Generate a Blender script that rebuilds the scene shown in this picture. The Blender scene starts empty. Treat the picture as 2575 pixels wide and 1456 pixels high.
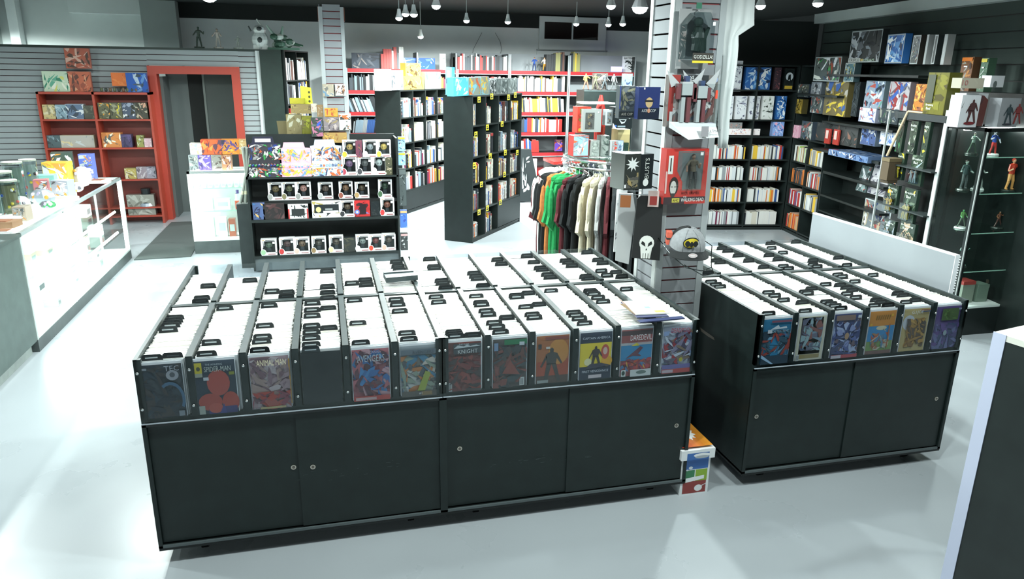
import bpy, math, random
from mathutils import Matrix, Vector
S = bpy.context.scene
C = S.collection
PI = math.pi
# ---------------------------------------------------------------- camera, world, exposure
cam = bpy.data.objects.new('camera', bpy.data.cameras.new('camera')); C.objects.link(cam); S.camera = cam
cam.data.sensor_width = 36; cam.data.lens = 1845.8/2575*36; cam.data.clip_start = .05; cam.data.clip_end = 80
def cam_matrix(loc, yaw, pitch, roll):
    cy, sy, cp, sp = math.cos(yaw), math.sin(yaw), math.cos(pitch), math.sin(pitch)
    f = Vector((-sy*cp, cy*cp, -sp)); r = Vector((cy, sy, 0)); u = r.cross(f)
    c, s = math.cos(roll), math.sin(roll)
    r2 = c*r+s*u; u2 = -s*r+c*u
    m = Matrix((r2, u2, -f)).transposed().to_4x4(); m.translation = loc
    return m
cam.matrix_world = cam_matrix((.846, -3.212, 2.237), -.2498, .2914, .0157)
w = bpy.data.worlds.new('world'); S.world = w; w.use_nodes = True
w.node_tree.nodes['Background'].inputs[0].default_value = (.75, .95, .95, 1)
w.node_tree.nodes['Background'].inputs[1].default_value = .02
S.view_settings.view_transform = 'Standard'; S.view_settings.look = 'None'; S.view_settings.gamma = 1
S.view_settings.exposure = 0.0; S.view_settings.use_curve_mapping = False
S.cycles.use_denoising = True; S.cycles.max_bounces = 6; S.cycles.diffuse_bounces = 3; S.cycles.glossy_bounces = 3
S.cycles.transparent_max_bounces = 12; S.cycles.sample_clamp_indirect = 6
LAMP_POWER = 150
LAMPCOL = (.9, 1, .97)
# ceiling spot lamps: (x, y, z of the lamp, power factor); the last three are unseen, added to brighten the left back; the first eleven hang where the photograph shows them
LAMPS = [(2.04,4.81,2.85,.7),(1.87,6.91,2.85,1.2),(1.92,6.6,2.88,.8),(1.97,6.16,2.85,.9),[(3.028,8.378)][0]+(2.93,2.0),(2.45,9.3,2.72,2.6),[(3.664,8.352)][0]+(2.93,2.6),
 (3.66,4.05,2.85,1),(4.01,4.15,2.85,1.2),[(5.262,8.257)][0]+(2.93,2.2),[(5.184,7.476)][0]+(2.9,1.6),[(4.75,8.311)][0]+(2.93,2.6),(4.94,3.45,2.85,.65),(5.24,3.0,2.85,.65),
 (-.17,5.0,2.88,.6),(2.07,4.0,2.92,.7),(2.77,3.70,2.92,.9),
 (.2,1.6,2.95,1.0),(1.3,1.7,2.95,1.2),(2.2,1.9,2.95,1.2),(3.7,1.4,2.95,1.0),(5.2,.8,2.95,.5),(.0,-.6,2.95,.7),(1.6,-.7,2.95,.8),(3.1,-.8,2.95,.8),(-.8,3.2,2.95,.6),(4.8,-1.2,2.95,.6),(1.2,-4.2,2.95,.35),(-1.2,.6,2.95,.6),(-4.0,9.5,2.85,4.5),(-2.8,4.5,3.12,1.6),(-1.3,4.7,3.12,1.3)]
# ---------------------------------------------------------------- helpers
def H(h, a=1.0):
    h = h.lstrip('#'); v = [int(h[i:i+2], 16)/255 for i in (0, 2, 4)]
    return tuple((x/12.92 if x <= .04045 else ((x+.055)/1.055)**2.4) for x in v)+(a,)
MATS = {}
def mat(name, rough=.5, metal=0.0, tint=False, col=None, emit=None, strength=0, noise=0.0, nscale=30, spec=.5, bump=0, coat=0):
    m = bpy.data.materials.new(name); m.use_nodes = True; nt = m.node_tree; n = nt.nodes; L = nt.links
    b = n['Principled BSDF']; b.inputs['Roughness'].default_value = rough; b.inputs['Metallic'].default_value = metal
    b.inputs['Specular IOR Level'].default_value = spec; b.inputs['Coat Weight'].default_value = coat
    if col is None:
        a = n.new('ShaderNodeAttribute'); a.attribute_name = 'Col'; out = a.outputs['Color']
    else:
        a = n.new('ShaderNodeRGB'); a.outputs[0].default_value = H(col); out = a.outputs[0]
    if tint:
        o = n.new('ShaderNodeObjectInfo'); x = n.new('ShaderNodeMix'); x.data_type = 'RGBA'; x.blend_type = 'MULTIPLY'
        x.inputs[0].default_value = 1; L.new(out, x.inputs[6]); L.new(o.outputs['Color'], x.inputs[7]); out = x.outputs[2]
    if noise:
        tc = n.new('ShaderNodeTexCoord'); t = n.new('ShaderNodeTexNoise'); t.inputs['Scale'].default_value = nscale; t.inputs['Detail'].default_value = 4
        L.new(tc.outputs['Object'], t.inputs['Vector'])
        r = n.new('ShaderNodeMapRange'); r.inputs[1].default_value = .3; r.inputs[2].default_value = .7; r.inputs[3].default_value = 1-noise; r.inputs[4].default_value = 1+noise
        L.new(t.outputs['Fac'], r.inputs[0])
        x = n.new('ShaderNodeMix'); x.data_type = 'RGBA'; x.blend_type = 'MULTIPLY'; x.inputs[0].default_value = 1
        L.new(out, x.inputs[6]); L.new(r.outputs[0], x.inputs[7]); out = x.outputs[2]
        if bump:
            bp = n.new('ShaderNodeBump'); bp.inputs['Strength'].default_value = bump; bp.inputs['Distance'].default_value = .002
            L.new(t.outputs['Fac'], bp.inputs['Height']); L.new(bp.outputs[0], b.inputs['Normal'])
    L.new(out, b.inputs['Base Color'])
    if emit:
        b.inputs['Emission Color'].default_value = H(emit); b.inputs['Emission Strength'].default_value = strength
    MATS[name] = m; return m
mat('paint', .45); mat('matte', .8); mat('gloss', .22); mat('tint', .45, tint=True); mat('cloth', .95, tint=True, noise=.12, nscale=60)
mat('laminate', .42, noise=.15, nscale=9, spec=.4); mat('metal', .25, 1.0); mat('steel', .4, .9, noise=.08)
mat('plaster', .85, noise=.04, nscale=3); mat('bulb', .3, emit='#f4f8ff', strength=60, col='#ffffff')
mat('tube', .3, emit='#f4fffc', strength=42, col='#ffffff'); mat('lit_floor', .4, emit='#f2fffb', strength=1.6, col='#ffffff')
mat('glow_violet', .3, emit='#a08cff', strength=4, col='#8888ff')
def clear(name, tint, fac):
    m = bpy.data.materials.new(name); m.use_nodes = True; nt = m.node_tree; n = nt.nodes; L = nt.links; n.remove(n['Principled BSDF'])
    t = n.new('ShaderNodeBsdfTransparent'); t.inputs[0].default_value = H(tint)
    g = n.new('ShaderNodeBsdfGlossy'); g.inputs['Roughness'].default_value = .06; g.inputs[0].default_value = (.9, 1, .96, 1)
    fr = n.new('ShaderNodeLayerWeight'); pw = n.new('ShaderNodeMath'); pw.operation = 'POWER'; pw.inputs[1].default_value = 5; L.new(fr.outputs['Facing'], pw.inputs[0])
    ad = n.new('ShaderNodeMath'); ad.operation = 'ADD'; ad.inputs[1].default_value = fac; ad.use_clamp = True; L.new(pw.outputs[0], ad.inputs[0])
    mx = n.new('ShaderNodeMixShader'); L.new(ad.outputs[0], mx.inputs[0]); L.new(t.outputs[0], mx.inputs[1]); L.new(g.outputs[0], mx.inputs[2])
    L.new(mx.outputs[0], n['Material Output'].inputs[0]); MATS[name] = m
clear('film', '#f4f8f8', .03); clear('glass', '#f0f8f5', .02); clear('acrylic', '#dfe4ea', .05); clear('blister', '#dfe6e8', .10)
def floor_mat():
    m = mat('floor_paint', .32, col='#a9b1b5', spec=.5); nt = m.node_tree; n = nt.nodes; L = nt.links; b = n['Principled BSDF']
    tc = n.new('ShaderNodeTexCoord'); t = n.new('ShaderNodeTexNoise'); t.inputs['Scale'].default_value = 1.6; t.inputs['Detail'].default_value = 8; L.new(tc.outputs['Object'], t.inputs[0])
    r = n.new('ShaderNodeMapRange'); r.inputs[1].default_value = .3; r.inputs[2].default_value = .75; r.inputs[3].default_value = .24; r.inputs[4].default_value = .38
    L.new(t.outputs['Fac'], r.inputs[0]); L.new(r.outputs[0], b.inputs['Roughness'])
    cr = n.new('ShaderNodeMapRange'); cr.inputs[1].default_value = .3; cr.inputs[2].default_value = .7; cr.inputs[3].default_value = .97; cr.inputs[4].default_value = 1.03; L.new(t.outputs['Fac'], cr.inputs[0])
    x = n.new('ShaderNodeMix'); x.data_type = 'RGBA'; x.blend_type = 'MULTIPLY'; x.inputs[0].default_value = 1
    x.inputs[6].default_value = H('#abb3b8'); L.new(cr.outputs[0], x.inputs[7]); L.new(x.outputs[2], b.inputs['Base Color'])
    bp = n.new('ShaderNodeBump'); bp.inputs['Strength'].default_value = .05; bp.inputs['Distance'].default_value = .003; L.new(t.outputs['Fac'], bp.inputs['Height']); L.new(bp.outputs[0], b.inputs['Normal'])
floor_mat()
def window_mat():
    m = mat('night_glass', .03, col='#241d1c', spec=1.0); return m
window_mat()

class MB:
    def __init__(s): s.v = []; s.f = []; s.c = []; s.m = []
    def poly(s, pts, col, m=0):
        i = len(s.v); s.v += [tuple(p) for p in pts]; s.f.append(tuple(range(i, i+len(pts)))); s.c.append(H(col) if isinstance(col, str) else col); s.m.append(m); return s
    def box(s, a, b, col, m=0, top=None, front=None):
        x0, y0, z0 = a; x1, y1, z1 = b; i = len(s.v); col = H(col) if isinstance(col, str) else col
        s.v += [(x0,y0,z0),(x1,y0,z0),(x1,y1,z0),(x0,y1,z0),(x0,y0,z1),(x1,y0,z1),(x1,y1,z1),(x0,y1,z1)]
        for k, q in enumerate(((0,1,5,4),(1,2,6,5),(2,3,7,6),(3,0,4,7),(4,5,6,7),(3,2,1,0))):
            s.f.append(tuple(i+j for j in q)); cc = col
            if k == 4 and top: cc = H(top)
            if k == 0 and front: cc = H(front)
            s.c.append(cc); s.m.append(m)
        return s
    def prism(s, out, y0, y1, col, m=0):           # outline in x,z, counter-clockwise seen from the front (-y)
        n = len(out); i = len(s.v); col = H(col) if isinstance(col, str) else col
        s.v += [(x, y0, z) for x, z in out]+[(x, y1, z) for x, z in out]
        s.f.append(tuple(range(i, i+n))); s.f.append(tuple(range(i+2*n-1, i+n-1, -1)))
        for k in range(n): s.f.append((i+(k+1) % n, i+k, i+n+k, i+n+(k+1) % n))
        s.c += [col]*(n+2); s.m += [m]*(n+2); return s
    def slab(s, out, z0, z1, col, m=0):            # outline in x,y, counter-clockwise from above
        n = len(out); i = len(s.v); col = H(col) if isinstance(col, str) else col
        s.v += [(x, y, z1) for x, y in out]+[(x, y, z0) for x, y in out]
        s.f.append(tuple(range(i, i+n))); s.f.append(tuple(range(i+2*n-1, i+n-1, -1)))
        for k in range(n): s.f.append((i+(k+1) % n, i+k, i+n+k, i+n+(k+1) % n))
        s.c += [col]*(n+2); s.m += [m]*(n+2); return s
    def cyl(s, p0, p1, r0, r1=None, n=10, col='#888888', m=0):
        r1 = r0 if r1 is None else r1; p0 = Vector(p0); p1 = Vector(p1); d = (p1-p0).normalized()
        a = d.orthogonal().normalized(); b = d.cross(a); i = len(s.v); col = H(col) if isinstance(col, str) else col
        for p, r in ((p0, r0), (p1, r1)):
            for k in range(n):
                t = 2*PI*k/n; s.v.append(tuple(p+(a*math.cos(t)+b*math.sin(t))*r))
        for k in range(n): s.f.append((i+k, i+(k+1) % n, i+n+(k+1) % n, i+n+k))
        s.f.append(tuple(range(i+n-1, i-1, -1))); s.f.append(tuple(range(i+n, i+2*n)))
        s.c += [col]*(n+2); s.m += [m]*(n+2); return s
    def ball(s, c, r, n=10, k=6, col='#888888', m=0):
        r = (r, r, r) if not hasattr(r, '__len__') else r; i = len(s.v); col = H(col) if isinstance(col, str) else col
        s.v.append((c[0], c[1], c[2]-r[2]))
        for j in range(1, k):
            ph = -PI/2+PI*j/k
            for q in range(n):
                t = 2*PI*q/n; s.v.append((c[0]+r[0]*math.cos(ph)*math.cos(t), c[1]+r[1]*math.cos(ph)*math.sin(t), c[2]+r[2]*math.sin(ph)))
        s.v.append((c[0], c[1], c[2]+r[2])); e = len(s.v)-1; F = []
        for q in range(n):
            F.append((i, i+1+(q+1) % n, i+1+q))
            for j in range(k-2): F.append((i+1+j*n+q, i+1+j*n+(q+1) % n, i+1+(j+1)*n+(q+1) % n, i+1+(j+1)*n+q))
            F.append((i+1+(k-2)*n+q, i+1+(k-2)*n+(q+1) % n, e))
        s.f += F; s.c += [col]*len(F); s.m += [m]*len(F); return s
    def tube(s, pts, r, n=6, col='#888888', m=0):
        for a, b in zip(pts, pts[1:]): s.cyl(a, b, r, r, n, col, m)
        return s
    def disc(s, cx, y, cz, rx, rz, col, n=16, m=0): return s.poly([(cx+rx*math.cos(2*PI*k/n), y, cz+rz*math.sin(2*PI*k/n)) for k in range(n)], col, m)
    def rect(s, x0, z0, x1, z1, y, col, m=0): return s.poly([(x0,y,z0),(x1,y,z0),(x1,y,z1),(x0,y,z1)], col, m)
    def mesh(s, name, mats=('paint',), smooth=False):
        me = bpy.data.meshes.new(name); me.from_pydata(s.v, [], s.f)
        for q in mats: me.materials.append(MATS[q])
        ca = me.color_attributes.new('Col', 'FLOAT_COLOR', 'CORNER'); buf = []
        for f, c in zip(s.f, s.c): buf += list(c)*len(f)
        ca.data.foreach_set('color', buf); me.polygons.foreach_set('material_index', s.m)
        if smooth: me.polygons.foreach_set('use_smooth', [True]*len(s.f))
        me.update(); return me
    def build(s, name, mats=('paint',), parent=None, loc=(0,0,0), rz=0, smooth=False):
        if isinstance(mats, str): mats = (mats,)
        return put(s.mesh(name, mats, smooth), name, parent, loc, rz)
def put(me, name, parent=None, loc=(0,0,0), rz=0):
    o = bpy.data.objects.new(name, me); C.objects.link(o); o.location = loc; o.rotation_euler = (0, 0, rz)
    if parent: o.parent = parent
    return o
def tag(o, label=None, cat=None, group=None, kind=None):
    if label: o['label'] = label
    if cat: o['category'] = cat
    if group: o['group'] = group
    if kind: o['kind'] = kind
    return o
def empty(name, loc=(0,0,0), rz=0): return put(None, name, None, loc, rz)
def dup(r, loc=None, rz=None, label=None, group=None, color=None, scale=None):
    def cp(o, par):
        c = o.copy(); C.objects.link(c)
        if par: c.parent = par
        for ch in o.children: cp(ch, c)
        return c
    c = cp(r, None)
    if loc is not None: c.location = loc
    if rz is not None: c.rotation_euler = (0, 0, rz)
    if scale: c.scale = scale
    if label: c['label'] = label
    if group: c['group'] = group
    if color: c.color = color
    return c
class Fr:                                   # a vertical front plane: u along it, y into it, z up
    def __init__(s, x, y, a): s.x, s.y, s.a = x, y, math.radians(a)
    def at(s, u, v=0, z=0): return (s.x+u*math.cos(s.a)-v*math.sin(s.a), s.y+u*math.sin(s.a)+v*math.cos(s.a), z)
TXT = {}
def text(s, wd, ht, parent, x, y, z, col='#ffffff', name='lettering', rot=None, mat_='paint'):
    """flat lettering, wd x ht, centred on x,z, facing -y"""
    if s not in TXT:
        cu = bpy.data.curves.new('t', 'FONT'); cu.body = s; cu.align_x = 'CENTER'; cu.align_y = 'CENTER'; cu.resolution_u = 2
        o = bpy.data.objects.new('t', cu); C.objects.link(o); bpy.context.view_layer.update()
        me = bpy.data.meshes.new_from_object(o.evaluated_get(bpy.context.evaluated_depsgraph_get())); bpy.data.objects.remove(o)
        TXT[s] = ([tuple(v.co) for v in me.vertices], [tuple(p.vertices) for p in me.polygons]); bpy.data.meshes.remove(me)
    v, f = TXT[s]; xs = [a[0] for a in v]; ys = [a[1] for a in v]; x0, x1, y0, y1 = min(xs), max(xs), min(ys), max(ys)
    m = MB(); m.v = [((a[0]-(x0+x1)/2)*wd/(x1-x0), 0, (a[1]-(y0+y1)/2)*ht/(y1-y0)) for a in v]; m.f = list(f); m.c = [H(col)]*len(f); m.m = [0]*len(f)
    o = m.build(name, mat_, parent, (x, y, z))
    if rot: o.rotation_euler = rot
    return o
def art(m, x0, z0, x1, z1, y, pal, n, seed, s=.35, long=2.8, step=.00015):
    """print of many flat shards of ink, each a hair above the last, inside a rectangle facing -y"""
    R = random.Random(seed); W, Hh = x1-x0, z1-z0; y -= step; n = int(n*1.5); s *= .8; step *= .7
    for i in range(n):
        cx, cz = x0+R.random()*W, z0+R.random()*Hh; r = s*min(W, Hh)*(.35+R.random())*(1-.5*i/n); e = R.uniform(1, long); t = R.random()*PI; k = R.choice((3, 4, 4, 5, 6))
        pts = []
        for j in range(k):
            a = 2*PI*(j+R.uniform(-.25, .25))/k; q = r*R.uniform(.45, 1.15); px, pz = q*e*math.cos(a), q/e*math.sin(a)
            pts.append((min(x1, max(x0, cx+px*math.cos(t)-pz*math.sin(t))), y-step*i, min(z1, max(z0, cz+px*math.sin(t)+pz*math.cos(t)))))
        m.poly(pts, R.choice(pal))
    return m
BLACK = '#1d2524'; DARK = '#242b2b'; RED = '#c23a34'
# ---------------------------------------------------------------- the room
def struct(name, m, mats='plaster', parent=None, **k):
    o = m.build(name, mats, parent, **k)
    if not parent: o['kind'] = 'structure'
    return o
struct('floor', MB().box((-4.2, -5.5, -.1), (9.5, 11.4, 0), '#c7cfd3'), 'floor_paint')
struct('ceiling', MB().box((-4.2, -5.5, 3.25), (9.5, 11.4, 3.35), '#141d1b'), 'matte')
bw = struct('wall_back', MB().box((-1.45, 11.2, 0), (9.5, 11.4, 3.0), '#d2d8d8').box((-1.45, 11.19, 3.0), (9.5, 11.4, 3.25), '#141b1a')
       .box((-4.2, 11.2, 0), (-1.45, 11.4, 3.25), '#c3cbc9').box((-2.0, 10.9, 0), (-1.45, 11.2, 3.25), '#8d9694'))
struct('wall_left', MB().box((-4.3, -5.5, 0), (-4.2, 11.4, 3.25), '#aab2b0'))
struct('wall_front', MB().box((-4.2, -5.6, 0), (9.5, -5.5, 3.25), '#9aa2a0'))
struct('trim_1', MB().box((-4.0, 10.98, 2.3), (-3.86, 11.2, 3.25), '#e8efee').box((-3.1, 11.0, 3.02), (-2.0, 11.2, 3.25), '#c9d1cf'))
RA = Fr(7.4, 6.25, -99.6)
# slatted wall of long boards with recessed grooves: every board its own piece
def slat_mesh(wd, h, col, t=.012):
    return MB().prism([(0, 0), (wd, 0), (wd, h), (0, h)], 0, t, col)
def slat_run(parent, wd, z0, z1, col, groove, x0=0, y=0, pitch=.0762, gap=.011, t=.012, rz=0, skip=None):
    g = MB().box((x0, y+t, z0), (x0+wd, y+t+.012, z1), groove).build('groove_backing', 'paint', parent, rz=rz)
    me = slat_mesh(wd, pitch-gap, col, t).mesh('slat', ('plaster',)); z = z0
    while z < z1-.03:
        put(me, 'slat', parent, (x0, y, z), 0); z += pitch
# left slatted wall with its red doorway
wl = empty('wall_1', (-4.2, 8.6, 0)); wl['kind'] = 'structure'
def lw(x0, x1, z0, z1): slat_run(wl, x1-x0, z0, z1, '#9ba3a5', '#3d3032', x0+4.2, 0)
lw(-4.2, -1.53, .0, 2.44); lw(-1.53, -.3, 2.215, 2.44); lw(-.3, -.06, 0, 2.44)
MB().box((0, -.02, 2.43), (4.2, .14, 2.46), '#20302b').build('top_cap', 'paint', wl)
MB().box((0, .03, 0), (2.67, .12, 2.43), '#555e5e').box((3.9, .03, 0), (4.2, .12, 2.43), '#555e5e').build('wall_core', 'plaster', wl)
MB().box((4.14, -.025, 0), (4.2, .1, 2.44), '#c6cdcd').build('corner_trim', 'paint', wl)
dr = empty('door_1', (-1.53, 8.6, 0)); dr['kind'] = 'structure'
RD = '#a83a29'
MB().box((0, -.05, 0), (.115, .14, 2.21), RD).build('jamb', 'paint', dr)
MB().box((1.12, -.05, 0), (1.235, .14, 2.21), RD).build('jamb', 'paint', dr)
MB().box((.115, -.05, 2.1), (1.12, .14, 2.21), RD).build('lintel', 'paint', dr)
MB().box((-.02, 0, 0), (.02, .46, 2.06), '#59605f').build('door_leaf', 'plaster', dr, (.135, .14, 0), 0)
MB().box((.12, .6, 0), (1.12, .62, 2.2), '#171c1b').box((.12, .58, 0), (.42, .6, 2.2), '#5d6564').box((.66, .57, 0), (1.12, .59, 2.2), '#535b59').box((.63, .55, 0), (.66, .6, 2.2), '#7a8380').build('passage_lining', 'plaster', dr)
wr = empty('wall_right', (7.86, 6.33, 0), math.radians(-99.6)); wr['kind'] = 'structure'
MB().box((-.3, .03, 0), (12, .2, 2.93), '#202927').build('wall_core', 'matte', wr)
slat_run(wr, 7.2, 1.9, 2.92, '#34403c', '#121a18', -.2, 0, .1524, .012)
MB().box((-.3, -.12, 2.93), (12, .2, 3.06), '#aab4b2').build('cornice', 'plaster', wr)
wk = empty('wall_2', (5.75, 6.98, 0), math.radians(-9.6)); wk['kind'] = 'structure'
MB().box((0, 0, 0), (2.15, .12, 2.96), '#19211f').build('wall_core', 'matte', wk)
wn = empty('window_1', (4.97, 11.2, 2.62)); wn['kind'] = 'structure'
MB().box((0, -.07, 0), (1.36, -.02, .19), '#ccd3d3').box((0, -.07, .5), (1.36, -.02, .6), '#c3caca').box((0, -.07, .19), (.1, -.02, .5), '#c8cfcf').box((1.2, -.07, .19), (1.36, -.02, .5), '#c8cfcf').build('window_frame', 'paint', wn)
MB().box((.1, -.05, .19), (.655, -.03, .5), '#20191a').build('pane', 'night_glass', wn); MB().box((.685, -.05, .19), (1.2, -.03, .5), '#20191a').build('pane', 'night_glass', wn)
MB().box((.655, -.06, .19), (.685, -.02, .5), '#c8cfcf').build('mullion', 'paint', wn)
MB().box((-.04, -.09, -.02), (1.4, -.02, .0), '#8a9191').build('window_sill', 'paint', wn)
for k in range(5): MB().box((-.03, -.02, -.13-.1*k), (1.42, -.005, -.035-.1*k), '#c4caca').build('slat', 'plaster', wn)
# carpet mat, wires on the far wall
tag(MB().slab([(-1.42, 6.05), (-.8, 6.1), (-.86, 8.3), (-1.4, 8.3)], .0, .012, '#4c5352').build('floor_mat', 'matte'), 'dark grey mat on the floor before the red doorway', 'mat')
wy = 11.17; wp = [(3.851,2.894),(3.759,2.728),(3.682,2.583),(3.667,2.475)]; wq = [(4.105,2.9),(4.207,2.738),(4.24,2.594),(4.195,2.47)]
tag(MB().tube([(x, wy, z) for x, z in wp], .004, 5, '#4a5150').build('cable'), 'thin dark cable hanging on the grey wall, left one of two', 'cable')
tag(MB().tube([(x, wy, z) for x, z in wq], .004, 5, '#4a5150').build('cable'), 'thin dark cable curving on the grey wall, right one of two', 'cable')
# ceiling spot lamps, the added unseen ones at the left included
def lampmesh():
    a = MB().cyl((0,0,.05), (0,0,.11), .03, .02, 10, '#d8dedd').cyl((0,0,.0), (0,0,.05), .05, .03, 12, '#c9cfce').mesh('lamp_head', ('paint',))
    b = MB().ball((0,0,-.004), (.044,.044,.03), 12, 6, '#ffffff').mesh('bulb', ('bulb',), True)
    return a, b
lh, lb = lampmesh()
zc = {}
ORD = lambda n: f'{n}{"th" if 10 < n % 100 < 14 else {1:"st",2:"nd",3:"rd"}.get(n % 10, "th")}'
for i, (x, y, z, f) in enumerate(LAMPS):
    o = empty('ceiling_lamp', (x, y, z))
    put(lh, 'lamp_head', o); put(lb, 'bulb', o)
    MB().cyl((0,0,.1), (0,0,3.25-z), .006, .006, 6, '#9aa09f').build('lamp_stem', 'paint', o)
    li = bpy.data.lights.new('lamp_light', 'SPOT'); li.energy = LAMP_POWER*f; li.color = LAMPCOL; li.spot_size = math.radians(176); li.spot_blend = .35; li.shadow_soft_size = .05
    lo = bpy.data.objects.new('lamp_light', li); C.objects.link(lo); lo.location = (x, y, z-.05)
    zn = 'left side with added lamps' if x < .5 else 'comic bins' if y < 3 else 'black right wall' if x > 4.2 and y < 8 else 'far shelves' if y > 8 else 'bookcases'
    zc[zn] = zc.get(zn, 0)+1
    if (x, y) in ((4.01,4.15),(-.17,5.0),(2.07,4.0)): o.scale = (1.7,)*3  # oversized head and bulb stand in for the glare around these lamps
    tag(o, f'small white ceiling spotlight over the {zn}, {ORD(zc[zn])} of that cluster', 'lamp', 'ceiling spotlights')
# ---------------------------------------------------------------- slatted pillar between the two bin blocks
def pillar(name, x, y, wd, dp, z1, z0=0):
    p = empty(name, (x, y, 0)); p['kind'] = 'structure'; tr = .038
    MB().box((.012, .03, z0), (wd-.012, dp-.012, z1), '#6d7475').build('core', 'plaster', p)
    for a, b in (((0, -.004, z0), (tr, .04, z1)), ((wd-tr, -.004, z0), (wd, .04, z1))): MB().box(a, b, '#989fa1').build('corner_trim', 'paint', p)
    for a, b in (((-.006, .0, z0), (.014, .045, z1)), ((-.006, dp-.04, z0), (.014, dp, z1))): MB().box(a, b, '#b4bab9').build('corner_trim', 'paint', p)
    slat_run(p, wd-2*tr, z0, z1-.01, '#83888c', '#7a1f27', tr, 0, .0762, .0095)
    gb = MB().box((.012, .04, z0), (.02, dp-.04, z1), '#7a1f27').build('groove_backing', 'paint', p)
    me = MB().box((0, .045, 0), (.012, dp-.04, .0667), '#83888c').mesh('slat', ('plaster',)); z = z0
    while z < z1-.03: put(me, 'slat', p, (0, 0, z)); z += .0762
    return p
PX, PY = 2.68, .59
pillar('trim_2', PX, PY, .30, .30, 3.25)
pillar('trim_3', .865, 5.58, .265, .3, 2.86)
MB().box((-.012, .02, 2.72), (.0, .28, 2.86), '#6b4033').box((.265, .02, 2.72), (.277, .28, 2.86), '#6b4033').build('bare_edge', 'paint', bpy.data.objects['trim_3'])
# ---------------------------------------------------------------- comic bin cabinets
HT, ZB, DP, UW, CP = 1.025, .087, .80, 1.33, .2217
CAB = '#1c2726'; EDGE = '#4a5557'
NAMES = {}
def cabinet(x, y, flip, label, knobs, group):
    o = empty('bin_cabinet', (x, y, 0), PI if flip else 0)
    if flip: o.location = (x+UW, y+DP, 0)
    P = lambda m, n, mt='laminate', par=o, **k: m.build(n, mt, par, **k)
    fz = HT-.285
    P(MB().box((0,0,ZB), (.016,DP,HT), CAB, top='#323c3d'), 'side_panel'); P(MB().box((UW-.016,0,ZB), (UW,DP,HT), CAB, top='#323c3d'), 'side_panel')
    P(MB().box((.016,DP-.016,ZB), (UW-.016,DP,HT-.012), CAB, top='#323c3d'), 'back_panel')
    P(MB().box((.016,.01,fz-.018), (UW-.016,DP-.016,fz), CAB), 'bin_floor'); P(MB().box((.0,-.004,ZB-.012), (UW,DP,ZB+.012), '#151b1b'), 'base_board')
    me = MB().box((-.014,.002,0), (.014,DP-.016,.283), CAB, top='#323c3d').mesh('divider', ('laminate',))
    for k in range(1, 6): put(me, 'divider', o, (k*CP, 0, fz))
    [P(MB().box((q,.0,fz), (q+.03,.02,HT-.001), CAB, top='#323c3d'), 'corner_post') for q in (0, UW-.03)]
    a = P(MB().rect(.002,fz-.016, UW-.002,HT-.004,-.004, '#ffffff'), 'acrylic_front', 'acrylic')
    P(MB().box((.002,-.0075,fz-.0195), (UW-.002,-.001,fz-.0155), '#aab4bd'), 'polished_edge', 'gloss', a)
    sm = MB().ball((0,-.009,0), (.007,.005,.007), 8, 5, '#dfe4e4').mesh('screw', ('metal',), True)
    for k in range(7):
        for zz in (fz+.055, HT-.06): put(sm, 'screw', a, (min(max(k*CP, .014), UW-.014), 0, zz))
    if not flip:
        for k, (a0, a1, yy) in enumerate(((.018, UW/2+.02, .014), (UW/2-.02, UW-.018, .006))):
            d = P(MB().box((a0, yy, ZB+.02), (a1, yy+.006, fz-.03), '#1c2726'), 'sliding_door')
            kx, kz = knobs[k]
            P(MB().cyl((kx, yy-.004, kz), (kx, yy+.002, kz), .0125, .0125, 14, '#c6bfb2').cyl((kx, yy-.005, kz), (kx, yy-.003, kz), .007, .007, 10, '#77706a'), 'finger_pull', 'metal', d)
        P(MB().box((.0,-.006,ZB+.002), (UW,.004,ZB+.014), '#566062').box((.0,-.006,fz-.032), (UW,.004,fz-.02), '#151c1c'), 'door_track', 'gloss')
        [P(MB().box((q,-.006,ZB), (q+.018,.004,fz-.02), CAB), 'face_stile') for q in (0, UW-.018)]
    for cx in (.18, UW-.16):
        for cy in (.1, DP-.1): P(MB().cyl((cx-.015,cy,.028), (cx+.015,cy,.028), .028, .028, 12, '#0d1010').box((cx-.02,cy-.02,.05), (cx+.02,cy+.02,ZB-.01), '#33393a'), 'caster')
    return tag(o, label, 'cabinet', group)
KN = [(0.62,0.426),(0.708,0.421),(1.413,0.429),(2.583,0.431),(3.067,0.428),(4.249,0.422)]
G1 = 'black comic bin cabinets'
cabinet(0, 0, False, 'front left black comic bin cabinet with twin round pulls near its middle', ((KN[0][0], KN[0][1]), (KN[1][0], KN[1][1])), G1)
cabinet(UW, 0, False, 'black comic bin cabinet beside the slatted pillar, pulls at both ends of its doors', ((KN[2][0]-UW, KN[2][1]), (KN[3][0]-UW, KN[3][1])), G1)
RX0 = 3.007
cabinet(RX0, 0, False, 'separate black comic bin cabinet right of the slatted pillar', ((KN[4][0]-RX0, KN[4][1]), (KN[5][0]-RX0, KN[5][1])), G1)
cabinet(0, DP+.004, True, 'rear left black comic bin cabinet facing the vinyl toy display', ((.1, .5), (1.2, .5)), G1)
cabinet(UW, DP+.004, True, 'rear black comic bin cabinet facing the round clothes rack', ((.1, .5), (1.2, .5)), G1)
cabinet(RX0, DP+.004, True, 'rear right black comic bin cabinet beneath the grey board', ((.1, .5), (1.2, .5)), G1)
sc_ = [(0.603,0.747),(0.542,0.745),(0.432,0.744),(0.419,0.729),(0.499,0.725),(0.579,0.727)]; rc_ = [o for o in bpy.data.objects if o.get('label', '').startswith('separate black')][0]
MB().poly([(-.001, y, z) for y, z in sc_], '#6f6a62').build('scuff_mark', 'paint', rc_)
R = random.Random(2)
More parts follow.
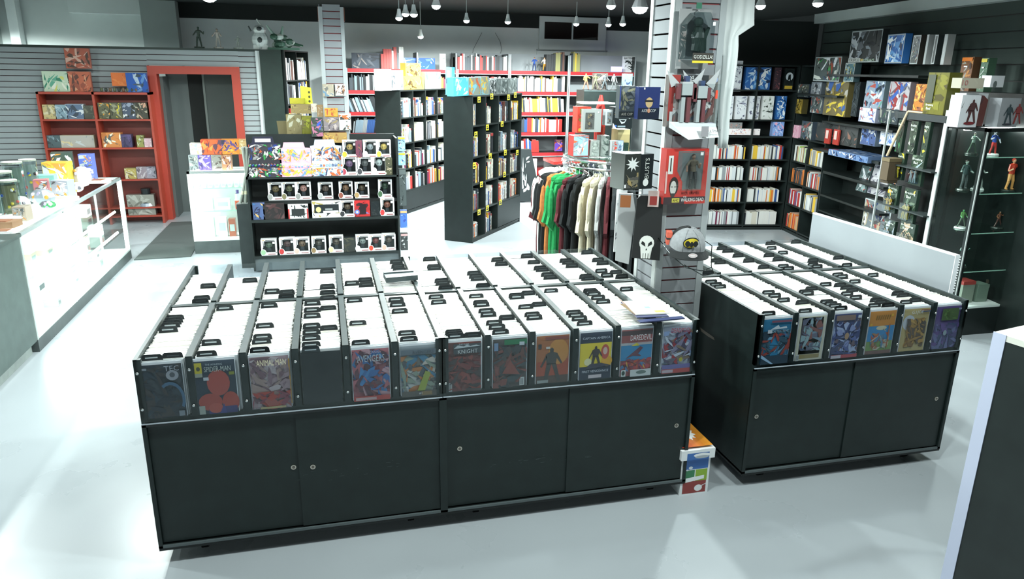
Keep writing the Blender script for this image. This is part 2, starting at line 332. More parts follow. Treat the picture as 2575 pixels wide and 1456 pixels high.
for cb, us in ((0, (.62,1.1)), (1, (.2,.8))):
    o = [q for q in bpy.data.objects if q.get('label', '').startswith(('front left', 'black comic bin cabinet beside')[cb])][0]; m = MB()
    for k in range(16): u = R.uniform(*us); z = (.36 if cb == 0 else .3)+R.uniform(-.03,.03)+(.0 if k % 3 else .02); w_ = R.uniform(.004,.03); m.poly([(u,.0055,z),(u+w_,.0055,z+.001),(u+w_,.0055,z+.0025),(u,.0055,z+.0018)], '#3f4a4a')
    m.build('door_scratches', 'paint', o)['kind'] = 'stuff'
# bagged comics: the nearest 300 singly, the rest one mass
ORD = lambda n: f'{n}{"th" if 10 < n % 100 < 14 else {1:"st",2:"nd",3:"rd"}.get(n % 10, "th")}'
BLK = ['long block', 'right block']
def colx(b, c): return (c*CP+CP/2) if b == 0 else RX0+c*CP+CP/2
Rn = random.Random(4)
cm = MB().box((-.0875,0,0), (.0875,.0042,.268), '#eef1f0').mesh('bagged_comic', ('tint',))
mass = MB()
fz = HT-.285
for b in (0, 1):
    for c in range(12 if b == 0 else 6):
        for row in (0, 1):
            y = .022 if row == 0 else DP+.03; end = DP-.02 if row == 0 else 2*DP-.03; k = 0
            full = 1.0
            if b == 0 and row == 1 and c == 0: end -= .12
            if b == 0 and row == 1 and c == 1: end -= .24
            if b == 0 and row == 1 and c in (2, 3): end -= .13
            lo = -.012 if row == 0 else -.02
            while y < end:
                dx = Rn.uniform(-.006, .006); dz = Rn.uniform(-.004, .003)+lo*.3
                if row == 0 and k < 16:
                    o = put(cm, 'bagged_comic', None, (colx(b, c)+dx*.4, y+.001, fz+dz*.5)); g = Rn.uniform(.86, 1); o.color = (g, g, g*.99, 1)
                    tag(o, f'white-backed bagged comic, {ORD(k+2)} from the front in {ORD(c+1)} front bin, {BLK[b]}', 'comic', 'bagged comics filed in the bins')
                    y += .0053
                else:
                    g = Rn.choice(('#f2f4f3', '#e9eceb', '#f4f4ee', '#dfe2e1', '#eceadf')); mass.box((colx(b,c)-.0875+dx, y, fz), (colx(b,c)+.0875+dx, y+.0042, fz+.268+dz), g); y += Rn.uniform(.0048, .0066)
                k += 1
tag(mass.build('bagged_comics', 'paint'), 'densely filed white-backed bagged comics filling the bins behind the nearest ones', 'comics', 'bagged comics filed in the bins', 'stuff')
# tabbed index dividers
TF = [[(0.08,0.577),(0.078,0.537),(0.076,0.498),(0.077,0.46),(0.079,0.397),(0.078,0.031),(0.178,0.038),(0.295,0.691),(0.291,0.178),(0.304,-0.056),(0.514,0.692),(0.514,0.361),(0.544,0.204),(0.54,0.14),(0.489,-0.009),(0.547,-0.009),(0.736,0.693),(0.734,0.57),(0.833,0.583),(0.732,0.475),(0.739,0.315),(0.825,0.267),(0.732,0.223),(0.73,0.143),(0.731,0.053),(0.957,0.695),(0.956,0.309),(0.949,-0.021),(1.178,0.663),(1.173,0.571),(1.175,0.46),(1.168,0.118),(1.171,0.034)],
 [(1.4,0.667),(1.4,0.572),(1.397,0.086),(1.401,0.058),(1.481,0.014),(1.401,-0.06),(1.615,0.637),(1.612,0.518),(1.608,0.484),(1.612,0.372),(1.617,0.317),(1.701,0.248),(1.61,0.181),(1.612,0.117),(1.613,0.041),(1.821,0.608),(1.825,0.583),(1.91,0.641),(1.823,0.396),(1.901,0.425),(1.819,0.266),(1.824,0.223),(2.049,0.657),(2.037,0.253),(2.03,0.212),(2.042,0.158),(2.032,0.079),(2.243,0.614),(2.249,0.587),(2.247,0.549),(2.256,0.48),(2.252,0.402),(2.46,0.605)],
 [(3.05,0.646),(3.031,0.588),(3.025,0.54),(3.043,-0.039),(3.034,-0.071),(3.249,0.377),(3.235,0.316),(3.239,0.229),(3.25,0.008),(3.453,0.349),(3.452,0.323),(3.443,0.171),(3.459,0.149),(3.458,0.114),(3.463,0.078),(3.538,0.152),(3.466,0.013),(3.465,-0.009),(3.456,-0.066),(3.681,0.461),(3.667,0.4),(3.677,0.266),(3.674,0.191),(3.689,0.039),(3.915,0.641),(3.905,0.597),(3.898,0.481),(3.892,0.434),(3.887,0.376),(3.893,0.324),(3.89,0.123),(3.892,0.086),(3.894,0.055),(3.889,0.015),(3.891,-0.02),(4.126,0.591),(4.104,0.213),(4.086,0.172),(4.095,0.078)],
 [(0.173,1.138),(0.168,0.9),(0.169,0.801),(0.39,1.213),(0.511,0.955),(0.611,0.922),(0.602,0.813),(0.832,1.34),(0.824,0.997),(0.826,0.872),(0.822,0.794),(0.947,1.039),(1.037,1.094),(1.042,0.995),(1.265,1.491),(1.258,1.379),(1.261,1.283)],
 [(1.497,1.52),(1.497,1.324),(1.501,1.291),(1.494,0.991),(1.497,0.942),(1.498,0.834),(1.699,1.119),(1.701,1.052),(1.714,0.997),(1.704,0.807),(1.929,1.422),(1.924,1.31),(2.143,1.489),(2.138,1.313),(2.138,1.164),(2.136,1.113),(2.139,0.998),(2.134,0.939),(2.348,1.315),(2.338,1.259),(2.343,1.18),(2.344,0.914),(2.343,0.864),(2.572,1.511),(2.566,1.292),(2.569,1.205),(2.477,1.016),(2.573,0.97),(2.485,0.916),(2.567,0.871),(2.437,0.875)],
 [(3.365,1.124),(3.355,1.074),(3.151,0.85),(3.14,0.812),(3.567,1.445),(3.576,1.364),(3.569,1.224),(3.57,1.086),(3.563,0.906),(3.794,1.19),(3.787,1.081),(3.777,0.899),(3.781,0.841),(4.017,1.517),(3.996,1.379),(3.99,1.237),(4.008,1.004),(3.998,0.894),(3.995,0.85),(4.236,1.525),(4.234,1.034),(4.197,0.812)]]
tabm = MB().box((-.086,0,0), (.086,.0016,.262), '#1b2224').prism([(-.084,.26),(.004,.26),(.0,.286),(-.008,.293),(-.074,.293),(-.081,.286)], 0, .0016, '#1d2426').mesh('index_divider', ('matte',))
tabr = MB().box((-.086,0,0), (.086,.0016,.262), '#1b2224').prism([(-.004,.26),(.084,.26),(.081,.286),(.074,.293),(.008,.293),(.0,.286)], 0, .0016, '#1d2426').mesh('index_divider', ('matte',))
lt = MB().box((-.068,-.0006,.275), (-.018,-.0001,.281), '#a9b4b8').box((-.066,-.0006,.284), (-.03,-.0001,.287), '#363f42').mesh('tab_label', ('paint',))
lr = MB().box((.018,-.0006,.275), (.068,-.0001,.281), '#363f42').mesh('tab_label', ('paint',))
cells = {}
for grp in TF:
    for x, y in grp:
        b = 0 if x < 2.75 else 1; c = int((x-(0 if b == 0 else RX0))/CP)
        c = max(0, min(11 if b == 0 else 5, c)); row = 0 if y < DP else 1; y = min(max(y, .03 if row == 0 else DP+.04), DP-.03 if row == 0 else 2*DP-.04)
        cells.setdefault((b, c, row), []).append((y, x-colx(b, c)))
for (b, c, row), L_ in sorted(cells.items()):
    for n, (y, dx) in enumerate(sorted(L_)):
        left = dx < 0
        o = put(tabm if left else tabr, 'index_divider', None, (colx(b, c), y, fz)); put(lt if left else lr, 'tab_label', o)
        tag(o, f'black tabbed divider, {ORD(n+1)} from the front in {ORD(c+1)} {"front" if row == 0 else "rear"} bin, {BLK[b]}', 'divider', 'black tabbed dividers between the comics')
o = MB().box((-.088,0,0), (.088,.004,.262), '#1b2224').prism([(-.084,.26),(.0,.26),(-.005,.288),(-.012,.293),(-.072,.293),(-.079,.287)], 0, .003, '#20282a').build('index_divider', 'gloss', None, (colx(0,3), .012, fz-.006))
tag(o, 'plain black divider facing out at the front of the fourth bin', 'divider', 'black tabbed dividers between the comics'); MB().box((-.068,-.001,.272), (-.018,-.0005,.277), '#a9b4b8').build('tab_label', 'paint', o)
# faced-out front comics: cover prints
CW, CH = .168, .256
def cover(b, c, base, fn, label, bag='#e4e8ea', dx=0, dz=0, dim=None):
    o = MB().box((-.0875,0,0), (.0875,.004,.268), bag).build('bagged_comic', 'gloss', None, (colx(b,c)+dx, .012, fz-.004+dz))
    m = MB(); m.rect(-CW/2, .002, CW/2, CH, -.0003, base); k = fn(m, o); m.build('cover_print', 'gloss', o)
    return tag(o, label, 'comic', 'comics faced out at the bin fronts')
def R_(m, x0, z0, x1, z1, col, y=-.0012): m.rect(x0, z0, x1, z1, y, col)
def code(m, x0=-.08, w=.024, z0=.006, h=.04): m.rect(x0, z0, x0+w, z0+h, -.004, '#c9cdc9'); [m.rect(x0+.004+i*.004, z0+.005, x0+.006+i*.004, z0+h-.006, -.0042, '#6a6f6f') for i in range(4)]
def body(m, cx, z0, h, col, y=-.003, lean=0):   # a plain standing man in outline
    P = lambda pts: m.poly([(cx+(a+lean*b)*h, y, z0+b*h) for a, b in pts], col)
    P([(-.05,.86),(.05,.86),(.055,.95),(.0,1.0),(-.055,.95)]); P([(-.14,.5),(.12,.5),(.17,.82),(.04,.87),(-.04,.87),(-.17,.8)])
    P([(-.16,.78),(-.13,.7),(-.28,.42),(-.32,.45)]); P([(.17,.8),(.13,.7),(.27,.5),(.31,.53)]); P([(-.14,.52),(.0,.52),(-.12,0),(-.22,0)]); P([(.0,.52),(.13,.52),(.27,0),(.18,0)])
def f0(m, o):
    art(m,-CW/2,.002,CW/2,CH,-.0005,[H('#3a4650'),H('#41484e'),H('#464242'),H('#333a42')],40,3)
    for a in range(9): t = 2.2-.3*a; m.poly([(.01+.045*math.cos(t)+.02, -.009, .09+.07*math.sin(t)), (.01+.057*math.cos(t)+.02, -.009, .09+.085*math.sin(t)), (.01+.057*math.cos(t-.3)+.02, -.009, .09+.085*math.sin(t-.3)), (.01+.045*math.cos(t-.3)+.02, -.009, .09+.07*math.sin(t-.3))], '#4d6f8c')
    text('TEC', .06, .024, o, .045, -.01, .238, '#b4b8c0'); m.disc(.045,-.008,.205,.026,.024,'#a9acb2'); m.disc(.045,-.0085,.207,.011,.012,'#5a5e64'); R_(m,-.08,.235,-.055,.245,'#9aa0a6',-.009); R_(m,.055,.01,.078,.035,'#8d959c',-.009)
def f1(m, o):
    R_(m,-CW/2,.002,CW/2,.2,'#2f3c4a'); m.disc(.01,-.003,.15,.048,.062,'#b5544a'); m.disc(-.03,-.0028,.06,.05,.042,'#b04e44'); m.disc(.055,-.0029,.055,.036,.05,'#b24e42'); R_(m,-.04,.002,.08,.035,'#3f3f74',-.0034); m.disc(-.01,-.0038,.03,.03,.025,'#bc5a4e')
    m.poly([(.005,-.004,.002),(.035,-.004,.002),(.025,-.004,.05)],'#4a4a86'); R_(m,-.082,.2,-.052,.25,'#d2c23a',-.004); m.disc(-.067,-.005,.222,.008,.01,'#5a5a40'); R_(m,-.082,.182,-.052,.2,'#a9ae9a',-.004)
    R_(m,.058,.185,.08,.2,'#8f9440',-.004); R_(m,-.05,.165,-.028,.18,'#c9cfd4',-.004); text('THE AMAZING', .07,.009,o,-.002,-.006,.24,'#bcc6c8'); text('SPIDER-MAN', .11,.024,o,.012,-.006,.218,'#c6cfc6'); R_(m,-.08,.004,-.055,.045,'#a9b0a4',-.005)
def f2(m, o):
    art(m,-CW/2,.002,CW/2,CH,-.0005,[H(c) for c in ('#a58d92','#8d727c','#b3a3a6','#7d6068','#a9918a','#c0b2b4')],45,7,.4); art(m,-CW/2,.002,CW/2,.09,-.009,[H('#b0453c'),H('#a5564e'),H('#8d4a58')],22,9,.5)
    R_(m,.082,.02,.0875,.24,'#d09a3c',-.002); text('ANIMAL MAN',.125,.028,o,.01,-.016,.232,'#d9d2b2'); code(m); m.rect(-.05,.008,.06,.018,-.0145,'#b8a878')
    pass
def f4(m, o):
    art(m,-CW/2,.002,CW/2,CH,-.0005,[H(c) for c in ('#b06a72','#8c4c54','#c29aa2','#6a4650','#3f6fa8','#5a3c48','#4a86bc')],60,11,.3,2.4); R_(m,-CW/2,.002,CW/2,.026,'#b84a46',-.012); R_(m,-.075,.006,.02,.02,'#c7a6a4',-.013)
    text('AVENGERS',.125,.034,o,.0,-.014,.215,'#c4ccd0'); text('UNCANNY',.08,.012,o,.01,-.014,.244,'#c9a9ae')
def f5(m, o):
    R_(m,-CW/2,.15,CW/2,CH,'#9aa3a8'); art(m,-CW/2,.02,CW/2,.21,-.0015,[H(c) for c in ('#565c60','#b5794a','#4a7f9c','#b9beb8','#8c9a8a','#6d6c66','#c7c0b4')],40,13,.42); m.poly([(-.01,-.012,.03),(.025,-.012,.025),(.055,-.012,.12),(.03,-.012,.13)],'#9aa84a')
    R_(m,-CW/2,.215,CW/2,.24,'#6d7880',-.011); text('AVENGERS',.1,.016,o,.02,-.012,.226,'#4d5860'); R_(m,-CW/2,.002,CW/2,.03,'#5a5650',-.012); R_(m,.01,.006,.06,.026,'#8a7450',-.0125); code(m,-.075,.024,.004,.05); text('#1',.014,.012,o,.005,-.014,.017,'#d5d9d6')
def f6(m, o):
    art(m,-CW/2,.002,CW/2,CH,-.0005,[H(c) for c in ('#7c4442','#5e3e3e','#8a4a44','#4f4444','#6b4440')],50,17,.35); R_(m,-.05,.2,.083,.25,'#4d5256',-.009); text('THE DARK',.05,.008,o,.0,-.012,.249,'#c9ced0'); text('KNIGHT',.095,.02,o,.018,-.012,.212,'#d0d4d2')
    m.poly([(-.05,-.011,.228),(.078,-.011,.236),(.06,-.011,.243),(.03,-.011,.238),(.015,-.011,.246),(.0,-.011,.238),(-.03,-.011,.245)],'#c5cccd'); code(m,-.08,.022,.006,.046)
def f7(m, o):
    art(m,-CW/2,.002,CW/2,.225,-.0005,[H(c) for c in ('#54504e','#4a4c4e','#6a4a44','#80504a','#4c5456')],50,19,.35); R_(m,-.03,.228,.083,.254,'#2f7a50',-.009); R_(m,.045,.222,.07,.24,'#c5ced2',-.010); R_(m,-.08,.2,-.06,.24,'#7a92b0',-.0095); code(m,.05,.024,.008,.044); m.poly([(-.04,-.011,.08),(.0,-.011,.15),(.03,-.011,.1),(.05,-.011,.07)],'#8a4f46')
def f8(m, o):
    R_(m,-CW/2,.002,CW/2,.045,'#5a4a42'); R_(m,-CW/2,.045,CW/2,CH,'#a86a44'); m.disc(.03,-.002,.17,.052,.068,'#c58a48'); m.poly([(-.08,-.0019,.045),(.083,-.0019,.045),(.083,-.0019,.13),(-.08,-.0019,.12)],'#a5523c'); body(m,-.005,.015,.18,'#4a4844'); R_(m,-.04,.235,.08,.252,'#8f5248',-.003); R_(m,-.035,.188,-.015,.2,'#cfcac0',-.004); R_(m,-.075,.19,-.058,.215,'#3c3838',-.003); R_(m,-.078,.008,-.02,.024,'#9aa09c',-.004)
def f9(m, o):
    R_(m,-CW/2,.002,CW/2,CH,'#3b4452'); R_(m,-.083,.075,.083,.2,'#e6cf42',-.002); m.disc(.05,-.003,.15,.022,.04,'#c25a4c'); m.disc(.05,-.0032,.155,.012,.02,'#d8b8a8'); m.disc(.06,-.0028,.1,.03,.03,'#e0aa3a'); body(m,.0,.07,.115,'#4a4440',-.004); m.disc(-.04,-.003,.1,.02,.02,'#e6e2b0'); m.poly([(-.06,-.0045,.062),(.083,-.0045,.075),(.03,-.0045,.092),(-.03,-.0045,.088)],'#4a4a56')
    text('CAPTAIN AMERICA',.145,.012,o,0,-.006,.228,'#d4d9e0'); text('FIRST VENGEANCE',.14,.012,o,0,-.006,.05,'#d4d9e0'); R_(m,-.035,.012,.035,.03,'#cfc4c6',-.004)
def f10(m, o):
    R_(m,-CW/2,.002,CW/2,CH,'#9a5a58'); R_(m,-.084,.225,.084,.25,'#5a4a4c',-.0015); R_(m,-.084,.165,.084,.185,'#b8b8b8',-.0015); R_(m,-.084,.09,.084,.172,'#3f8cb8',-.002); m.poly([(-.06,-.003,.1),(-.01,-.003,.14),(.02,-.003,.165),(.035,-.003,.155),(.01,-.003,.125),(.03,-.003,.11),(-.02,-.003,.115)],'#6a4450')
    art(m,-CW/2,.03,CW/2,.1,-.004,[H(c) for c in ('#b04a50','#c05a44','#8c4a58','#d0a04a','#5a80a8')],26,23,.4); R_(m,-.03,.002,.084,.04,'#cfd6d2',-.0085); m.disc(.03,-.009,.024,.028,.01,'#6d7f78'); R_(m,-.08,.006,-.055,.042,'#d9ddd9',-.009); m.disc(-.068,-.0095,.025,.009,.013,'#3c5048'); m.poly([(-.03,-.003,.168),(.0,-.003,.185),(.015,-.003,.168)],'#d9cc4a'); text('DAREDEVIL',.115,.03,o,.018,-.01,.215,'#e8e4e2'); text('DARK NIGHTS',.07,.01,o,.035,-.01,.188,'#c58a84')
def f11(m, o):
    R_(m,-CW/2,.002,CW/2,CH,'#aeb4c0'); art(m,-CW/2,.03,CW/2,.235,-.001,[H(c) for c in ('#8a7a68','#6b6a78','#a5444a','#c5cdd8','#5a5468','#93a8cc','#8f8aa0')],46,29,.35); R_(m,-.083,.002,.083,.026,'#b85452',-.0095); R_(m,-.08,.006,-.02,.022,'#c5b4ba',-.010); R_(m,-.083,.026,.083,.05,'#7470a4',-.009); m.disc(.02,-.0095,.075,.01,.012,'#b8b044'); text('DEADPOOL',.11,.024,o,.01,-.012,.238,'#c2444c')
def g0(m, o):
    R_(m,-CW/2,.002,CW/2,CH,'#3d7ea0'); art(m,-CW/2,.05,CW/2,.19,-.001,[H(c) for c in ('#46606e','#3f86ac','#54707c','#a05048','#7aa8c0','#3a4c58')],40,31,.4); R_(m,-.083,.002,.083,.05,'#3f505c',-.008); R_(m,-.04,.238,.08,.25,'#8c5a68',-.008); m.poly([(-.045,-.009,.2),(.0,-.009,.225),(.01,-.009,.21),(.05,-.009,.215),(.055,-.009,.203)],'#d4dde0'); text('DETECTIVE',.1,.014,o,.015,-.01,.19,'#9cc8d8'); text('COMICS',.05,.01,o,.035,-.01,.168,'#a8505a'); R_(m,-.06,.18,-.035,.2,'#d0d6d8',-.010); code(m,.055,.02,.006,.046); m.poly([(-.083,-.0095,.06),(-.083,-.0095,.04),(-.02,-.0095,.002),(-.005,-.0095,.002)],'#a9cbe4')
def g1(m, o):
    R_(m,-CW/2,.002,CW/2,CH,'#cfcdb8'); m.rect(-.066,.04,.066,.25,-.0012,'#66788c'); art(m,-.066,.06,.066,.25,-.0015,[H(c) for c in ('#5a6c82','#7c96a4','#95b0b4','#5c5860','#6a6e80','#8a5a54')],36,37,.4); R_(m,-.066,.015,.066,.038,'#9a8c62',-.002); code(m,-.08,.02,.004,.036)
def g2(m, o):
    R_(m,-CW/2,.002,CW/2,CH,'#46507c'); art(m,-CW/2,.02,CW/2,.23,-.001,[H(c) for c in ('#3c4878','#5a68a0','#aab8d8','#464e70','#8c98c4','#6b5a66')],60,41,.3,3.5); R_(m,-.083,.002,.083,.022,'#b04a54',-.011); R_(m,-.083,.002,-.02,.02,'#c4bcc4',-.0115); R_(m,-.08,.222,.04,.252,'#8c7468',-.011); m.disc(.0,-.0115,.13,.014,.02,'#b09072'); R_(m,.055,.232,.078,.248,'#ccd4da',-.0115)
def g3(m, o):
    R_(m,-CW/2,.17,CW/2,CH,'#cf8c3e'); R_(m,-CW/2,.08,CW/2,.17,'#3f8cc0'); R_(m,-CW/2,.002,CW/2,.08,'#7c9a5c'); R_(m,-CW/2,.002,CW/2,.025,'#7a5e58',-.002); m.disc(.0,-.002,.158,.034,.013,'#d5cfae'); m.poly([(.01,-.002,.15),(.02,-.002,.15),(.034,-.002,.135)],'#d5cfae'); art(m,-.06,.03,.06,.13,-.0022,[H(c) for c in ('#a87a58','#c5c0ac','#8c6a60','#a5b0a8','#b8604a','#5c86a4')],18,43,.4); m.rect(.045,.04,.052,.18,-.006,'#a86a44'); m.disc(-.07,-.003,.18,.008,.008,'#e0b03c'); m.disc(.06,-.003,.23,.008,.008,'#e0b03c')
    for k in range(7): m.poly([(-.045+k*.014,-.003,.205+.004*(k%2)),(-.04+k*.014,-.003,.205),(-.034+k*.014,-.003,.232),(-.041+k*.014,-.003,.234)],'#8a6a2c')
def g4(m, o):
    R_(m,-CW/2,.002,CW/2,CH,'#c2b07a'); m.disc(-.045,-.002,.175,.04,.045,'#c9cfd4'); art(m,-.06,.03,.07,.2,-.0025,[H(c) for c in ('#a5814a','#8f6e46','#6a5c50','#b8924e','#5e564e','#c29c58')],34,47,.4); R_(m,.02,.236,.083,.243,'#4a5a80',-.009); R_(m,.02,.246,.083,.251,'#a05a54',-.009); text('G.I.JOE',.075,.024,o,-.005,-.011,.236,'#dfe3e2')
def g5(m, o):
    R_(m,-CW/2,.002,CW/2,CH,'#6a5a8c'); art(m,-CW/2,.002,CW/2,.16,-.001,[H(c) for c in ('#5c5684','#4c5474','#6e5a94','#525e7c','#767aa4')],34,53,.4); R_(m,-.05,.175,.062,.245,'#5c7248',-.008); art(m,-.045,.18,.058,.24,-.0085,[H('#6c8a50'),H('#54683e')],8,59,.5); m.disc(-.01,-.0085,.1,.012,.016,'#9cb0b4'); R_(m,.055,.236,.075,.246,'#9aa0b0',-.010)
CV = [(0,0,'#3a4148',f0,'dark comic with a pale white logo, leftmost of all faced-out covers',-.008),(0,1,'#3a4654',f1,'comic with a big red rounded shape and a yellow corner box',-.012),(0,2,'#a58d92',f2,'mauve and red comic with pale lettering beside an orange edge',-.004),
 (0,4,'#b06a72',f4,'pink and blue comic with tall white title, right of the plain black divider',0),(0,5,'#8f979a',f5,'grey comic with orange and lime patches, last of the first cabinet',0),(0,6,'#7c4442',f6,'dull red comic with jagged white title, first of the second cabinet',-.006),(0,7,'#54504e',f7,'dark brownish comic with a green strip along its top',0),
 (0,8,'#a86a44',f8,'orange comic with a dark standing silhouette before a big moon',-.004),(0,9,'#3b4452',f9,'navy comic with a bright yellow square picture',0),(0,10,'#9a5a58',f10,'white-framed comic with blue band and tall white title',-.002),(0,11,'#aeb4c0',f11,'pale violet comic with red title, rightmost of the long block',.004),
 (1,0,'#3d7ea0',g0,'turquoise comic, leftmost in the cabinet right of the pillar',.01),(1,1,'#cfcdb8',g1,'cream-bordered comic with tall dim blue picture',.002),(1,2,'#46507c',g2,'violet comic streaked with white lines and a red foot strip',0),(1,3,'#cf8c3e',g3,'comic with orange top, blue sky and a speech balloon',.004),(1,4,'#c2b07a',g4,'hazy yellow comic with white slanted title',.004),(1,5,'#6a5a8c',g5,'purple comic with green title block, rightmost faced-out cover',0)]
for b, c, base, fn, lab, dx in CV: cover(b, c, base, fn, lab, dx=dx)
# things lying on the bins
o = MB().slab([(-.09,-.065),(.1,-.05),(.098,.055),(.07,.06),(-.088,.062)], 0, .03, '#3c4749').slab([(-.088,.03),(.09,.03),(.088,.06),(-.086,.06)], .03, .036, '#475355').build('black_pouch', 'laminate', None, [(1.236,1.024)][0]+(1.032,), math.radians(4))
tag(o, 'dark grey folded pouch lying across a rear bin of the long block', 'pouch')
bx = [(2.422,0.159)][0]
o = empty('open_comic', (bx[0], bx[1], 1.042), math.radians(-4))
MB().box((-.085,-.13,.0),(.085,.13,.004),'#3a3f5a',top='#4a4f70').build('lower_cover','gloss',o)
MB().box((-.08,-.10,.006),(.1,.12,.012),'#f0f1ec',top='#f3f4ee').build('page_block','paint',o); q = MB(); 
for a, b_, c_, d_, cc in ((.0,-.02,.03,.015,'#8fe0e0'),(.03,-.09,.085,-.055,'#e8cc6a'),(-.05,-.09,.02,-.075,'#d8dcd0'),(-.06,.05,-.03,.06,'#e8d8b0')): q.poly([(a,b_,.0125),(c_,b_,.0125),(c_,d_,.0125),(a,d_,.0125)],cc)
q.build('page_print','paint',o)['kind'] = 'stuff'
MB().poly([(-.085,-.10,.006),(-.085,.1,.006),(-.12,.1,.05),(-.13,-.07,.06)],'#c89a86').poly([(-.083,-.10,.006),(-.13,-.07,.055),(-.15,-.03,.05),(-.083,.02,.006)],'#d8b890').build('raised_page','paint',o)
tag(o, 'open comic book lying across the last front bins beside the pillar', 'comic')
o = MB().box((-.13,-.016,0),(.12,.02,.006),'#2e3450',top='#3c4468').build('thin_comic','gloss',None,(bx[0]+.03,bx[1]-.155,1.034),math.radians(3)); tag(o,'dark blue comic lying flat just in front of the open comic','comic')
# floor box between the bin blocks
o = empty('storage_box', (2.72, .2, 0), 0); LB = .42
MB().box((-.085,-.2,0),(.085,.2,.26),'#e9edef').build('box_body','paint',o); l = MB().box((-.1,-.215,.222),(.1,.215,.280),'#eef2f4').build('box_lid','paint',o)
m = MB(); m.rect(-.07,.006,.07,.08,-.2005,'#8f3d3a'); m.disc(.025,-.201,.035,.024,.02,'#e8ecee'); m.rect(-.078,.008,-.076,.01,-.201,'#ffffff'); m.rect(-.07,.08,-.004,.15,-.2005,'#3d7f58'); m.rect(.002,.08,.072,.15,-.2005,'#8fb23c'); m.rect(-.072,.154,.074,.222,-.2005,'#3f6fb4')
m.poly([(-.055,-.2012,.075),(.055,-.2012,.09),(.055,-.2012,.112),(-.055,-.2012,.102)],'#eef2f4'); m.disc(-.03,-.201,.165,.012,.009,'#dfe8ee'); m.disc(-.05,-.201,.152,.007,.005,'#dfe8ee'); m.poly([(.04,-.2012,.048),(.044,-.2012,.044),(.07,-.2012,.056),(.07,-.2012,.06)],'#dfe3e5'); m.build('printed_end','paint',o)
m = MB(); m.rect(-.066,.222,.066,.262,-.2155,'#3f6fb4'); m.disc(.022,-.216,.247,.05,.012,'#f2f5f6'); m.disc(.022,-.2162,.236,.042,.009,'#aeb6bc'); m.build('printed_lid_end','paint',l)
m = MB()
for i in range(8): t = i/8; c = [H('#c8452c')[j]*(1-t)+H('#eda233')[j]*t for j in range(3)]+[1]; m.poly([(-.09+.18*t,-.2,.2925),(-.09+.18*(t+.125),-.2,.2925),(-.09+.18*(t+.125),.205,.2925),(-.09+.18*t,.205,.2925)],tuple(c))
pts = []
for k in range(22): a = 2*PI*k/22; r_ = .055 if k % 2 else .038; pts.append((-.0+r_*math.cos(a), -.05+r_*1.5*math.sin(a), .2932))
m.poly(pts, '#f2f4f4')
for k in range(4): m.poly([(-.085,-.09+.035*k,.2934),(-.085,-.075+.035*k,.2934),(.02,-.062+.035*k,.2934),(.03,-.078+.035*k,.2934)],'#f2f4f4'); m.poly([(-.085,-.083+.035*k,.2937),(-.085,-.078+.035*k,.2937),(.0,-.069+.035*k,.2937),(.0,-.075+.035*k,.2937)],'#7a2a2c')
m.build('printed_top','paint',l); tag(o, 'white lidded cardboard storage box with orange printed top, on the floor between the cabinets', 'box')
# pale board leaning on the right bin block, foreground panel
o = empty('display_board', (4.39, .2, 1.0)); MB().box((0,0,0),(.03,1.34,.235),'#8a9196').build('board','plaster',o); MB().box((-.001,0,.228),(.031,1.34,.236),'#dfe4e6').box((.0,-.004,0),(.03,.0,.236),'#e8edf2').build('pale_edge','paint',o)
bk = MB()
for k in range(14): bk.cyl((.033,-.003,.012+k*.016),(.033,-.003,.018+k*.016),.006,.006,6,'#eef1f4')
bk.build('comb_edge','paint',o); [MB().box((.0,q,-1.0),(.03,q+.03,0),'#2b3232').build('support_strip','paint',o) for q in (.1,1.2)]
tag(o, 'long pale grey board standing along the right edge of the right bin block', 'board')
o = empty('counter_end', (3.43, -.98, 0), math.radians(-78))
MB().box((0,.0,0),(2.2,.55,1.235),'#232b2a').build('panel','laminate',o)
MB().box((0,-.001,1.225),(2.2,.56,1.25),'#e6e6dc').build('white_top','paint',o); MB().box((-.001,-.004,0),(.05,.0,1.252),'#c9d0e6').build('white_edge','paint',o)
tag(o, 'black counter end with white edging at the right foreground', 'counter')
# ---------------------------------------------------------------- books
book = MB(); W_ = (1,1,1,1)
book.box((0,0,0),(1,1,1),W_,0)
book.c[4] = H('#e9e6da'); book.m[4] = 1
book.poly([(.0,-.002,.78),(1,-.002,.78),(1,-.002,.84),(0,-.002,.84)],'#d8d8d4',1); book.poly([(.3,-.002,.3),(.7,-.002,.3),(.7,-.002,.68),(.3,-.002,.68)],'#55534e',1)
bookm = book.mesh('book', ('tint','paint'))
book2 = MB(); book2.box((0,0,0),(1,1,1),W_,0); book2.c[4] = H('#e9e6da'); book2.m[4] = 1
book2.poly([(.3,-.002,.12),(.7,-.002,.12),(.7,-.002,.72),(.3,-.002,.72)],'#3d3d40',1); book2.poly([(0,-.002,.86),(1,-.002,.86),(1,-.002,1),(0,-.002,1)],'#a83a38',1)
bookm2 = book2.mesh('book', ('tint','paint'))
book3 = MB(); book3.box((0,0,0),(1,1,1),W_,0); book3.c[4] = H('#e9e6da'); book3.m[4] = 1
for k in range(3): book3.poly([(.25,-.002,.15+k*.22),(.75,-.002,.15+k*.22),(.75,-.002,.28+k*.22),(.25,-.002,.28+k*.22)],'#6d7f8c' if k else '#8c5a5a',1)
bookm3 = book3.mesh('book', ('tint','paint'))
CN = {'#d6d8d4':'white','#ccc8ba':'cream','#1c2024':'black','#3a4148':'charcoal','#b8a27c':'tan','#d9b23a':'yellow','#a8322e':'red','#7c8f9c':'grey-blue','#2f4f86':'blue','#5a3c34':'brown','#c8cdd0':'pale grey','#6a2440':'maroon','#3f7a52':'green','#cf7430':'orange','#8a8f92':'grey','#6fb0d8':'sky blue','#6a5a8c':'purple','#9ccc3c':'lime','#8c8a58':'olive'}
NM = {v: k for k, v in CN.items()}
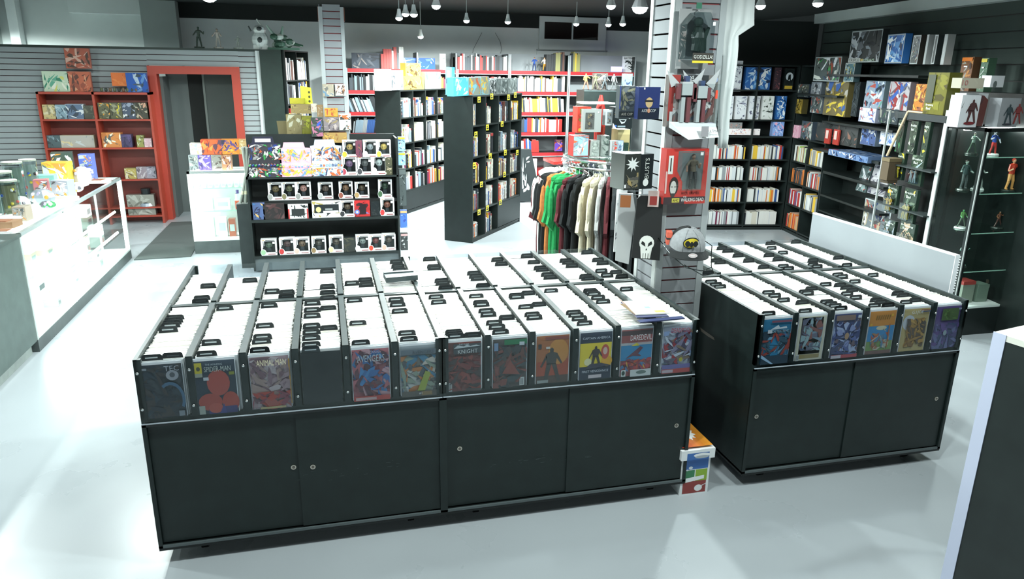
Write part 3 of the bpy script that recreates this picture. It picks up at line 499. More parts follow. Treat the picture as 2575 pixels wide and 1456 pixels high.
CREAM = ['white','cream','white','black','tan','white','grey','charcoal','cream','yellow','blue','brown','pale grey','grey-blue']
MIX = ['white','black','charcoal','red','pale grey','grey','cream','blue','white','yellow','maroon','orange','grey-blue']
MANGA = ['white','white','pale grey','cream','white','yellow','black','grey','orange','blue','white','red','pale grey']
WHITE = ['white','white','white','pale grey','white','charcoal','white','cream']
GREYB = ['grey-blue','charcoal','grey','black','blue','charcoal','grey']
budget = [296]; rest = MB(); RB = random.Random(11); used = {}
def rot_box(m, F, u0, v0, z0, u1, v1, z1, col, lean=0, top='#e9e6da'):
    P = []
    for z in (z0, z1):
        s = lean*(z-z0)
        for u, v in ((u0,v0),(u1,v0),(u1,v1),(u0,v1)): P.append(F.at(u+s, v, z))
    i = len(m.v); m.v += P; c = H(col)
    for k, q in enumerate(((0,1,5,4),(1,2,6,5),(2,3,7,6),(3,0,4,7),(4,5,6,7),(3,2,1,0))): m.f.append(tuple(i+j for j in q)); m.c.append(H(top) if k == 4 else c); m.m.append(0)
def book_row(F, u0, u1, z, pal, where, hmin=.19, hmax=.26, dep=.15, v=.03, single=True, lean=0, tk=(.012,.03), full=1.0, gap=0):
    u = u0; hh = RB.uniform(hmin, hmax); col = None
    while u < u0+(u1-u0)*full-.01:
        if col is None or RB.random() < .75: col = RB.choice(pal); hh = RB.uniform(hmin, hmax); t = RB.uniform(*tk)
        t_ = min(t, u1-u)
        if t_ < .006: break
        if single and budget[0] > 0:
            budget[0] -= 1; o = put(RB.choice((bookm, bookm2, bookm3)), 'book', None, F.at(u, v+RB.uniform(0,.02), z), F.a); o.scale = (t_*.96, dep, hh); o.color = H(NM[col])
            if lean: o.rotation_euler = (0, lean, F.a)
            used[(where, col)] = used.get((where, col), 0)+1
            tag(o, f'{col} book, {ORD(used[(where, col)])} {col} one from the left, {where}', 'book', 'books shelved spine out')
        else: rot_box(rest, F, u, v, z, u+t_*.95, v+dep, z+hh, NM[col], lean)
        u += t_+gap
def case(F, u0, u1, dep, levels, z1, bays, name, label, col='#1c2423', back='#141b1a', base=0, cat='bookcase', t=.02, plinth=.08, shelf_col=None, mats='laminate', group=None):
    o = empty(name, F.at(u0, 0, 0), F.a); W = u1-u0; P = lambda m, n: m.build(n, mats, o)
    P(MB().box((0,0,base),(t,dep,z1),col), 'side_panel'); P(MB().box((W-t,0,base),(W,dep,z1),col), 'side_panel')
    P(MB().box((0,0,z1-t),(W,dep,z1),col), 'top_board'); P(MB().box((t,dep-.01,base),(W-t,dep,z1-t),back), 'back_board')
    if plinth: P(MB().box((t,.01,base),(W-t,.03,base+plinth),col), 'plinth')
    for k, z in enumerate(levels): P(MB().box((t,.004,z-t),(W-t,dep-.01,z),shelf_col or col), 'shelf')
    for b in bays: P(MB().box((b-u0-t/2,.002,base+plinth),(b-u0+t/2,dep-.012,z1-t),col), 'upright')
    return tag(o, label, cat, group)
# two free-standing double bookcases
FBf = Fr(*(2.692,6.202), 52.9); FAf = Fr(1.99, 8.3, 54.5)
LB_ = sorted(z for u, z in [(0.07,1.536),(0.071,1.136),(0.071,0.784),(0.071,0.424),(0.072,0.051)])
case(FBf, 0, 1.655, .42, LB_[1:]+[LB_[0]], 1.91, (.41,.83,1.24), 'bookcase', 'black double bookcase with yellow shelf tags, nearest to the clothes rack', plinth=.05)
LA_ = sorted(z for u, z in [(-0.001,1.501),(-0.023,1.116),(0.016,0.716),(0.097,0.376)])
case(FAf, 0, 1.66, .44, LA_, 1.91, (.41,.83,1.24), 'bookcase', 'black bookcase behind the vinyl toy display, its end panel facing forward', plinth=.05)
MB().box((.02,.0,.06),(1.64,.02,LA_[0]-.02),'#1a2121').build('kick_panel','laminate',bpy.data.objects['bookcase.001'])
MB().box((.83,.0,.06),(1.64,.02,LB_[1]-.022),'#1a2121').build('kick_panel','laminate',bpy.data.objects['bookcase'])
for j, z in enumerate(sorted(LB_, reverse=True)):
    for k, (a, b_) in enumerate(((.02,.4),(.42,.82),(.84,1.23),(1.25,1.63))):
        if j == 4 and k > 1: continue
        if j == 3 and k > 2 and False: continue
        book_row(FBf, a+.01+(.05 if k == 0 else 0), b_, z+.001, MIX if j > 2 else CREAM, f'{["top","second","third","fourth","lowest"][j]} shelf, {["nearest","second","third","farthest"][k]} bay, tagged bookcase', .17, .27, tk=(.014,.034), full=(.55,.75,.95,.95)[k] if j else (.35,.6,.95,.95)[k])
for j, z in enumerate(sorted(LA_, reverse=True)):
    for k, (a, b_) in enumerate(((.02,.4),(.42,.82),(.84,1.23),(1.25,1.63))):
        book_row(FAf, a+.01, b_, z+.001, CREAM if j < 2 else MIX, f'{["top","second","third","fourth"][j]} shelf, {["nearest","second","third","farthest"][k]} bay, plain bookcase', .18, .29, tk=(.016,.04), full=(.95,.9,.97,.9)[k], single=j == 0 or (j < 4 and k < 1))
tg = MB().box((0,-.003,0),(.085,0,.075),'#d9c93a').mesh('shelf_tag', ('paint',)); tgb = MB().rect(.012,.012,.073,.034,-.0035,'#2c2c20').rect(.012,.044,.05,.058,-.0035,'#4a4620').mesh('tag_print', ('paint',))
for u, z in [(0.187,1.85),(0.58,1.879),(1.144,1.854),(1.387,1.88),(0.447,1.483),(0.932,1.501),(0.094,1.414),(0.542,1.095),(1.056,1.095),(0.267,0.747),(1.037,0.787),(0.461,0.393),(0.047,1.021),(0.194,0.382),(0.906,0.406),(1.497,1.054)]:
    q = put(tg, 'shelf_tag', bpy.data.objects['bookcase'], (max(.005,u-.04), -.002, z-.03)); put(tgb, 'tag_print', q)
# dark end shelf beside the slatted wall
FEf = Fr(.33, 8.6, 72)
o = case(FEf, 0, 1.1, .3, [.5,.9,1.3,1.68,2.03], 2.46, (.55,), 'bookcase', 'dark bookcase end-on against the end of the slatted wall', base=0)
MB().box((-.0,-.02,0),(.012,.0,2.46),'#1a2121').build('edge_strip','laminate',o)
e = tag(MB().box((0,0,0),(.3,.03,2.46),'#20302b').build('end_panel','laminate',None,(.0,8.55,0)), 'tall dark green-black panel closing the end of the slatted wall', 'panel')
for j, z in enumerate((2.03,1.68,1.3)): book_row(FEf, .03, .5, z, MIX if j else ['brown','red','black','white','charcoal'], 'x', .24, .34, single=False, tk=(.02,.05)); book_row(FEf, .58, 1.05, z, CREAM, 'x', .24, .34, single=False)
# red-shelved wall run at the back: six bays of slatted gondola
FGf = Fr(1.3, 10.5, 0)
zs = [2.2, 1.83, 1.455, 1.085, .70]
for k, (a, b_) in enumerate(((1.28,2.55),(2.55,3.25),(3.25,4.23),(4.23,5.38),(5.38,6.72))):
    o = empty('wall_shelving', (a, 10.5, 0)); W = b_-a
    MB().box((0,.5,0),(W,.6,2.52 if k > 1 else 2.2),'#a8aeb2').build('back_panel','plaster',o)
    for q in (0, W-.03): MB().box((q,-.02,.0),(q+.03,.5,2.5 if k in (3,4) or q else 2.22),'#181f1f').box((q+.004,-.024,.0),(q+.026,-.02,2.5 if k in (3,4) or q else 2.22),'#9aa0a4').build('upright','paint',o)
    for j, z in enumerate(zs):
        s_ = MB().box((.03,0,z-.03),(W-.03,.5,z-.004),'#2a2525').build('shelf','paint',o); MB().box((.03,-.012,z-.05),(W-.03,-.001,z+.012),'#a83034').box((.03,-.014,z-.062),(W-.03,0,z-.051),'#b9bfc2').build('red_price_strip','gloss',s_)
    MB().box((.03,-.16,.30),(W-.03,.5,.40),'#8c2a2a').build('base_deck','gloss',o)
    tag(o, ['leftmost red-striped wall shelving bay beside the slatted post','red-striped wall shelving bay behind the white-figure packs','red-striped wall shelving bay behind the tagged bookcase top','fullest red-striped wall shelving bay under the small window','rightmost red-striped wall shelving bay behind the black screen'][k], 'shelving', 'red-striped shelving on the far wall')
def grow(x0, x1, y, pal, h0, h1, lean=0, full=1, tk=(.014,.03)):   # a row of the far wall, from measured x range
    book_row(FGf, x0-1.3, x1-1.3, y+.012, pal, 'x', h0, h1, single=False, lean=lean, full=full, tk=tk, dep=.17, v=.05)
for j, z in enumerate(zs):
    if j == 0:
        grow(1.9, 2.3, z, ['black','white','charcoal','cream','red','tan','brown'], .24, .38, tk=(.03,.06)); grow(3.22,4.2, z, ['white','red','charcoal','blue','white','black','pale grey'], .22,.30); grow(4.95,5.32, z, ['charcoal','black','olive','brown','yellow'], .3,.36, tk=(.03,.05)); grow(5.42,5.62, z, ['charcoal','olive','yellow'], .3,.36)
    elif j in (1,2):
        grow(1.33, 2.5, z, GREYB if j == 1 else ['charcoal','white','black','grey-blue'], .2,.28, lean=0 if j == 1 else -.35); grow(4.27,5.33, z, CREAM if j == 1 else ['red','white','black','white','charcoal','yellow','pale grey'], .22,.29, lean=0 if j == 1 else -.08); grow(2.6,4.2,z,MIX,.2,.27)
    elif j == 3:
        grow(1.35,2.5, z, GREYB, .2,.27, lean=.15); grow(4.27,5.3, z, ['yellow','charcoal','white','red','white','blue','white'], .22,.28); grow(2.6,4.2,z,MIX,.2,.27)
    else: grow(4.28,4.85, z, ['charcoal','red','white','white','blue'], .2,.27, lean=-.06)
# black corner shelving, far right: two faces
FKf = Fr(7.4, 6.25, -9.6); FRf = Fr(7.4, 6.25, -99.6)
kz = [z for u, z in [(-0.624,2.012),(-0.578,1.602),(-0.551,1.368),(-0.514,1.04),(-0.479,0.734),(-0.443,0.418),(-0.404,0.078)]]
rz_ = [z for u, z in [(0.379,1.638),(0.459,1.358),(0.562,0.994),(0.641,0.714),(0.723,0.423),(0.82,0.079)]]
case(FKf, -1.95, 0, .36, kz[:-1]+[max(.06,kz[-1])], 2.35, (-1.2,-.6,), 'bookcase', 'black corner bookcase facing forward below the model kits', plinth=.04)
case(FRf, 0.02, .98, .34, [1.98]+kz[2:-1]+[max(.06,kz[-1])], 2.35, (.5,), 'bookcase', 'black bookcase of white volumes beside the corner, facing left', plinth=.04)
for j in range(3, 7):
    w_ = f'{["first","second","third","fourth"][j-3]} manga shelf'
    book_row(FKf, -.57, -.05, max(.061,kz[j]), MANGA if j < 6 else WHITE, w_+', corner case, right half', .17,.2, single=True, tk=(.012,.02), full=.93)
    book_row(FKf, -1.17, -.63, max(.061,kz[j]), MANGA if j < 6 else ['white','maroon','grey','pale grey'], w_+', corner case, left half', .17,.2, single=True, tk=(.012,.02), full=.93)
    book_row(FKf, -1.9, -1.24, max(.061,kz[j]), MANGA, 'x', .17,.2, single=False)
    book_row(FRf, .06, .47, max(.061,kz[j]), (['black','pale grey','lime','yellow','white','tan'],['charcoal','black','orange','charcoal'],['red','white','blue','white'],['red','brown','tan','orange','tan'])[j-3], w_+', side case, far half', .17,.22, single=True, tk=(.012,.022), full=.9)
    if j < 6: book_row(FRf, .53, .94, max(.061,kz[j]), (['white','grey','tan','yellow','white'],['white','brown','orange','red','grey-blue'],['yellow','grey','white','pale grey','charcoal'])[j-3], w_+', side case, near half', .17,.22, single=True, tk=(.012,.022), full=.93)
tag(rest.build('shelved_books','paint'), 'rows of books and comic volumes on the far and corner shelves', 'books', 'books shelved spine out', 'stuff')
# slatted black run with hook shelves nearer than the bookcase
o = case(FRf, 1.0, 2.75, .3, [.5], 1.0, (), 'shelf_base', 'low black shelf base below the model kit boxes at the right wall', plinth=.06, cat='shelf')
# ---------------------------------------------------------------- printed boxes
def pbox(name, F, rc, dep, base, pal, label, cat='box', group=None, v=0, n=22, seed=0, side=None, top=None, s=.35, tilt=0, extra=None, frame=None, txt=None):
    u0, z0, u1, z1 = rc; W = max(.02, u1-u0); Hh = max(.02, z1-z0)
    o = MB().box((0,0,0),(W,dep,Hh),side or base,top=top or side or base,front=base).build(name,'gloss',None,F.at(u0, v, z0),F.a)
    m = MB(); e = .004
    if frame: m.rect(e/2,e/2,W-e/2,Hh-e/2,-.0004,frame); e = .014
    if pal: m.rect(e,e,W-e,Hh-e,-.0007,pal[0]); art(m, e, e, W-e, Hh-e, -.001, [H(c) for c in pal], n, seed or hash_(label), s)
    if extra: extra(m, W, Hh)
    if m.v: m.build('printed_front','gloss',o)
    if txt: 
        for (s_, fx, fz_, fw, fh, cc) in txt: text(s_, fw*W, fh*Hh, o, fx*W, -.0075, fz_*Hh, cc)
    if tilt: o.rotation_euler = (tilt, 0, F.a)
    return tag(o, label, cat, group)
def hash_(s): 
    h = 7
    for ch in s: h = (h*31+ord(ch)) % 100003
    return h
def figure(m, x, y, z, h, skin, top, legs, seed=0, hair=None, spread=.1, arms=None):
    """a small toy person of height h standing on z"""
    R = random.Random(seed); L_ = lambda a, b_, r0, r1, c: m.cyl(a, b_, r0*h, r1*h, 7, c)
    hp = (x, y, z+.5*h); sh = (x+R.uniform(-.03,.03)*h, y, z+.8*h)
    for sgn in (-1, 1):
        kn = (x+sgn*(.06+spread*.5)*h, y-.03*h, z+.27*h); L_((x+sgn*.05*h, y, z+.5*h), kn, .06, .045, legs); L_(kn, (x+sgn*(.06+spread)*h, y, z+.02*h), .045, .035, legs); m.ball((x+sgn*(.06+spread)*h, y-.03*h, z+.02*h), (.035*h,.06*h,.022*h), 7, 4, legs)
        el = (sh[0]+sgn*R.uniform(.16,.26)*h, y-R.uniform(0,.08)*h, z+R.uniform(.58,.72)*h); hd = (el[0]+sgn*R.uniform(-.06,.1)*h, el[1]-.1*h, el[2]+R.uniform(-.15,.12)*h)
        L_((sh[0]+sgn*.11*h, y, z+.79*h), el, .04, .032, arms or top); L_(el, hd, .032, .024, skin); m.ball(hd, .03*h, 6, 4, skin)
    m.cyl(hp, (sh[0], y, z+.66*h), .085*h, .08*h, 9, top); m.cyl((sh[0], y, z+.66*h), sh, .08*h, .125*h, 9, top); m.ball((sh[0], y, z+.8*h), (.14*h,.08*h,.05*h), 9, 5, top)
    m.cyl(sh, (sh[0], y, z+.87*h), .035*h, .032*h, 7, skin); m.ball((sh[0], y, z+.93*h), (.055*h,.062*h,.07*h), 9, 6, skin); m.ball((sh[0], y+.01*h, z+.95*h), (.06*h,.064*h,.06*h), 9, 6, hair or '#2c2420')
    return m
MECH = ['#8c99a8','#c8d0d8','#4a5a78','#2c3440','#a8524a','#5c7ca8','#d8dcdc','#6b7480']; DKM = ['#4a5250','#2c3432','#7c8480','#a8aca4','#8a4a3c','#3c4a5c','#c0c4bc']; BLUE = ['#2f62a4','#5c94cc','#c8d8e4','#1c3050','#8cb4d8','#e8ecec']
GOLD = ['#8a7430','#5c5020','#c0a448','#3c3820','#a89858']; GRN = ['#3c6a4c','#8cb49c','#2c4438','#c8d0c4','#5c7c68']; WHT = ['#dfe2e6','#b8bcc8','#5c5c70','#8c90a4','#f0f2f4']; BROWN = ['#7a5a3c','#b88a50','#4a3a2c','#c86a34','#8c7860']
KG = 'model kit boxes on the black shelving'
T1 = [([(-0.956,1.986,-0.828,2.399)][0], WHT, '#e8eaec', 'tall white model kit box with a dark mechanical picture, beside the hanging shirt'),
 ([(-0.774,2.01,-0.406,2.316)][0], BLUE, '#1e4c80', 'wide bright blue model kit box on the top corner shelf'), ([(-0.359,2.015,-0.257,2.318)][0], ['#3c2c34','#6a3c40','#2c2830','#8c5a5c'], '#2c2428', 'narrow dark maroon kit box beside the blue one'),
 ([(-0.207,2.012,-0.066,2.31)][0], ['#1c2220','#222a2a'], '#1a2020', 'black kit box with a white round emblem'),
 ([(-1.072,1.597,-0.909,1.921)][0], WHT, '#e8eaee', 'white kit box with violet machine, left of four alike'), ([(-0.869,1.599,-0.713,1.924)][0], WHT, '#eceef0', 'white kit box, second of four in the corner row'), ([(-0.671,1.601,-0.522,1.926)][0], WHT, '#eceef0', 'white kit box, third of four in the corner row'), ([(-0.478,1.603,-0.319,1.929)][0], ['#dfe2e0','#5c6a60','#3c4440','#b8c0b8','#e8ecea'], '#eceeec', 'white kit box with dark green machine, last of four'),
 ([(-0.273,1.605,-0.133,1.931)][0], BLUE, '#2c5c94', 'blue kit box at the corner end of the white ones'),
 ([(-1.062,1.38,-0.475,1.469)][0], ['#f0e8e8','#d8a8a8','#e8c8b8','#a8a0b0'], '#eeeaea', 'long low white box with a row of small pink pictures'), ([(-0.949,1.47,-0.748,1.556)][0], ['#8c8c8c','#5c5c5c','#b88a80'], '#8c9090', 'small grey box on top of the long low box'), ([(-0.292,1.37,-0.128,1.573)][0], ['#88a8dc','#c8d0f0','#e0a8c0','#4c6cb0'], '#88a4d8', 'pale blue and pink box in the corner')]
for k, (rc, pal, base, lab) in enumerate(T1):
    def em(m, W, Hh):
        if 'emblem' in lab: m.disc(W*.5,-.006,Hh*.62,W*.38,W*.4,'#c8d0d4'); m.poly([(W*.3,-.0065,Hh*.35),(W*.5,-.0065,Hh*.5),(W*.7,-.0065,Hh*.35),(W*.6,-.0065,Hh*.75),(W*.5,-.0065,Hh*.68),(W*.4,-.0065,Hh*.75)],'#1a2020'); m.rect(W*.1,Hh*.06,W*.9,Hh*.2,-.0065,'#c8a83c')
    pbox('model_kit_box', FKf, rc, .09, base, pal, lab, group=KG, n=26, seed=k+70, extra=em, v=.04, s=.28)
MB_T = [([(-0.04,1.358,0.165,1.536)][0],['#e0b0c0','#d890a8','#f0d8e0'],'#e0a8bc','small pink box near the corner on the left-facing shelf'),([(0.238,1.365,0.562,1.612)][0],DKM,'#3c4650','dark kit box behind small figures, right of the pink box'),
 ([(-0.007,1.696,0.186,1.896)][0],GOLD,'#4a4428','small gold and black kit box, lower left of its pile'),([(0.424,1.731,0.748,1.944)][0],DKM,'#5c6470','grey kit box between gold ones'),([(-0.071,1.925,0.319,2.102)][0],DKM,'#3a4450','dark kit box on top of the gold pair'),([(0.378,1.935,0.672,2.135)][0],['#8c949c','#c8ccd0','#3c4044'],'#5c646c','grey-white kit box atop the pile beside the big gold box'),
 ([(0.788,1.726,1.366,2.166)][0],['#6a6040','#3c3c34','#8c7c44','#a8a49c','#3c5a94','#c8b040'],'#5c5434','large gold-brown kit box with glare, middle of the wall'),([(1.495,1.748,1.628,2.156)][0],['#20282a','#343c40'],'#1a2022','tall black kit box with grey foot'),
 ([(0.524,2.147,1.218,2.453)][0],DKM+['#3c8c4c','#c8ccd0'],'#4a4c48','grey-green kit box with a bright green corner'),([(1.323,2.151,1.556,2.375)][0],['#4c6c74','#8c9c9c','#2c3c40','#a89c58'],'#3c5054','narrow teal kit box right of the green-cornered one'),
 ([(1.382,2.376,2.049,2.738)][0],['#343838','#5c6064','#a8acb0','#22282a','#7c848c'],'#2c3030','big dark kit box with white band reading TRIPLE, topmost row'),([(2.164,2.362,2.495,2.668)][0],BLUE,'#3c78c0','blue kit box in the topmost row'),([(2.642,2.351,2.777,2.641)][0],DKM,'#3c3834','dark brown kit box in the topmost row'),([(2.874,2.35,2.908,2.639)][0],['#a8acac','#c0c4c4'],'#b0b4b4','pale grey side of a slim upright kit box, first of two'),([(3.004,2.35,3.061,2.633)][0],['#3c4444','#545c5c','#2c3030'],'#343a3a','dark slim kit box between the two grey ones'),([(3.156,2.345,3.207,2.63)][0],['#a8acac','#c0c4c4'],'#b0b4b4','pale grey side of a slim upright kit box, last in the topmost row'),
 ([(1.755,1.865,2.155,2.173)][0],MECH+['#5c8c7c'],'#5c6c74','large pale machine kit box, left of the middle row'),([(2.251,1.868,2.637,2.173)][0],['#a8a4a8','#8c3c3c','#5c5c64','#c8c4c4','#3c5ca0'],'#7c7074','red and grey machine kit box in the middle row'),([(2.735,1.881,3.002,2.156)][0],['#b87838','#5c3c30','#8c5a44','#e0a858'],'#6a4430','orange-brown kit box in the middle row'),
 ([(1.695,1.699,2.056,1.867)][0],['#c8ccd8','#6c78a8','#a84c4c','#8c90a8'],'#8c90a4','white and red kit box leaning below the middle row'),([(2.116,1.714,2.502,1.881)][0],['#3c4448','#5c646c','#8c8c84','#4c6c50'],'#3c4448','dark grey kit box leaning below the middle row'),
 ([(1.805,1.44,2.128,1.643)][0],['#4c5c84','#2c3448','#c0c4c8','#5c7cb8'],'#5c6874','cube-like blue kit box standing on the tilted boxes'),([(2.208,1.479,2.568,1.651)][0],['#c8ccd0','#5c78b0','#8ca4cc'],'#8c9cb8','pale blue kit box right of the cube-like one'),
 ([(0.684,1.384,1.735,1.622)][0],['#3c4040','#545454','#7c5c50','#2c3230'],'#343838','long dark kit box behind two red cards')]
for k, (rc, pal, base, lab) in enumerate(MB_T):
    pbox('model_kit_box', FRf, rc, .08, base, pal, lab, group=KG, n=26, seed=k+170, v=-.06 if rc[1] > 2.1 else .0, s=.28, frame='#9aa2a2' if rc[1] > 2.1 else None, txt=[('TRIPLE', .2, .075, .36, .09, '#22282a'), ('GUNDAM', .66, .08, .4, .07, '#a8c0a8')] if 'TRIPLE' in lab else None, extra=(lambda m, W, Hh: (m.rect(.004,.004,W*.42,Hh*.14,-.007,'#a8aca8'), m.disc(W*.47,-.007,Hh*.08,W*.05,Hh*.04,'#b09040'))) if 'TRIPLE' in lab else None)
# ---------------------------------------------------------------- black display of window boxes
o = case(Fr(0, 5.2, 0), 0, 1.64, .38, [], 1.07, (), 'toy_display', 'low black tiered display full of white window boxes', plinth=.0, base=.02, cat='display')
for z in (.6, .19): MB().box((.02,.0,z-.03),(1.62,.37,z),'#1c2423').build('shelf','laminate',o)
MB().box((.02,.02,.02),(1.62,.04,.16),'#5a6365').build('plinth','laminate',o); MB().box((0,.38,1.05),(1.64,.40,1.5),'#1a2121').build('upper_back','laminate',o); MB().box((1.62,-.0,1.07),(1.64,.38,1.48),'#1a2121').build('upper_side','laminate',o)
def popmesh():
    W, Hh, D = 1, 1, .09; m = MB(); c = '#e9ebec'; k = '#141818'
    m.box((0,0,0),(W,.002,.16),c); m.box((0,0,.9),(W,.002,1),c); m.box((0,0,.16),(.1,.002,.9),c); m.box((.9,0,.2),(W,.002,.9),c); m.box((.1,0,.16),(.9,.002,.2),c)
    m.box((0,.002,0),(.008,D,1),c); m.box((.992,.002,0),(1,D,1),c); m.box((0,.002,.992),(1,D,1),'#eef0f0'); m.box((0,.002,0),(1,D,.008),c); m.box((.008,D-.002,.008),(.992,D,.992),k); m.box((.008,.002,.01),(.992,D-.002,.05),k); return m.mesh('window_box', ('paint',))
pm = popmesh(); film = MB().rect(.1,.2,.9,.9,.001,'#ffffff').mesh('window_film', ('film',))
fgm = MB().ball((.5,.045,.6),(.24,.035,.19),10,7,W_,0).box((.38,.035,.12),(.62,.06,.42),'#2c3036',1).ball((.42,.012,.6),(.035,.004,.035),6,4,'#14171a',1).ball((.58,.012,.6),(.035,.004,.035),6,4,'#14171a',1).box((.36,.03,.05),(.48,.06,.14),'#2c3036',1).box((.52,.03,.05),(.64,.06,.14),'#2c3036',1).mesh('toy_figure', ('tint','paint'))
prm = MB(); prm.disc(.13,-.0012,.2,.19,.19,'#e9ebec'); prm.disc(.12,-.0016,.2,.16,.165,W_,m=1); prm.rect(.34,.03,.97,.13,-.0012,'#f2f4f4'); prm.rect(.42,.055,.9,.105,-.0018,'#8a4a4c'); prm.rect(.3,.92,.9,.97,-.0012,'#5a5a58'); prm.rect(.1,.93,.24,.965,-.0012,'#a8863c'); prm.rect(.74,.72,.88,.84,-.0014,'#f0f2f2'); prm.rect(.1,.5,.14,.9,-.0012,'#e9ebec'); prm.rect(.18,.6,.21,.9,-.0012,'#e9ebec')
prm = prm.mesh('front_print', ('paint','tint'))
def pop(rc, c1, c2, lab, tint=None, y=5.2, v=.02):
    x0, z0, x1, z1 = rc; o = put(pm, 'window_box', None, (x0, y+v, z0)); o.scale = (x1-x0, 1, z1-z0)
    put(film, 'window_film', o); f = put(fgm, 'toy_figure', o); f.color = H(c1); p = put(prm, 'front_print', o); p.color = H(c2)
    tag(o, lab, 'box', 'white window boxes of the black display')
PT = [(1.038,1.279,1.194,1.482),(1.262,1.281,1.418,1.476),(1.415,1.279,1.567,1.48),(1.018,1.059,1.187,1.267),(1.194,1.058,1.355,1.265),(1.354,1.055,1.512,1.273),(0.211,0.814,0.37,1.012),(0.36,0.81,0.513,1.009),(0.508,0.806,0.671,1.006),(0.748,0.804,0.91,0.991),(0.976,0.798,1.129,0.991),(1.153,0.788,1.312,0.972),(1.417,0.786,1.571,0.997),(0.98,0.598,1.139,0.783),(1.429,0.583,1.585,0.786),(0.094,0.231,0.262,0.414),(0.29,0.227,0.459,0.417),(0.455,0.225,0.62,0.41),(0.641,0.222,0.801,0.408),(0.834,0.213,0.995,0.406),(1.133,0.221,1.289,0.41),(1.286,0.219,1.438,0.404),(1.436,0.218,1.588,0.409)]
PC = [('#a88c50','#c8a030','gold-capped window box, upper row of the display top'),('#8c9094','#d8dcdc','window box with a round white badge, upper row of the display top'),('#b89c50','#d8b83c','window box with a yellow hooded badge, last of the top row'),('#6a4c6c','#a83c4c','window box with a red capped badge, lower row of the display top'),('#4c4c4c','#3c3c40','window box with a black-haired badge, lower row of the display top'),('#a0a8a8','#e0e2e0','window box with a pale grey figure and small orange mark, display top'),
 ('#6c5c40','#9c9c98','dim window box, first of three at left on the middle shelf'),('#5c5c44','#7c7454','dim window box, second of three at left on the middle shelf'),('#a87c74','#8c8c88','dim window box with pinkish figure, third at left on the middle shelf'),('#5c4c44','#a8a8a8','window box standing alone at the centre of the middle shelf'),('#7c5c44','#8c4c3c','window box with brown-haired badge on the middle shelf, upper row'),('#4c4030','#a88c5c','window box with tan badge on the middle shelf, upper row'),('#2c4030','#3c5c3c','dark window box with green badge, upper right of the middle shelf'),
 ('#5c4c3c','#2c2c30','cream-cornered window box beside the wide white box, middle shelf'),('#7c4c40','#b83434','window box with a red masked badge at the right of the middle shelf'),('#4c5c4c','#8cb08c','window box with pale green badge, first on the bottom shelf'),('#4c3030','#b83434','window box with red badge, second on the bottom shelf'),('#6c5440','#c8b0a4','window box with pale faced badge, third on the bottom shelf'),('#443c34','#8c7450','window box with brown badge, fourth on the bottom shelf'),('#54483c','#d0c898','window box with blond badge, fifth on the bottom shelf'),('#7c8480','#e4e8e8','window box with white ghostly badge, sixth white one below'),('#6c2828','#c84430','window box with orange-red badge and red figure, bottom shelf'),('#4c4038','#c8a898','window box at the far right of the bottom shelf')]
for rc, (a, b_, l) in zip(PT, PC):
    x0, z0, x1, z1 = rc; h_ = z1-z0; base_ = 1.071 if z0 > 1.0 and z0 < 1.2 else z0
    if z0 < .35: base_ = .191
    elif z0 < .72: base_ = .601
    elif z0 < 1: base_ = .80
    elif z0 > 1.2: base_ = 1.072+.195
    pop((x0, base_, x1, base_+(h_ if z0 < 1.2 else .19)), a, b_, l, v=.09 if .72 < z0 < 1 else .02)
MB().box((.02,.06,.76),(1.62,.36,.799),'#141919').build('riser','laminate',bpy.data.objects['toy_display'])
FD = Fr(0, 5.2, 0)
def rq(*r): return r
D2 = [([(0.039,0.597,0.167,0.792)][0],['#4c5c84','#c8a468','#3c6c9c','#2c2c44'],'#4a5474','dark blue booklet with a golden streak, left end of the middle shelf'),([(0.145,0.629,0.372,0.804)][0],['#2c2828','#4c3434','#3c3030','#5c4444'],'#3c3434','wide dark red-black window box on the middle shelf'),
 ([(0.67,0.603,0.989,0.792)][0],['#e4e6e6','#c8cccc','#3c3c3c','#a89858','#f0f0f0'],'#e8eaea','very wide white window box with a toy vehicle'),([(0.413,0.602,0.628,0.761)][0],['#dde0e0','#2c3030','#e8ebeb'],'#e6e8e8','white and red box with a dark curved window'),
 ([(1.133,0.592,1.309,0.774)][0],['#b83030','#2c2024','#a02c2c','#3c2428','#6c80c0'],'#b43030','red window box with a small blue eye mark'),([(1.316,0.6,1.421,0.771)][0],['#1c2224','#2c3030'],'#1c2222','black box behind the red one on the middle shelf'),
 ([(0.993,0.254,1.125,0.426)][0],['#2c302c','#4c4c3c','#3c3c30'],'#23292a','dark olive window box between white ones on the bottom shelf'),([(1.177,1.074,1.25,1.263)][0],['#6c3c4c','#3c3c44','#8c5c4c'],'#5c3c48','slim maroon box between white boxes on the display top'),([(1.498,1.063,1.576,1.267)][0],['#4c4c3c','#a89c84','#3c3c34'],'#54543c','small olive box at the lower right of the display top')]
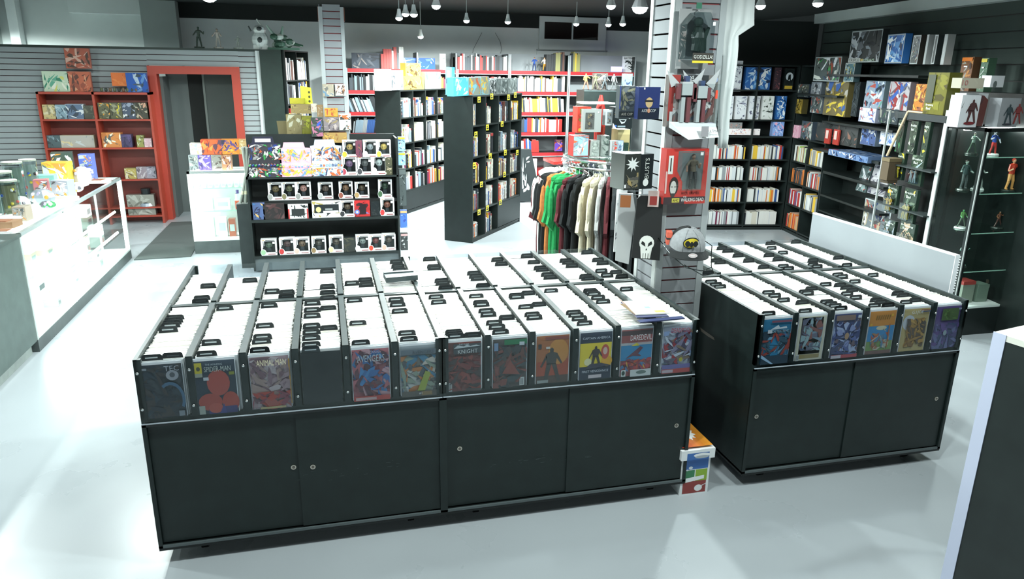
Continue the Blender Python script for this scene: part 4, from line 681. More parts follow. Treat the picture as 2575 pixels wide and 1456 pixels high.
for i, (rc, pal, base, l) in enumerate(D2):
    x0, z0, x1, z1 = rc; nb = 1.071 if z0 > 1 else .601 if z0 > .4 else .191
    if 'slim maroon' in l: nb = 1.267
    def ex(m, W, Hh):
        if 'vehicle' in l: m.rect(W*.08,Hh*.3,W*.92,Hh*.8,-.007,'#23282a'); m.disc(W*.22,-.0075,Hh*.5,W*.09,Hh*.17,'#c0b480'); m.rect(W*.38,Hh*.3,W*.9,Hh*.42,-.0075,'#e8ebeb'); m.rect(W*.45,Hh*.45,W*.7,Hh*.56,-.0078,'#8c9090')
        if 'curved' in l: m.rect(W*.17,Hh*.2,W*.82,Hh*.7,-.007,'#2c3030'); m.rect(0,0,W*.07,Hh*.7,-.007,'#b03838'); m.rect(W*.93,0,W,Hh*.7,-.007,'#b03838')
        if 'blue eye' in l: m.disc(W*.18,-.007,Hh*.3,W*.15,W*.15,'#5c74c8'); m.disc(W*.18,-.0073,Hh*.3,W*.07,W*.07,'#dfe4f0'); m.rect(W*.35,Hh*.15,W*.75,Hh*.8,-.0068,'#241c20')
    pbox('toy_box', FD, (x0, nb, x1, nb+min(z1-z0,.19)), .08, base, pal, l, group='assorted boxes of the black display', seed=i+300, v=.02, extra=ex, n=12)
# header-card candy displays on the display top
for i, (rc, pal, base, l, hd) in enumerate((([(0.036,1.07,0.38,1.491)][0],['#3c3440','#a8543c','#5c5c64','#2c3c7c','#8c8c8c','#c8c8c4','#3c8c4c'],'#2c2c3c','dark crowded countertop box of tiny toys, left on the display top','#3c3a40'),([(0.353,1.063,0.703,1.42)][0],['#e8a8c0','#e8b84c','#d88c3c','#6c94b8','#c8c850','#e8bcc8'],'#e0a8bc','pink countertop box of tiny toys with a red inner tray','#e8b4c4'),([(0.689,1.057,1.03,1.443)][0],['#c8ccd4','#c8603c','#5c6c8c','#3c4460','#e09c4c','#8ca8c8'],'#b8c4d4','white-blue countertop box of tiny toys with an orange centre','#dfe2e4'))):
    x0, z0, x1, z1 = rc; W = x1-x0; Hh = z1-z0; z0 = 1.071
    o = MB().box((0,0,0),(W,.16,Hh*.26),base).build('counter_display_box','gloss',None,(x0,5.2,z0))
    c = MB().prism([(0,0),(W,0),(W,Hh*.82),(W*.8,Hh*.84),(W*.76,Hh),(W*.16,Hh),(W*.12,Hh*.84),(0,Hh*.82)],.15,.16,base).build('header_card','gloss',o); m = MB(); m.rect(.004,Hh*.3,W-.004,Hh*.8,.1495,hd); art(m,.004,Hh*.4,W-.004,Hh*.8,.149,[H(q) for q in pal],46,i+400,.28); m.rect(W*.22,Hh*.86,W*.7,Hh*.95,.149,'#c8c0c0'); m.build('header_print','gloss',c)
    m = MB(); m.rect(.002,.002,W-.002,Hh*.25,-.0006,hd); art(m,.002,.002,W-.002,Hh*.25,-.001,[H(q) for q in pal],40,i+410,.5); m.build('tray_print','gloss',o)
    m = MB(); R = random.Random(i)
    for k in range(34): m.ball((.012+(W-.024)*((k % 11)/10), .02+.04*(k//11), Hh*.27+.01), .012, 7, 5, R.choice(pal))
    tag(m.build('tiny_toys','gloss',o), kind='stuff'); tag(o, l, 'box', 'countertop boxes of tiny toys')
# things hung on the right end of the display
for i, (rc, base, pal, l, tp) in enumerate((([(1.582,1.329,1.693,1.491)][0],'#8cb0d0',['#8cb0d0','#3c4450','#c8d8e4'],'blue carded toy with a black and yellow top, upper one at the display end','#c8b030'),([(1.595,1.173,1.697,1.314)][0],'#8cb8dc',['#8cb8dc','#2c3c6c','#c8b8a0'],'blue carded toy with a black and yellow top, lower one at the display end','#c8b030'),
   ([(1.608,0.706,1.697,1.136)][0],'#3c4444',['#4c5454','#8c9494','#2c3232'],'stack of clear dark packs hanging at the display end','#5c6464'),([(1.609,0.45,1.702,0.657)][0],'#4c74c0',['#4c74c0','#8ca8dc','#3c50a0'],'bright blue carton hanging at the display end','#c8a878'),([(1.615,0.18,1.732,0.384)][0],'#2c3030',['#3c4040','#c8cccc','#8c9090','#1c2222'],'black and white carton low at the display end','#c8a0a0'))):
    x0, z0, x1, z1 = rc
    o = pbox('carded_toy', FD, (max(x0,1.65), z0, max(x1,1.73), z1), .05, base, pal, l, group='packs hanging at the display end', seed=i+430, n=14, extra=lambda m, W, Hh: m.rect(.003,Hh*.84,W-.003,Hh*.97,-.007,tp))
    MB().cyl((.03,.0,z1-z0-.01),(.03,.06,z1-z0-.01),.002,.002,5,'#9aa0a0').build('peg','metal',o); o.location.y += .04
# ---------------------------------------------------------------- glass cases
def glasscase(name, F, W, D, Hh, base, levels, post, label, lit=True, basecol='#4a5252', topcol='#8a9290', postcol='#dfe6e4', floor_emit=True, group=None):
    o = empty(name, F.at(0,0,0), F.a)
    MB().box((0,0,0),(W,D,base),basecol).build('plinth','laminate',o)
    MB().box((.005,.005,base),(W-.005,D-.005,base+.02),'#ffffff').build('lit_floor' if lit else 'case_floor','paint',o)
    for (x, y) in ((0,0),(W-post,0),(0,D-post),(W-post,D-post)): MB().box((x,y,base),(x+post,y+post,Hh),postcol).build('post','gloss',o)
    MB().box((0,0,Hh-.03),(W,.03,Hh),topcol).box((0,D-.03,Hh-.03),(W,D,Hh),topcol).box((0,0,Hh-.03),(.03,D,Hh),topcol).box((W-.03,0,Hh-.03),(W,D,Hh),topcol).build('top_rim','gloss',o)
    MB().rect(post,base,W-post,Hh-.03,.004,'#ffffff').build('front_glass','glass',o)
    MB().poly([(.004,post,base),(.004,D-post,base),(.004,D-post,Hh-.03),(.004,post,Hh-.03)],'#ffffff').build('side_glass','glass',o); MB().poly([(W-.004,post,base),(W-.004,D-post,base),(W-.004,D-post,Hh-.03),(W-.004,post,Hh-.03)],'#ffffff').build('side_glass','glass',o)
    for z in levels:
        s = MB().poly([(.01,.03,z),(W-.01,.03,z),(W-.01,D-.02,z),(.01,D-.02,z)],'#ffffff').build('glass_shelf','glass',o); MB().box((.01,.026,z-.004),(W-.01,.03,z+.004),'#a8d0c0').build('shelf_edge','gloss',s)
    return tag(o, label, 'display case', group)
def tubes(o, pts, r=.011):
    for a, b_ in pts: MB().cyl(a, b_, r, r, 8, '#ffffff').build('light_tube','tube',o)
WC = Fr(-.77, 6.25, 0)
o = glasscase('glass_case', WC, .72, .42, 1.01, .155, [.8,.52], .022, 'small white glass case lit inside, beside the black toy display')
MB().box((.02,.40,.17),(.70,.415,.98),'#e8efec').build('back_panel','paint',o); tubes(o, [((.035,.03,.18),(.035,.03,.96)),((.03,.39,.18),(.03,.39,.96)),((.05,.03,.965),(.69,.03,.965))])
R = random.Random(8)
jar = MB().cyl((0,0,0),(0,0,.07),.026,.026,10,'#eceff0').cyl((0,0,.07),(0,0,.085),.02,.02,10,'#f4f4f4').mesh('paint_pot', ('paint',)); lid = MB().rect(-.018,.02,.018,.055,-.0265,'#a8b0b4').mesh('pot_label', ('paint',))
for r_ in range(2):
    for k in range(8): q = put(jar, 'paint_pot', None, (-.68+k*.075, 6.38-.08*r_+.05, .801 if r_ == 0 else .801)); put(lid, 'pot_label', q); tag(q, f'small white lidded pot, {ORD(k+1)} from left, {"back" if r_ == 0 else "front"} row in the lit case top shelf', 'pot', 'white pots in the lit case')
for k, (x, z, w_, h_, c, l) in enumerate(((-.66,.521,.13,.14,'#eceff0','white rounded box at left on the lit case middle shelf'),(-.5,.521,.17,.13,'#f0f2f2','white wide box beside it on the lit case middle shelf'),(-.27,.521,.06,.1,'#c85c40','orange-red small box low on the lit case middle shelf'),(-.17,.521,.07,.09,'#c8704c','second orange small box on the lit case middle shelf'),(-.64,.176,.1,.24,'#dfe4e2','pale tall box at left on the lit case floor'),(-.5,.176,.11,.25,'#f0f2ee','white tall box with faint print on the lit case floor'),(-.37,.176,.08,.22,'#a8604c','brown-red box with yellow cap on the lit case floor'),(-.24,.176,.08,.12,'#4c5c7c','dark blue tub on the lit case floor'),(-.13,.176,.06,.12,'#5c3c3c','dark brown tub at right on the lit case floor'))):
    q = MB().box((0,0,0),(w_,.1,h_),c).build('small_box','gloss',None,(x,6.38,z)); MB().rect(w_*.15,h_*.3,w_*.85,h_*.7,-.001,'#b8c0c0').build('label_print','paint',q); tag(q, l, 'box', 'stock in the small lit case')
for k, x in enumerate((-.27,-.14)): q = MB().cyl((0,0,0),(0,0,.075),.035,.03,10,'#e4e8e8').cyl((0,0,.075),(0,0,.12),.018,.018,8,('#6c5c9c','#5c9c8c')[k]).build('paint_bottle','gloss',None,(x+.03,6.44,.63)); MB().box((-.05,-.04,-.01),(.05,.04,.0),'#dfe4e4').box((-.04,-.03,-.108),(.04,.03,-.01),'#c8ccd0').build('stand','paint',q); tag(q, ('white bottle with violet cap on the lit case middle shelf','white bottle with teal cap on the lit case middle shelf')[k], 'bottle')
for i, (a, b_, c, d, col, pal, l) in enumerate(()): pass
for i, (rc, base, pal, l, zb) in enumerate((([(-0.741,1.002,-0.636,1.208)][0],'#a8b0b4',['#8c9494','#c8ccb0','#5c6464'],'clear tall pack at the left end on the lit case',0),([(-0.637,1.019,-0.492,1.216)][0],'#6c5c9c',['#6c5cb0','#a89cb8','#4c4468','#c0a8a8'],'violet blister toy on the lit case',0),([(-0.489,1.016,-0.368,1.205)][0],'#8c8c84',['#8c8c84','#5c5450','#c8c8c0'],'grey domed toy pack on the lit case',0),([(-0.376,1.014,-0.262,1.175)][0],'#a87c5c',['#a87c5c','#6c3c3c','#c8c0b8'],'brown domed toy pack on the lit case',0),
   ([(-0.714,1.223,-0.576,1.357)][0],'#e8e6dc',['#e8e6dc','#c8b890','#a8b0b0'],'cream box topping the pile above the lit case',1),([(-0.59,1.222,-0.35,1.398)][0],'#c8603c',['#c8603c','#d88c4c','#5c4450','#a84434'],'red-orange wide toy box in the pile above the lit case',1),([(-0.362,1.219,-0.152,1.396)][0],'#d0843c',['#d0843c','#5c4c7c','#e0a850','#3c3c4c'],'orange and violet toy box in the pile above the lit case',1),([(-0.163,1.217,-0.039,1.391)][0],'#b89c6c',['#b89c6c','#8c6c4c','#d8c8a0'],'tan toy box at the right of the pile',1))):
    x0, z0, x1, z1 = rc; zz = 1.011 if not zb else 1.2; q = pbox('toy_box', Fr(0,6.3,0), (x0, zz, x1, zz+(.185 if not zb else z1-z0)), .12, base, pal, l, group='toys piled on the small lit case', seed=i+450, n=22, v=.02)
tb = MB().cyl((0,0,0),(0,0,.62),.018,.018,9,'#8a9088').cyl((0,0,.62),(0,0,.63),.02,.02,9,'#a8aca4').mesh('poster_tube', ('gloss',))
for k in range(5): q = put(tb, 'poster_tube', None, (-.11+k*.027, 5.5+.03*(k%2), .75)); q.rotation_euler = (.12, .28-.08*k, 0); MB().cyl((0,0,.1),(0,0,.14),.019,.019,9,'#c8c4a8').build('tube_label','paint',q); tag(q, f'grey clear-wrapped tube leaning beside the black display, {ORD(k+1)} from the left', 'tube', 'grey tubes leaning by the display')
tag(MB().box((-.15,5.44,0),(-.02,5.62,.74),'#2c3434').build('tube_bin','laminate'), 'narrow dark bin holding the grey tubes', 'bin')
# long lit counter at the left
LC = Fr(-1.47, 3.06, 90)   # u runs away from the camera; front faces +x
o = glasscase('glass_counter', Fr(-1.99, 3.06, 0), .52, 3.12, .97, .1, [.6,.36], .028, 'long glass counter blazing with inner light along the left wall', postcol='#aab4b0', topcol='#8a9494')
MB().box((.02,.02,.1),(.04,3.1,.9),'#e8efec').build('back_panel','paint',o)
tubes(o, [((.49,.035,.12),(.49,.035,.9)),((.49,1.5,.12),(.49,1.5,.92)),((.49,3.08,.12),(.49,3.08,.92)),((.1,.03,.92),(.1,3.08,.92)),((.42,.1,.575),(.42,3.05,.575)),((.42,.1,.33),(.42,3.05,.33))], .013)
for q in (1.02,2.05): MB().box((.502,q,.1),(.52,q+.018,.95),'#c8d0cc').build('glass_joint','gloss',o)
R = random.Random(21); k = 0
for z in (.601,.361,.121):
    for j in range(8):
        y = 3.25+j*.36+R.uniform(-.05,.05); w_ = R.uniform(.08,.2); h_ = R.uniform(.04,.13); c = R.choice(['#eceeee','#d8dcd8','#a8a8a4','#b0a090','#8c9c9c','#dfe2e2','#e8eaea','#f0f0ee']); k += 1
        q = MB().box((-.06,-w_/2,0),(.06,w_/2,h_),c).build('boxed_item','gloss',None,(-1.72+R.uniform(-.1,.1),y,z)); MB().box((.0601,-w_*.3,h_*.2),(.0605,w_*.3,h_*.7),R.choice(['#5c6c6c','#a8443c','#f0f0f0','#3c3c44'])).build('label_print','paint',q)
        tag(q, f'small boxed item, {ORD(j+1)} from the near end on the {["upper","middle","bottom"][(.601,.361,.121).index(z)]} level of the lit counter', 'box', 'small stock inside the lit counter')
o = empty('counter_cabinet', (-2.05, .3, 0)); MB().box((0,0,.1),(.58,2.74,.95),'#4c5b57').build('cabinet_body','laminate',o); MB().box((-.01,-.01,.95),(.6,2.75,.975),'#3c4a47').build('counter_top','laminate',o); MB().box((.02,.02,0),(.54,2.72,.1),'#8a9490').build('kick_strip','laminate',o)
tag(o, 'plain dark grey-green counter cabinet at the far left edge', 'counter')
R = random.Random(33)
for i, (px, py, r_, h_, c, l) in enumerate(((-1.88,4.0,.09,.34,'#4c5c54','dark clear canister of figures, nearest on the left counter'),(-1.9,4.35,.08,.38,'#5c6c60','dark clear canister of figures, second on the left counter'),(-1.74,3.75,.07,.3,'#6c6c4c','olive clear canister behind the first two'),(-1.9,4.72,.07,.36,'#7c8c84','pale clear canister at the counter edge'),(-1.9,3.68,.07,.3,'#3c4c44','dark short canister at the near left'))):
    q = MB().cyl((0,0,0),(0,0,h_*.9),r_*.8,r_*.8,12,c).build('canister','matte',None,(px,py,.976)); MB().cyl((0,0,0),(0,0,h_),r_,r_,16,'#ffffff').build('clear_tube','blister',q); MB().cyl((0,0,h_),(0,0,h_+.015),r_*1.02,r_*1.02,16,'#8c9488').build('canister_lid','paint',q); m = MB()
    for k in range(14): a = R.random()*6.28; m.ball((math.cos(a)*r_*.82,math.sin(a)*r_*.82,R.uniform(.02,h_*.85)),.014,6,4,R.choice(['#c84434','#3c5ca8','#c8b83c','#8c9c8c','#3c3c3c','#d8dcd8']))
    tag(m.build('toy_pieces','gloss',q), kind='stuff'); tag(q, l, 'canister', 'clear canisters on the left counter')
CL = [(-1.7,3.35,'tray','#8c6c50',.26,.18,.05,'brown open tray with small pieces on the lit counter'),(-1.62,3.15,'flat','#e8ecea',.2,.16,.012,'white folded sheet at the near end of the lit counter'),(-1.75,3.5,'flat','#f0f2ee',.3,.26,.05,'stack of white papers on the lit counter'),(-1.72,3.9,'dome','#c8d0cc',.07,.1,.16,'clear bagged toy among papers on the counter'),(-1.6,4.15,'dome','#3c8c54',.07,.05,.07,'green lump of toys on the counter edge'),(-1.7,4.35,'dome','#8c949c',.11,.09,.15,'grey blister pile on the lit counter'),
 (-1.62,4.5,'flat','#eef0ee',.26,.24,.04,'white box lid lying on the lit counter'),(-1.65,4.78,'box','#9ca8b4',.16,.12,.17,'pale blue clear box on the lit counter'),(-1.68,4.85,'flat','#d0605c',.14,.1,.06,'red flat packet on the lit counter'),(-1.9,4.95,'box','#7cb4ac',.28,.14,.2,'teal-topped clear bin on the lit counter'),(-1.62,5.1,'dome','#b8c4c8',.06,.08,.1,'small clear dome near the counter edge'),(-1.85,5.35,'box','#c0a840',.24,.14,.28,'yellow-fronted wire-held pack on the lit counter'),
 (-1.66,5.45,'dome','#b8b0b4',.09,.09,.22,'shiny bagged bundle with orange base on the lit counter'),(-1.6,5.75,'flat','#f0f0ee',.2,.2,.03,'white card at the far end of the lit counter'),(-1.9,5.7,'box','#3c4c48',.2,.16,.34,'dark green tall box on the lit counter'),(-1.72,5.9,'box','#5c6cb8',.14,.1,.3,'blue-topped clear pack at the far end of the lit counter'),(-1.62,3.62,'box','#a89c8c',.1,.12,.12,'beige pack behind the papers on the counter'),(-1.78,4.62,'box','#b06c70',.12,.1,.2,'pinkish clear pack at the back of the counter')]
for i, (x, y, kd, c, w_, d_, h_, l) in enumerate(CL):
    R = random.Random(i+60)
    if kd in ('flat','tray'):
        q = MB().slab([(-w_/2,-d_/2),(w_/2,-d_/2+.02),(w_/2,d_/2),(-w_/2,d_/2-.02)],0,h_,c).build('paper_stack' if kd == 'flat' else 'open_tray','paint',None,(x,y,.972),R.uniform(-.3,.3)); MB().slab([(-w_*.3,-d_*.3),(w_*.3,-d_*.3),(w_*.3,d_*.3),(-w_*.3,d_*.3)],h_,h_+.004,R.choice(['#dfe2e0','#c8b890','#8c5c40']) ).build('top_sheet','paint',q)
    elif kd == 'box':
        q = MB().box((-w_/2,-d_/2,0),(w_/2,d_/2,h_),c).build('packed_toy','gloss',None,(x,y,.972),R.uniform(-.3,.3)); m = MB(); art(m,-w_/2+.005,.01,w_/2-.005,h_-.01,-d_/2-.001,[H(c),H('#dfe2e4'),H('#5c6464'),H('#a8b0b4'),H('#c8843c')],20,i+500,.4); m.build('printed_front','gloss',q)
    else:
        q = MB().ball((0,0,h_*.5),(w_,d_,h_*.5),10,6,c).build('bagged_toy','gloss',None,(x,y,.972),0); m = MB()
        for k in range(8): m.ball((R.uniform(-1,1)*w_*.6,-d_*.75+R.uniform(0,.02),R.uniform(.2,.8)*h_),.02,6,4,R.choice(['#dfe4e8','#5c5c64','#c88c3c','#a8a0b8']))
        tag(m.build('toy_pieces','gloss',q), kind='stuff')
    tag(q, l, 'toy pack', 'clutter on the lit counter')
# red shelving by the doorway
rz2 = [z for x, z in [(-2.214,1.487),(-2.241,1.095),(-1.601,0.648),(-1.595,0.244)]]
o = empty('red_bookcase', (-2.9, 8.3, 0)); RC = '#9c3a29'
for q in (0, .68, 1.385): MB().box((q,0,0),(q+.03,.28,1.85),RC).build('upright','paint',o)
MB().box((0,0,1.82),(1.415,.28,1.85),RC).build('top_board','paint',o); MB().box((.03,.27,0),(1.385,.28,1.82),'#6a2a22').build('back_board','paint',o)
for z in rz2+[.12]: MB().box((.03,.0,z-.022),(.68,.27,z),RC).build('shelf','paint',o); MB().box((.71,.0,z-.022),(1.385,.27,z),RC).build('shelf','paint',o)
tag(o, 'red painted double bookcase of toys left of the red doorway', 'bookcase')
F83 = Fr(0, 8.3, 0)
RS = [([(-2.806,1.865,-2.483,2.133)][0],['#b8c8b0','#5c9c84','#c8c870','#3c7c64','#d8d8c8'],'#a8b8a0','green and cream board game box standing on the red bookcase',1.851),([(-2.502,1.863,-2.216,2.131)][0],['#b06048','#c89070','#8c4c3c','#5c3c34'],'#b05c44','lower orange-red square game box on the red bookcase',1.851),([(-2.492,2.138,-2.189,2.4)][0],['#a85844','#c8a090','#4c3830','#8c5044'],'#b05c48','upper orange-red square game box topping the stack',2.16),([(-1.968,1.957,-1.755,2.138)][0],['#d0703c','#c86434','#d88048'],'#cc6c38','plain orange box on the red bookcase',1.93),([(-1.772,1.884,-1.504,2.142)][0],['#2f549c','#5c84b8','#3c4854','#a8b8c8','#4c545c'],'#2f4f8c','blue and grey game box on the red bookcase',1.851),
 ([(-2.862,1.524,-2.699,1.715)][0],['#b8a878','#c8c0a0','#8c8468'],'#b0a070','tan boxed mug, first on the upper red shelf',0),([(-2.717,1.524,-2.558,1.715)][0],['#7c94a0','#a8b8c0','#4c5c68'],'#8898a0','blue-grey boxed toy, second on the upper red shelf',0),([(-2.577,1.514,-2.352,1.716)][0],['#5c6c84','#c8ccd0','#3c4450'],'#c8ccd0','white-framed boxed toy on the upper red shelf',0),([(-2.368,1.524,-2.225,1.706)][0],['#4c4c44','#6c6c5c'],'#54544c','dark boxed toy at the end of the upper red shelf',0),
 ([(-2.173,1.535,-2.024,1.755)][0],['#5c5c48','#c88c3c','#8c8c74','#3c3c34'],'#4c4c40','carded figure with orange base, first of four alike',0),([(-2.027,1.535,-1.869,1.756)][0],['#5c5c48','#c8b83c','#8c8c74','#3c3c34'],'#4c4c40','carded figure with yellow base, second of four alike',0),([(-1.871,1.535,-1.702,1.757)][0],['#4c5464','#8c94a4','#c8c8c8','#3c3c34'],'#4c4c48','carded figure with pale blue base, third of four alike',0),([(-1.703,1.535,-1.544,1.758)][0],['#4c4c44','#a8a08c','#c89c84','#3c3c34'],'#4c4c40','carded figure with pale base, last of four alike',0),
 ([(-2.868,1.129,-2.701,1.3)][0],['#4c5c60','#7c9098','#3c4448'],'#46545a','dark teal boxed toy on the second red shelf',0),([(-2.702,1.122,-2.28,1.292)][0],['#a8a49c','#c8b890','#8c9494','#b8bcbc'],'#b0a890','wide beige board game on the second red shelf',0),([(-2.182,1.128,-1.932,1.334)][0],['#c8844c','#e0dcc8','#5c5c58','#b06c3c'],'#c07840','orange and white stacked pack on the second red shelf',0),([(-1.937,1.131,-1.797,1.312)][0],['#4c4460','#5c5078','#3c3850'],'#46405c','dark violet boxed toy on the second red shelf',0),([(-1.737,1.129,-1.64,1.294)][0],['#8c8c54','#c8c8b8','#5c5c3c'],'#8c8c58','olive jar-like toy on the second red shelf',0),([(-1.644,1.128,-1.542,1.25)][0],['#c8a8b0','#dcd0d0'],'#c8b0b4','small pinkish box at the end of the second red shelf',0),
 ([(-1.948,0.712,-1.795,0.862)][0],['#a89858','#c8c0a8','#6c5c4c'],'#98905c','gold lidded toy pack on the third red shelf',0),([(-1.79,0.692,-1.65,0.86)][0],['#8c8088','#b8b0b4','#5c5458'],'#8c8488','grey blister pack on the third red shelf',0),([(-1.659,0.69,-1.535,0.858)][0],['#8c8894','#a8a4b0','#4c4c54'],'#84808c','second grey blister pack on the third red shelf',0),([(-1.969,-0.215,-1.603,0.08)][0],['#8c8c84','#a8a8a0','#6c6c64'],'#8a8a82','grey stack of flat boxes low in the red bookcase',.121)]
ls = sorted(rz2)
for i, (rc, pal, base, l, zz) in enumerate(RS):
    x0, z0, x1, z1 = rc; zz = zz or min(ls, key=lambda q: abs(q-z0))+.001
    pbox('game_box', F83, (x0, zz, x1, zz+z1-z0), .12 if zz < 1.8 else .06, base, pal, l, group='games and toys of the red bookcase', seed=i+520, n=16, v=.04 if zz < 1.85 else (.1 if zz > 1.9 and 'plain' in l else .05))
q = MB().cyl((0,0,0),(0,0,.05),.2,.17,16,'#8c98a4').cyl((0,0,.03),(0,0,.1),.17,.1,14,'#2c3034').cyl((0,0,.1),(0,0,.28),.1,.11,14,'#23282a').build('model_hat_toy','gloss',None,(-1.72,8.42,min(ls)+.002)); MB().cyl((0,0,.1),(0,0,.125),.105,.102,14,'#8c9498').build('silver_band','gloss',q); tag(q, 'black top-hat-like toy on a silvery base in the red bookcase', 'toy'); q.scale = (.6,.6,.9)
stm = MB()
for k in range(9): stm.ball((.0+k*.055,0,.03),(.022,.02,.03),7,5,['#5c6450','#3c4440','#6c5c4c'][k%3])
tag(stm.build('small_figures','gloss',None,(-2.1,8.36,1.852)), 'line of tiny dark figures along the top of the red bookcase', 'figures', kind='stuff')
# statues along the slatted wall's top
for i, (px, h_, cs, l) in enumerate(((498,.27,('#3c4c40','#3c4840','#34423a','#2c3a34'),'dark green bust-like statue, first on the slatted wall top'),(549,.25,('#c8b8a8','#b8b0a8','#a8a49c','#2c2420'),'pale small statue with dark hair on the slatted wall top'),(602,.16,('#a8b0a8','#8c948c','#9ca49c','#c8ccc8'),'small pale group statue on the slatted wall top'))):
    x = (-.82,-.56,-.29)[i]
    q = MB().cyl((0,0,0),(0,0,.02),.07,.07,12,cs[2]).build('statue','matte',None,(x,8.66,2.461)); figure(MB(),0,0,.02,h_,cs[0],cs[1],cs[2],i,cs[3],.06).build('statue_figure','matte',q); tag(q, l, 'statue', 'statues on the slatted wall top')
q = MB().ball((0,0,.13),(.12,.1,.13),12,8,'#dfe6e4').ball((0,-.1,.13),(.035,.02,.04),8,6,'#3c4444').ball((.0,0,.27),(.09,.08,.07),10,6,'#e4eae8').box((-.1,-.06,0),(-.02,.06,.06),'#c8d0cc').box((.02,-.06,0),(.1,.06,.06),'#c8d0cc').cyl((-.12,0,.25),(-.15,0,.32),.015,.01,6,'#3c4444').cyl((.05,0,.3),(-.03,0,.42),.02,.01,6,'#c8d0cc').build('statue','gloss',None,(.02,8.68,2.461)); MB().ball((0,-.085,.285),(.04,.02,.03),8,5,'#2c3434').build('visor','gloss',q); tag(q, 'chubby white robot statue with a dark round chest on the wall top', 'statue', 'statues on the slatted wall top')
q = MB(); R = random.Random(5)
for k in range(16): q.ball((R.uniform(-.14,.14),R.uniform(-.06,.06),R.uniform(.04,.2)),(.06,.04,.045),7,5,R.choice(['#5c7c6c','#3c5c4c','#8ca89c','#c8d4cc']))
q.cyl((-.1,0,.2),(-.2,0,.34),.03,.01,6,'#a8c0b4').cyl((.0,0,.2),(.03,0,.33),.03,.01,6,'#8cac9c').cyl((.1,0,.1),(.3,0,.06),.03,.015,6,'#3c5c4c'); q = q.build('statue','gloss',None,(.32,8.68,2.461)); MB().box((-.2,-.08,0),(.25,.08,.03),'#4c6c5c').build('statue_base','matte',q); tag(q, 'tangled pale green dragon-like statue at the end of the wall top', 'statue', 'statues on the slatted wall top')
# ---------------------------------------------------------------- boxes on top of the two bookcases
def onplane(F, items, name, group, z0=None, dep=.09, v=.03, seed=0, n=18, s=.35, **kw):
    for i, (rc, base, pal, l) in enumerate(items):
        a, b_, c, d = rc; zz = b_ if z0 is None else z0
        pbox(name, F, (a, zz, c, zz+d-b_), dep, base, pal, l, group=group, seed=seed+i, v=v, n=n, s=s, **kw)
TA = [([(-0.513,1.947,-0.18,2.246)][0],'#eef0f2',['#eef0f2','#e0e2e6','#d8c8cc'],'bright white carton on top of the plain bookcase'),([(-0.188,1.942,0.173,2.232)][0],'#8c9094',['#8c9094','#e8eaec','#5c6064','#c0c4c8'],'white-topped window pack on the plain bookcase'),
 ([(0.169,1.948,0.834,2.152)][0],'#d8a84c',['#e0b050','#4c3c28','#e8c878','#8c6a3c'],'gold window pack, lower one on the plain bookcase'),([(0.88,1.949,1.428,2.216)][0],'#8c9496',['#8c9496','#b8bcbe','#5c6668','#d0d4d4'],'grey clear packs at the far end of the plain bookcase')]
onplane(FAf, TA, 'figure_pack', 'packs on top of the plain bookcase', 1.911, seed=600)
onplane(FAf, [([(0.242,2.157,0.736,2.362)][0],'#d8a84c',['#e0b050','#4c3c28','#e8c878','#8c6a3c'],'gold window pack, upper one on the plain bookcase')], 'figure_pack', 'packs on top of the plain bookcase', 1.911+.19, seed=611)
TBx = [([(-0.416,1.943,-0.022,2.165)][0],'#5cb8d8',['#5cb8d8','#8cd0e4','#e0e8e8'],'light blue carton side-on, on the tagged bookcase'),([(-0.011,1.934,0.341,2.155)][0],'#7cc0d4',['#8c9488','#c86440','#d0b050','#7cb8cc'],'blue window box with orange figures on the tagged bookcase'),([(0.355,1.925,0.601,2.154)][0],'#7cc0d4',['#8c9488','#d0b050','#7cb8cc'],'blue window box with a yellow figure on the tagged bookcase'),
 ([(0.63,1.94,0.835,2.123)][0],'#9ca0a0',['#3c4444','#c8ccd0','#8c9090'],'black and white narrow pack on the tagged bookcase'),([(0.853,1.951,1.204,2.154)][0],'#6c7474',['#6c7474','#9ca4a4','#4c5454'],'grey clear figure pack on the tagged bookcase'),([(1.24,1.949,1.568,2.153)][0],'#6c7474',['#6c7474','#9ca4a4','#4c5454'],'grey clear figure pack at the far end of the tagged bookcase')]
onplane(FBf, TBx, 'figure_pack', 'packs on top of the tagged bookcase', 1.911, seed=620, v=.05)
q = MB().box((-.03,-.03,0),(.06,.06,.34),'#6cc4e4').box((-.005,-.032,.05),(.035,-.03,.3),'#e8eef0').build('tall_carton','gloss',None,(2.43,6.44,1.911),math.radians(-34)); MB().rect(-.02,.14,.05,.2,-.0325,'#3c3c50').build('printed_patch','paint',q); tag(q, 'tall slim light blue carton at the front corner of the tagged bookcase', 'box')
# standing things along the far wall's top shelf
F10 = Fr(0, 10.55, 0)
onplane(F10, [([(1.392,2.278,1.905,2.541)][0],'#3c4450',['#3c4450','#5c6068','#2c3038','#8c8480'],'wide dark picture box at the left of the far top shelf'),([(2.267,2.271,2.869,2.465)][0],'#2c54b8',['#2c54b8','#3c3c6c','#e0e4ec','#5c7cd0'],'long blue row box with red top edge on the far top shelf'),
 ([(2.953,2.262,3.065,2.537)][0],'#e8ecee',['#e8ecee','#8c9090'],'white slim box beside the books on the far top shelf'),([(4.097,2.265,4.253,2.492)][0],'#c8d0cc',['#c8d0cc','#3c8c54','#e8ecec'],'white book with a green figure on the far top shelf'),
 ([(5.157,2.245,5.286,2.582)][0],'#b07c5c',['#b07c5c','#8c5c44'],'tan-brown book turned forward on the far top shelf'),([(6.498,2.287,6.757,2.583)][0],'#e8eaea',['#e8eaea','#e2e4e4'],'white book titled in black, right end of the far top shelf')], 'faced_out_book', 'faced-out books on the far top shelf', 2.213, dep=.03, v=.06, seed=640, n=14)
bb = [o for o in bpy.data.objects if o.get('label', '').startswith('white book titled')][0]; d_ = bb.dimensions
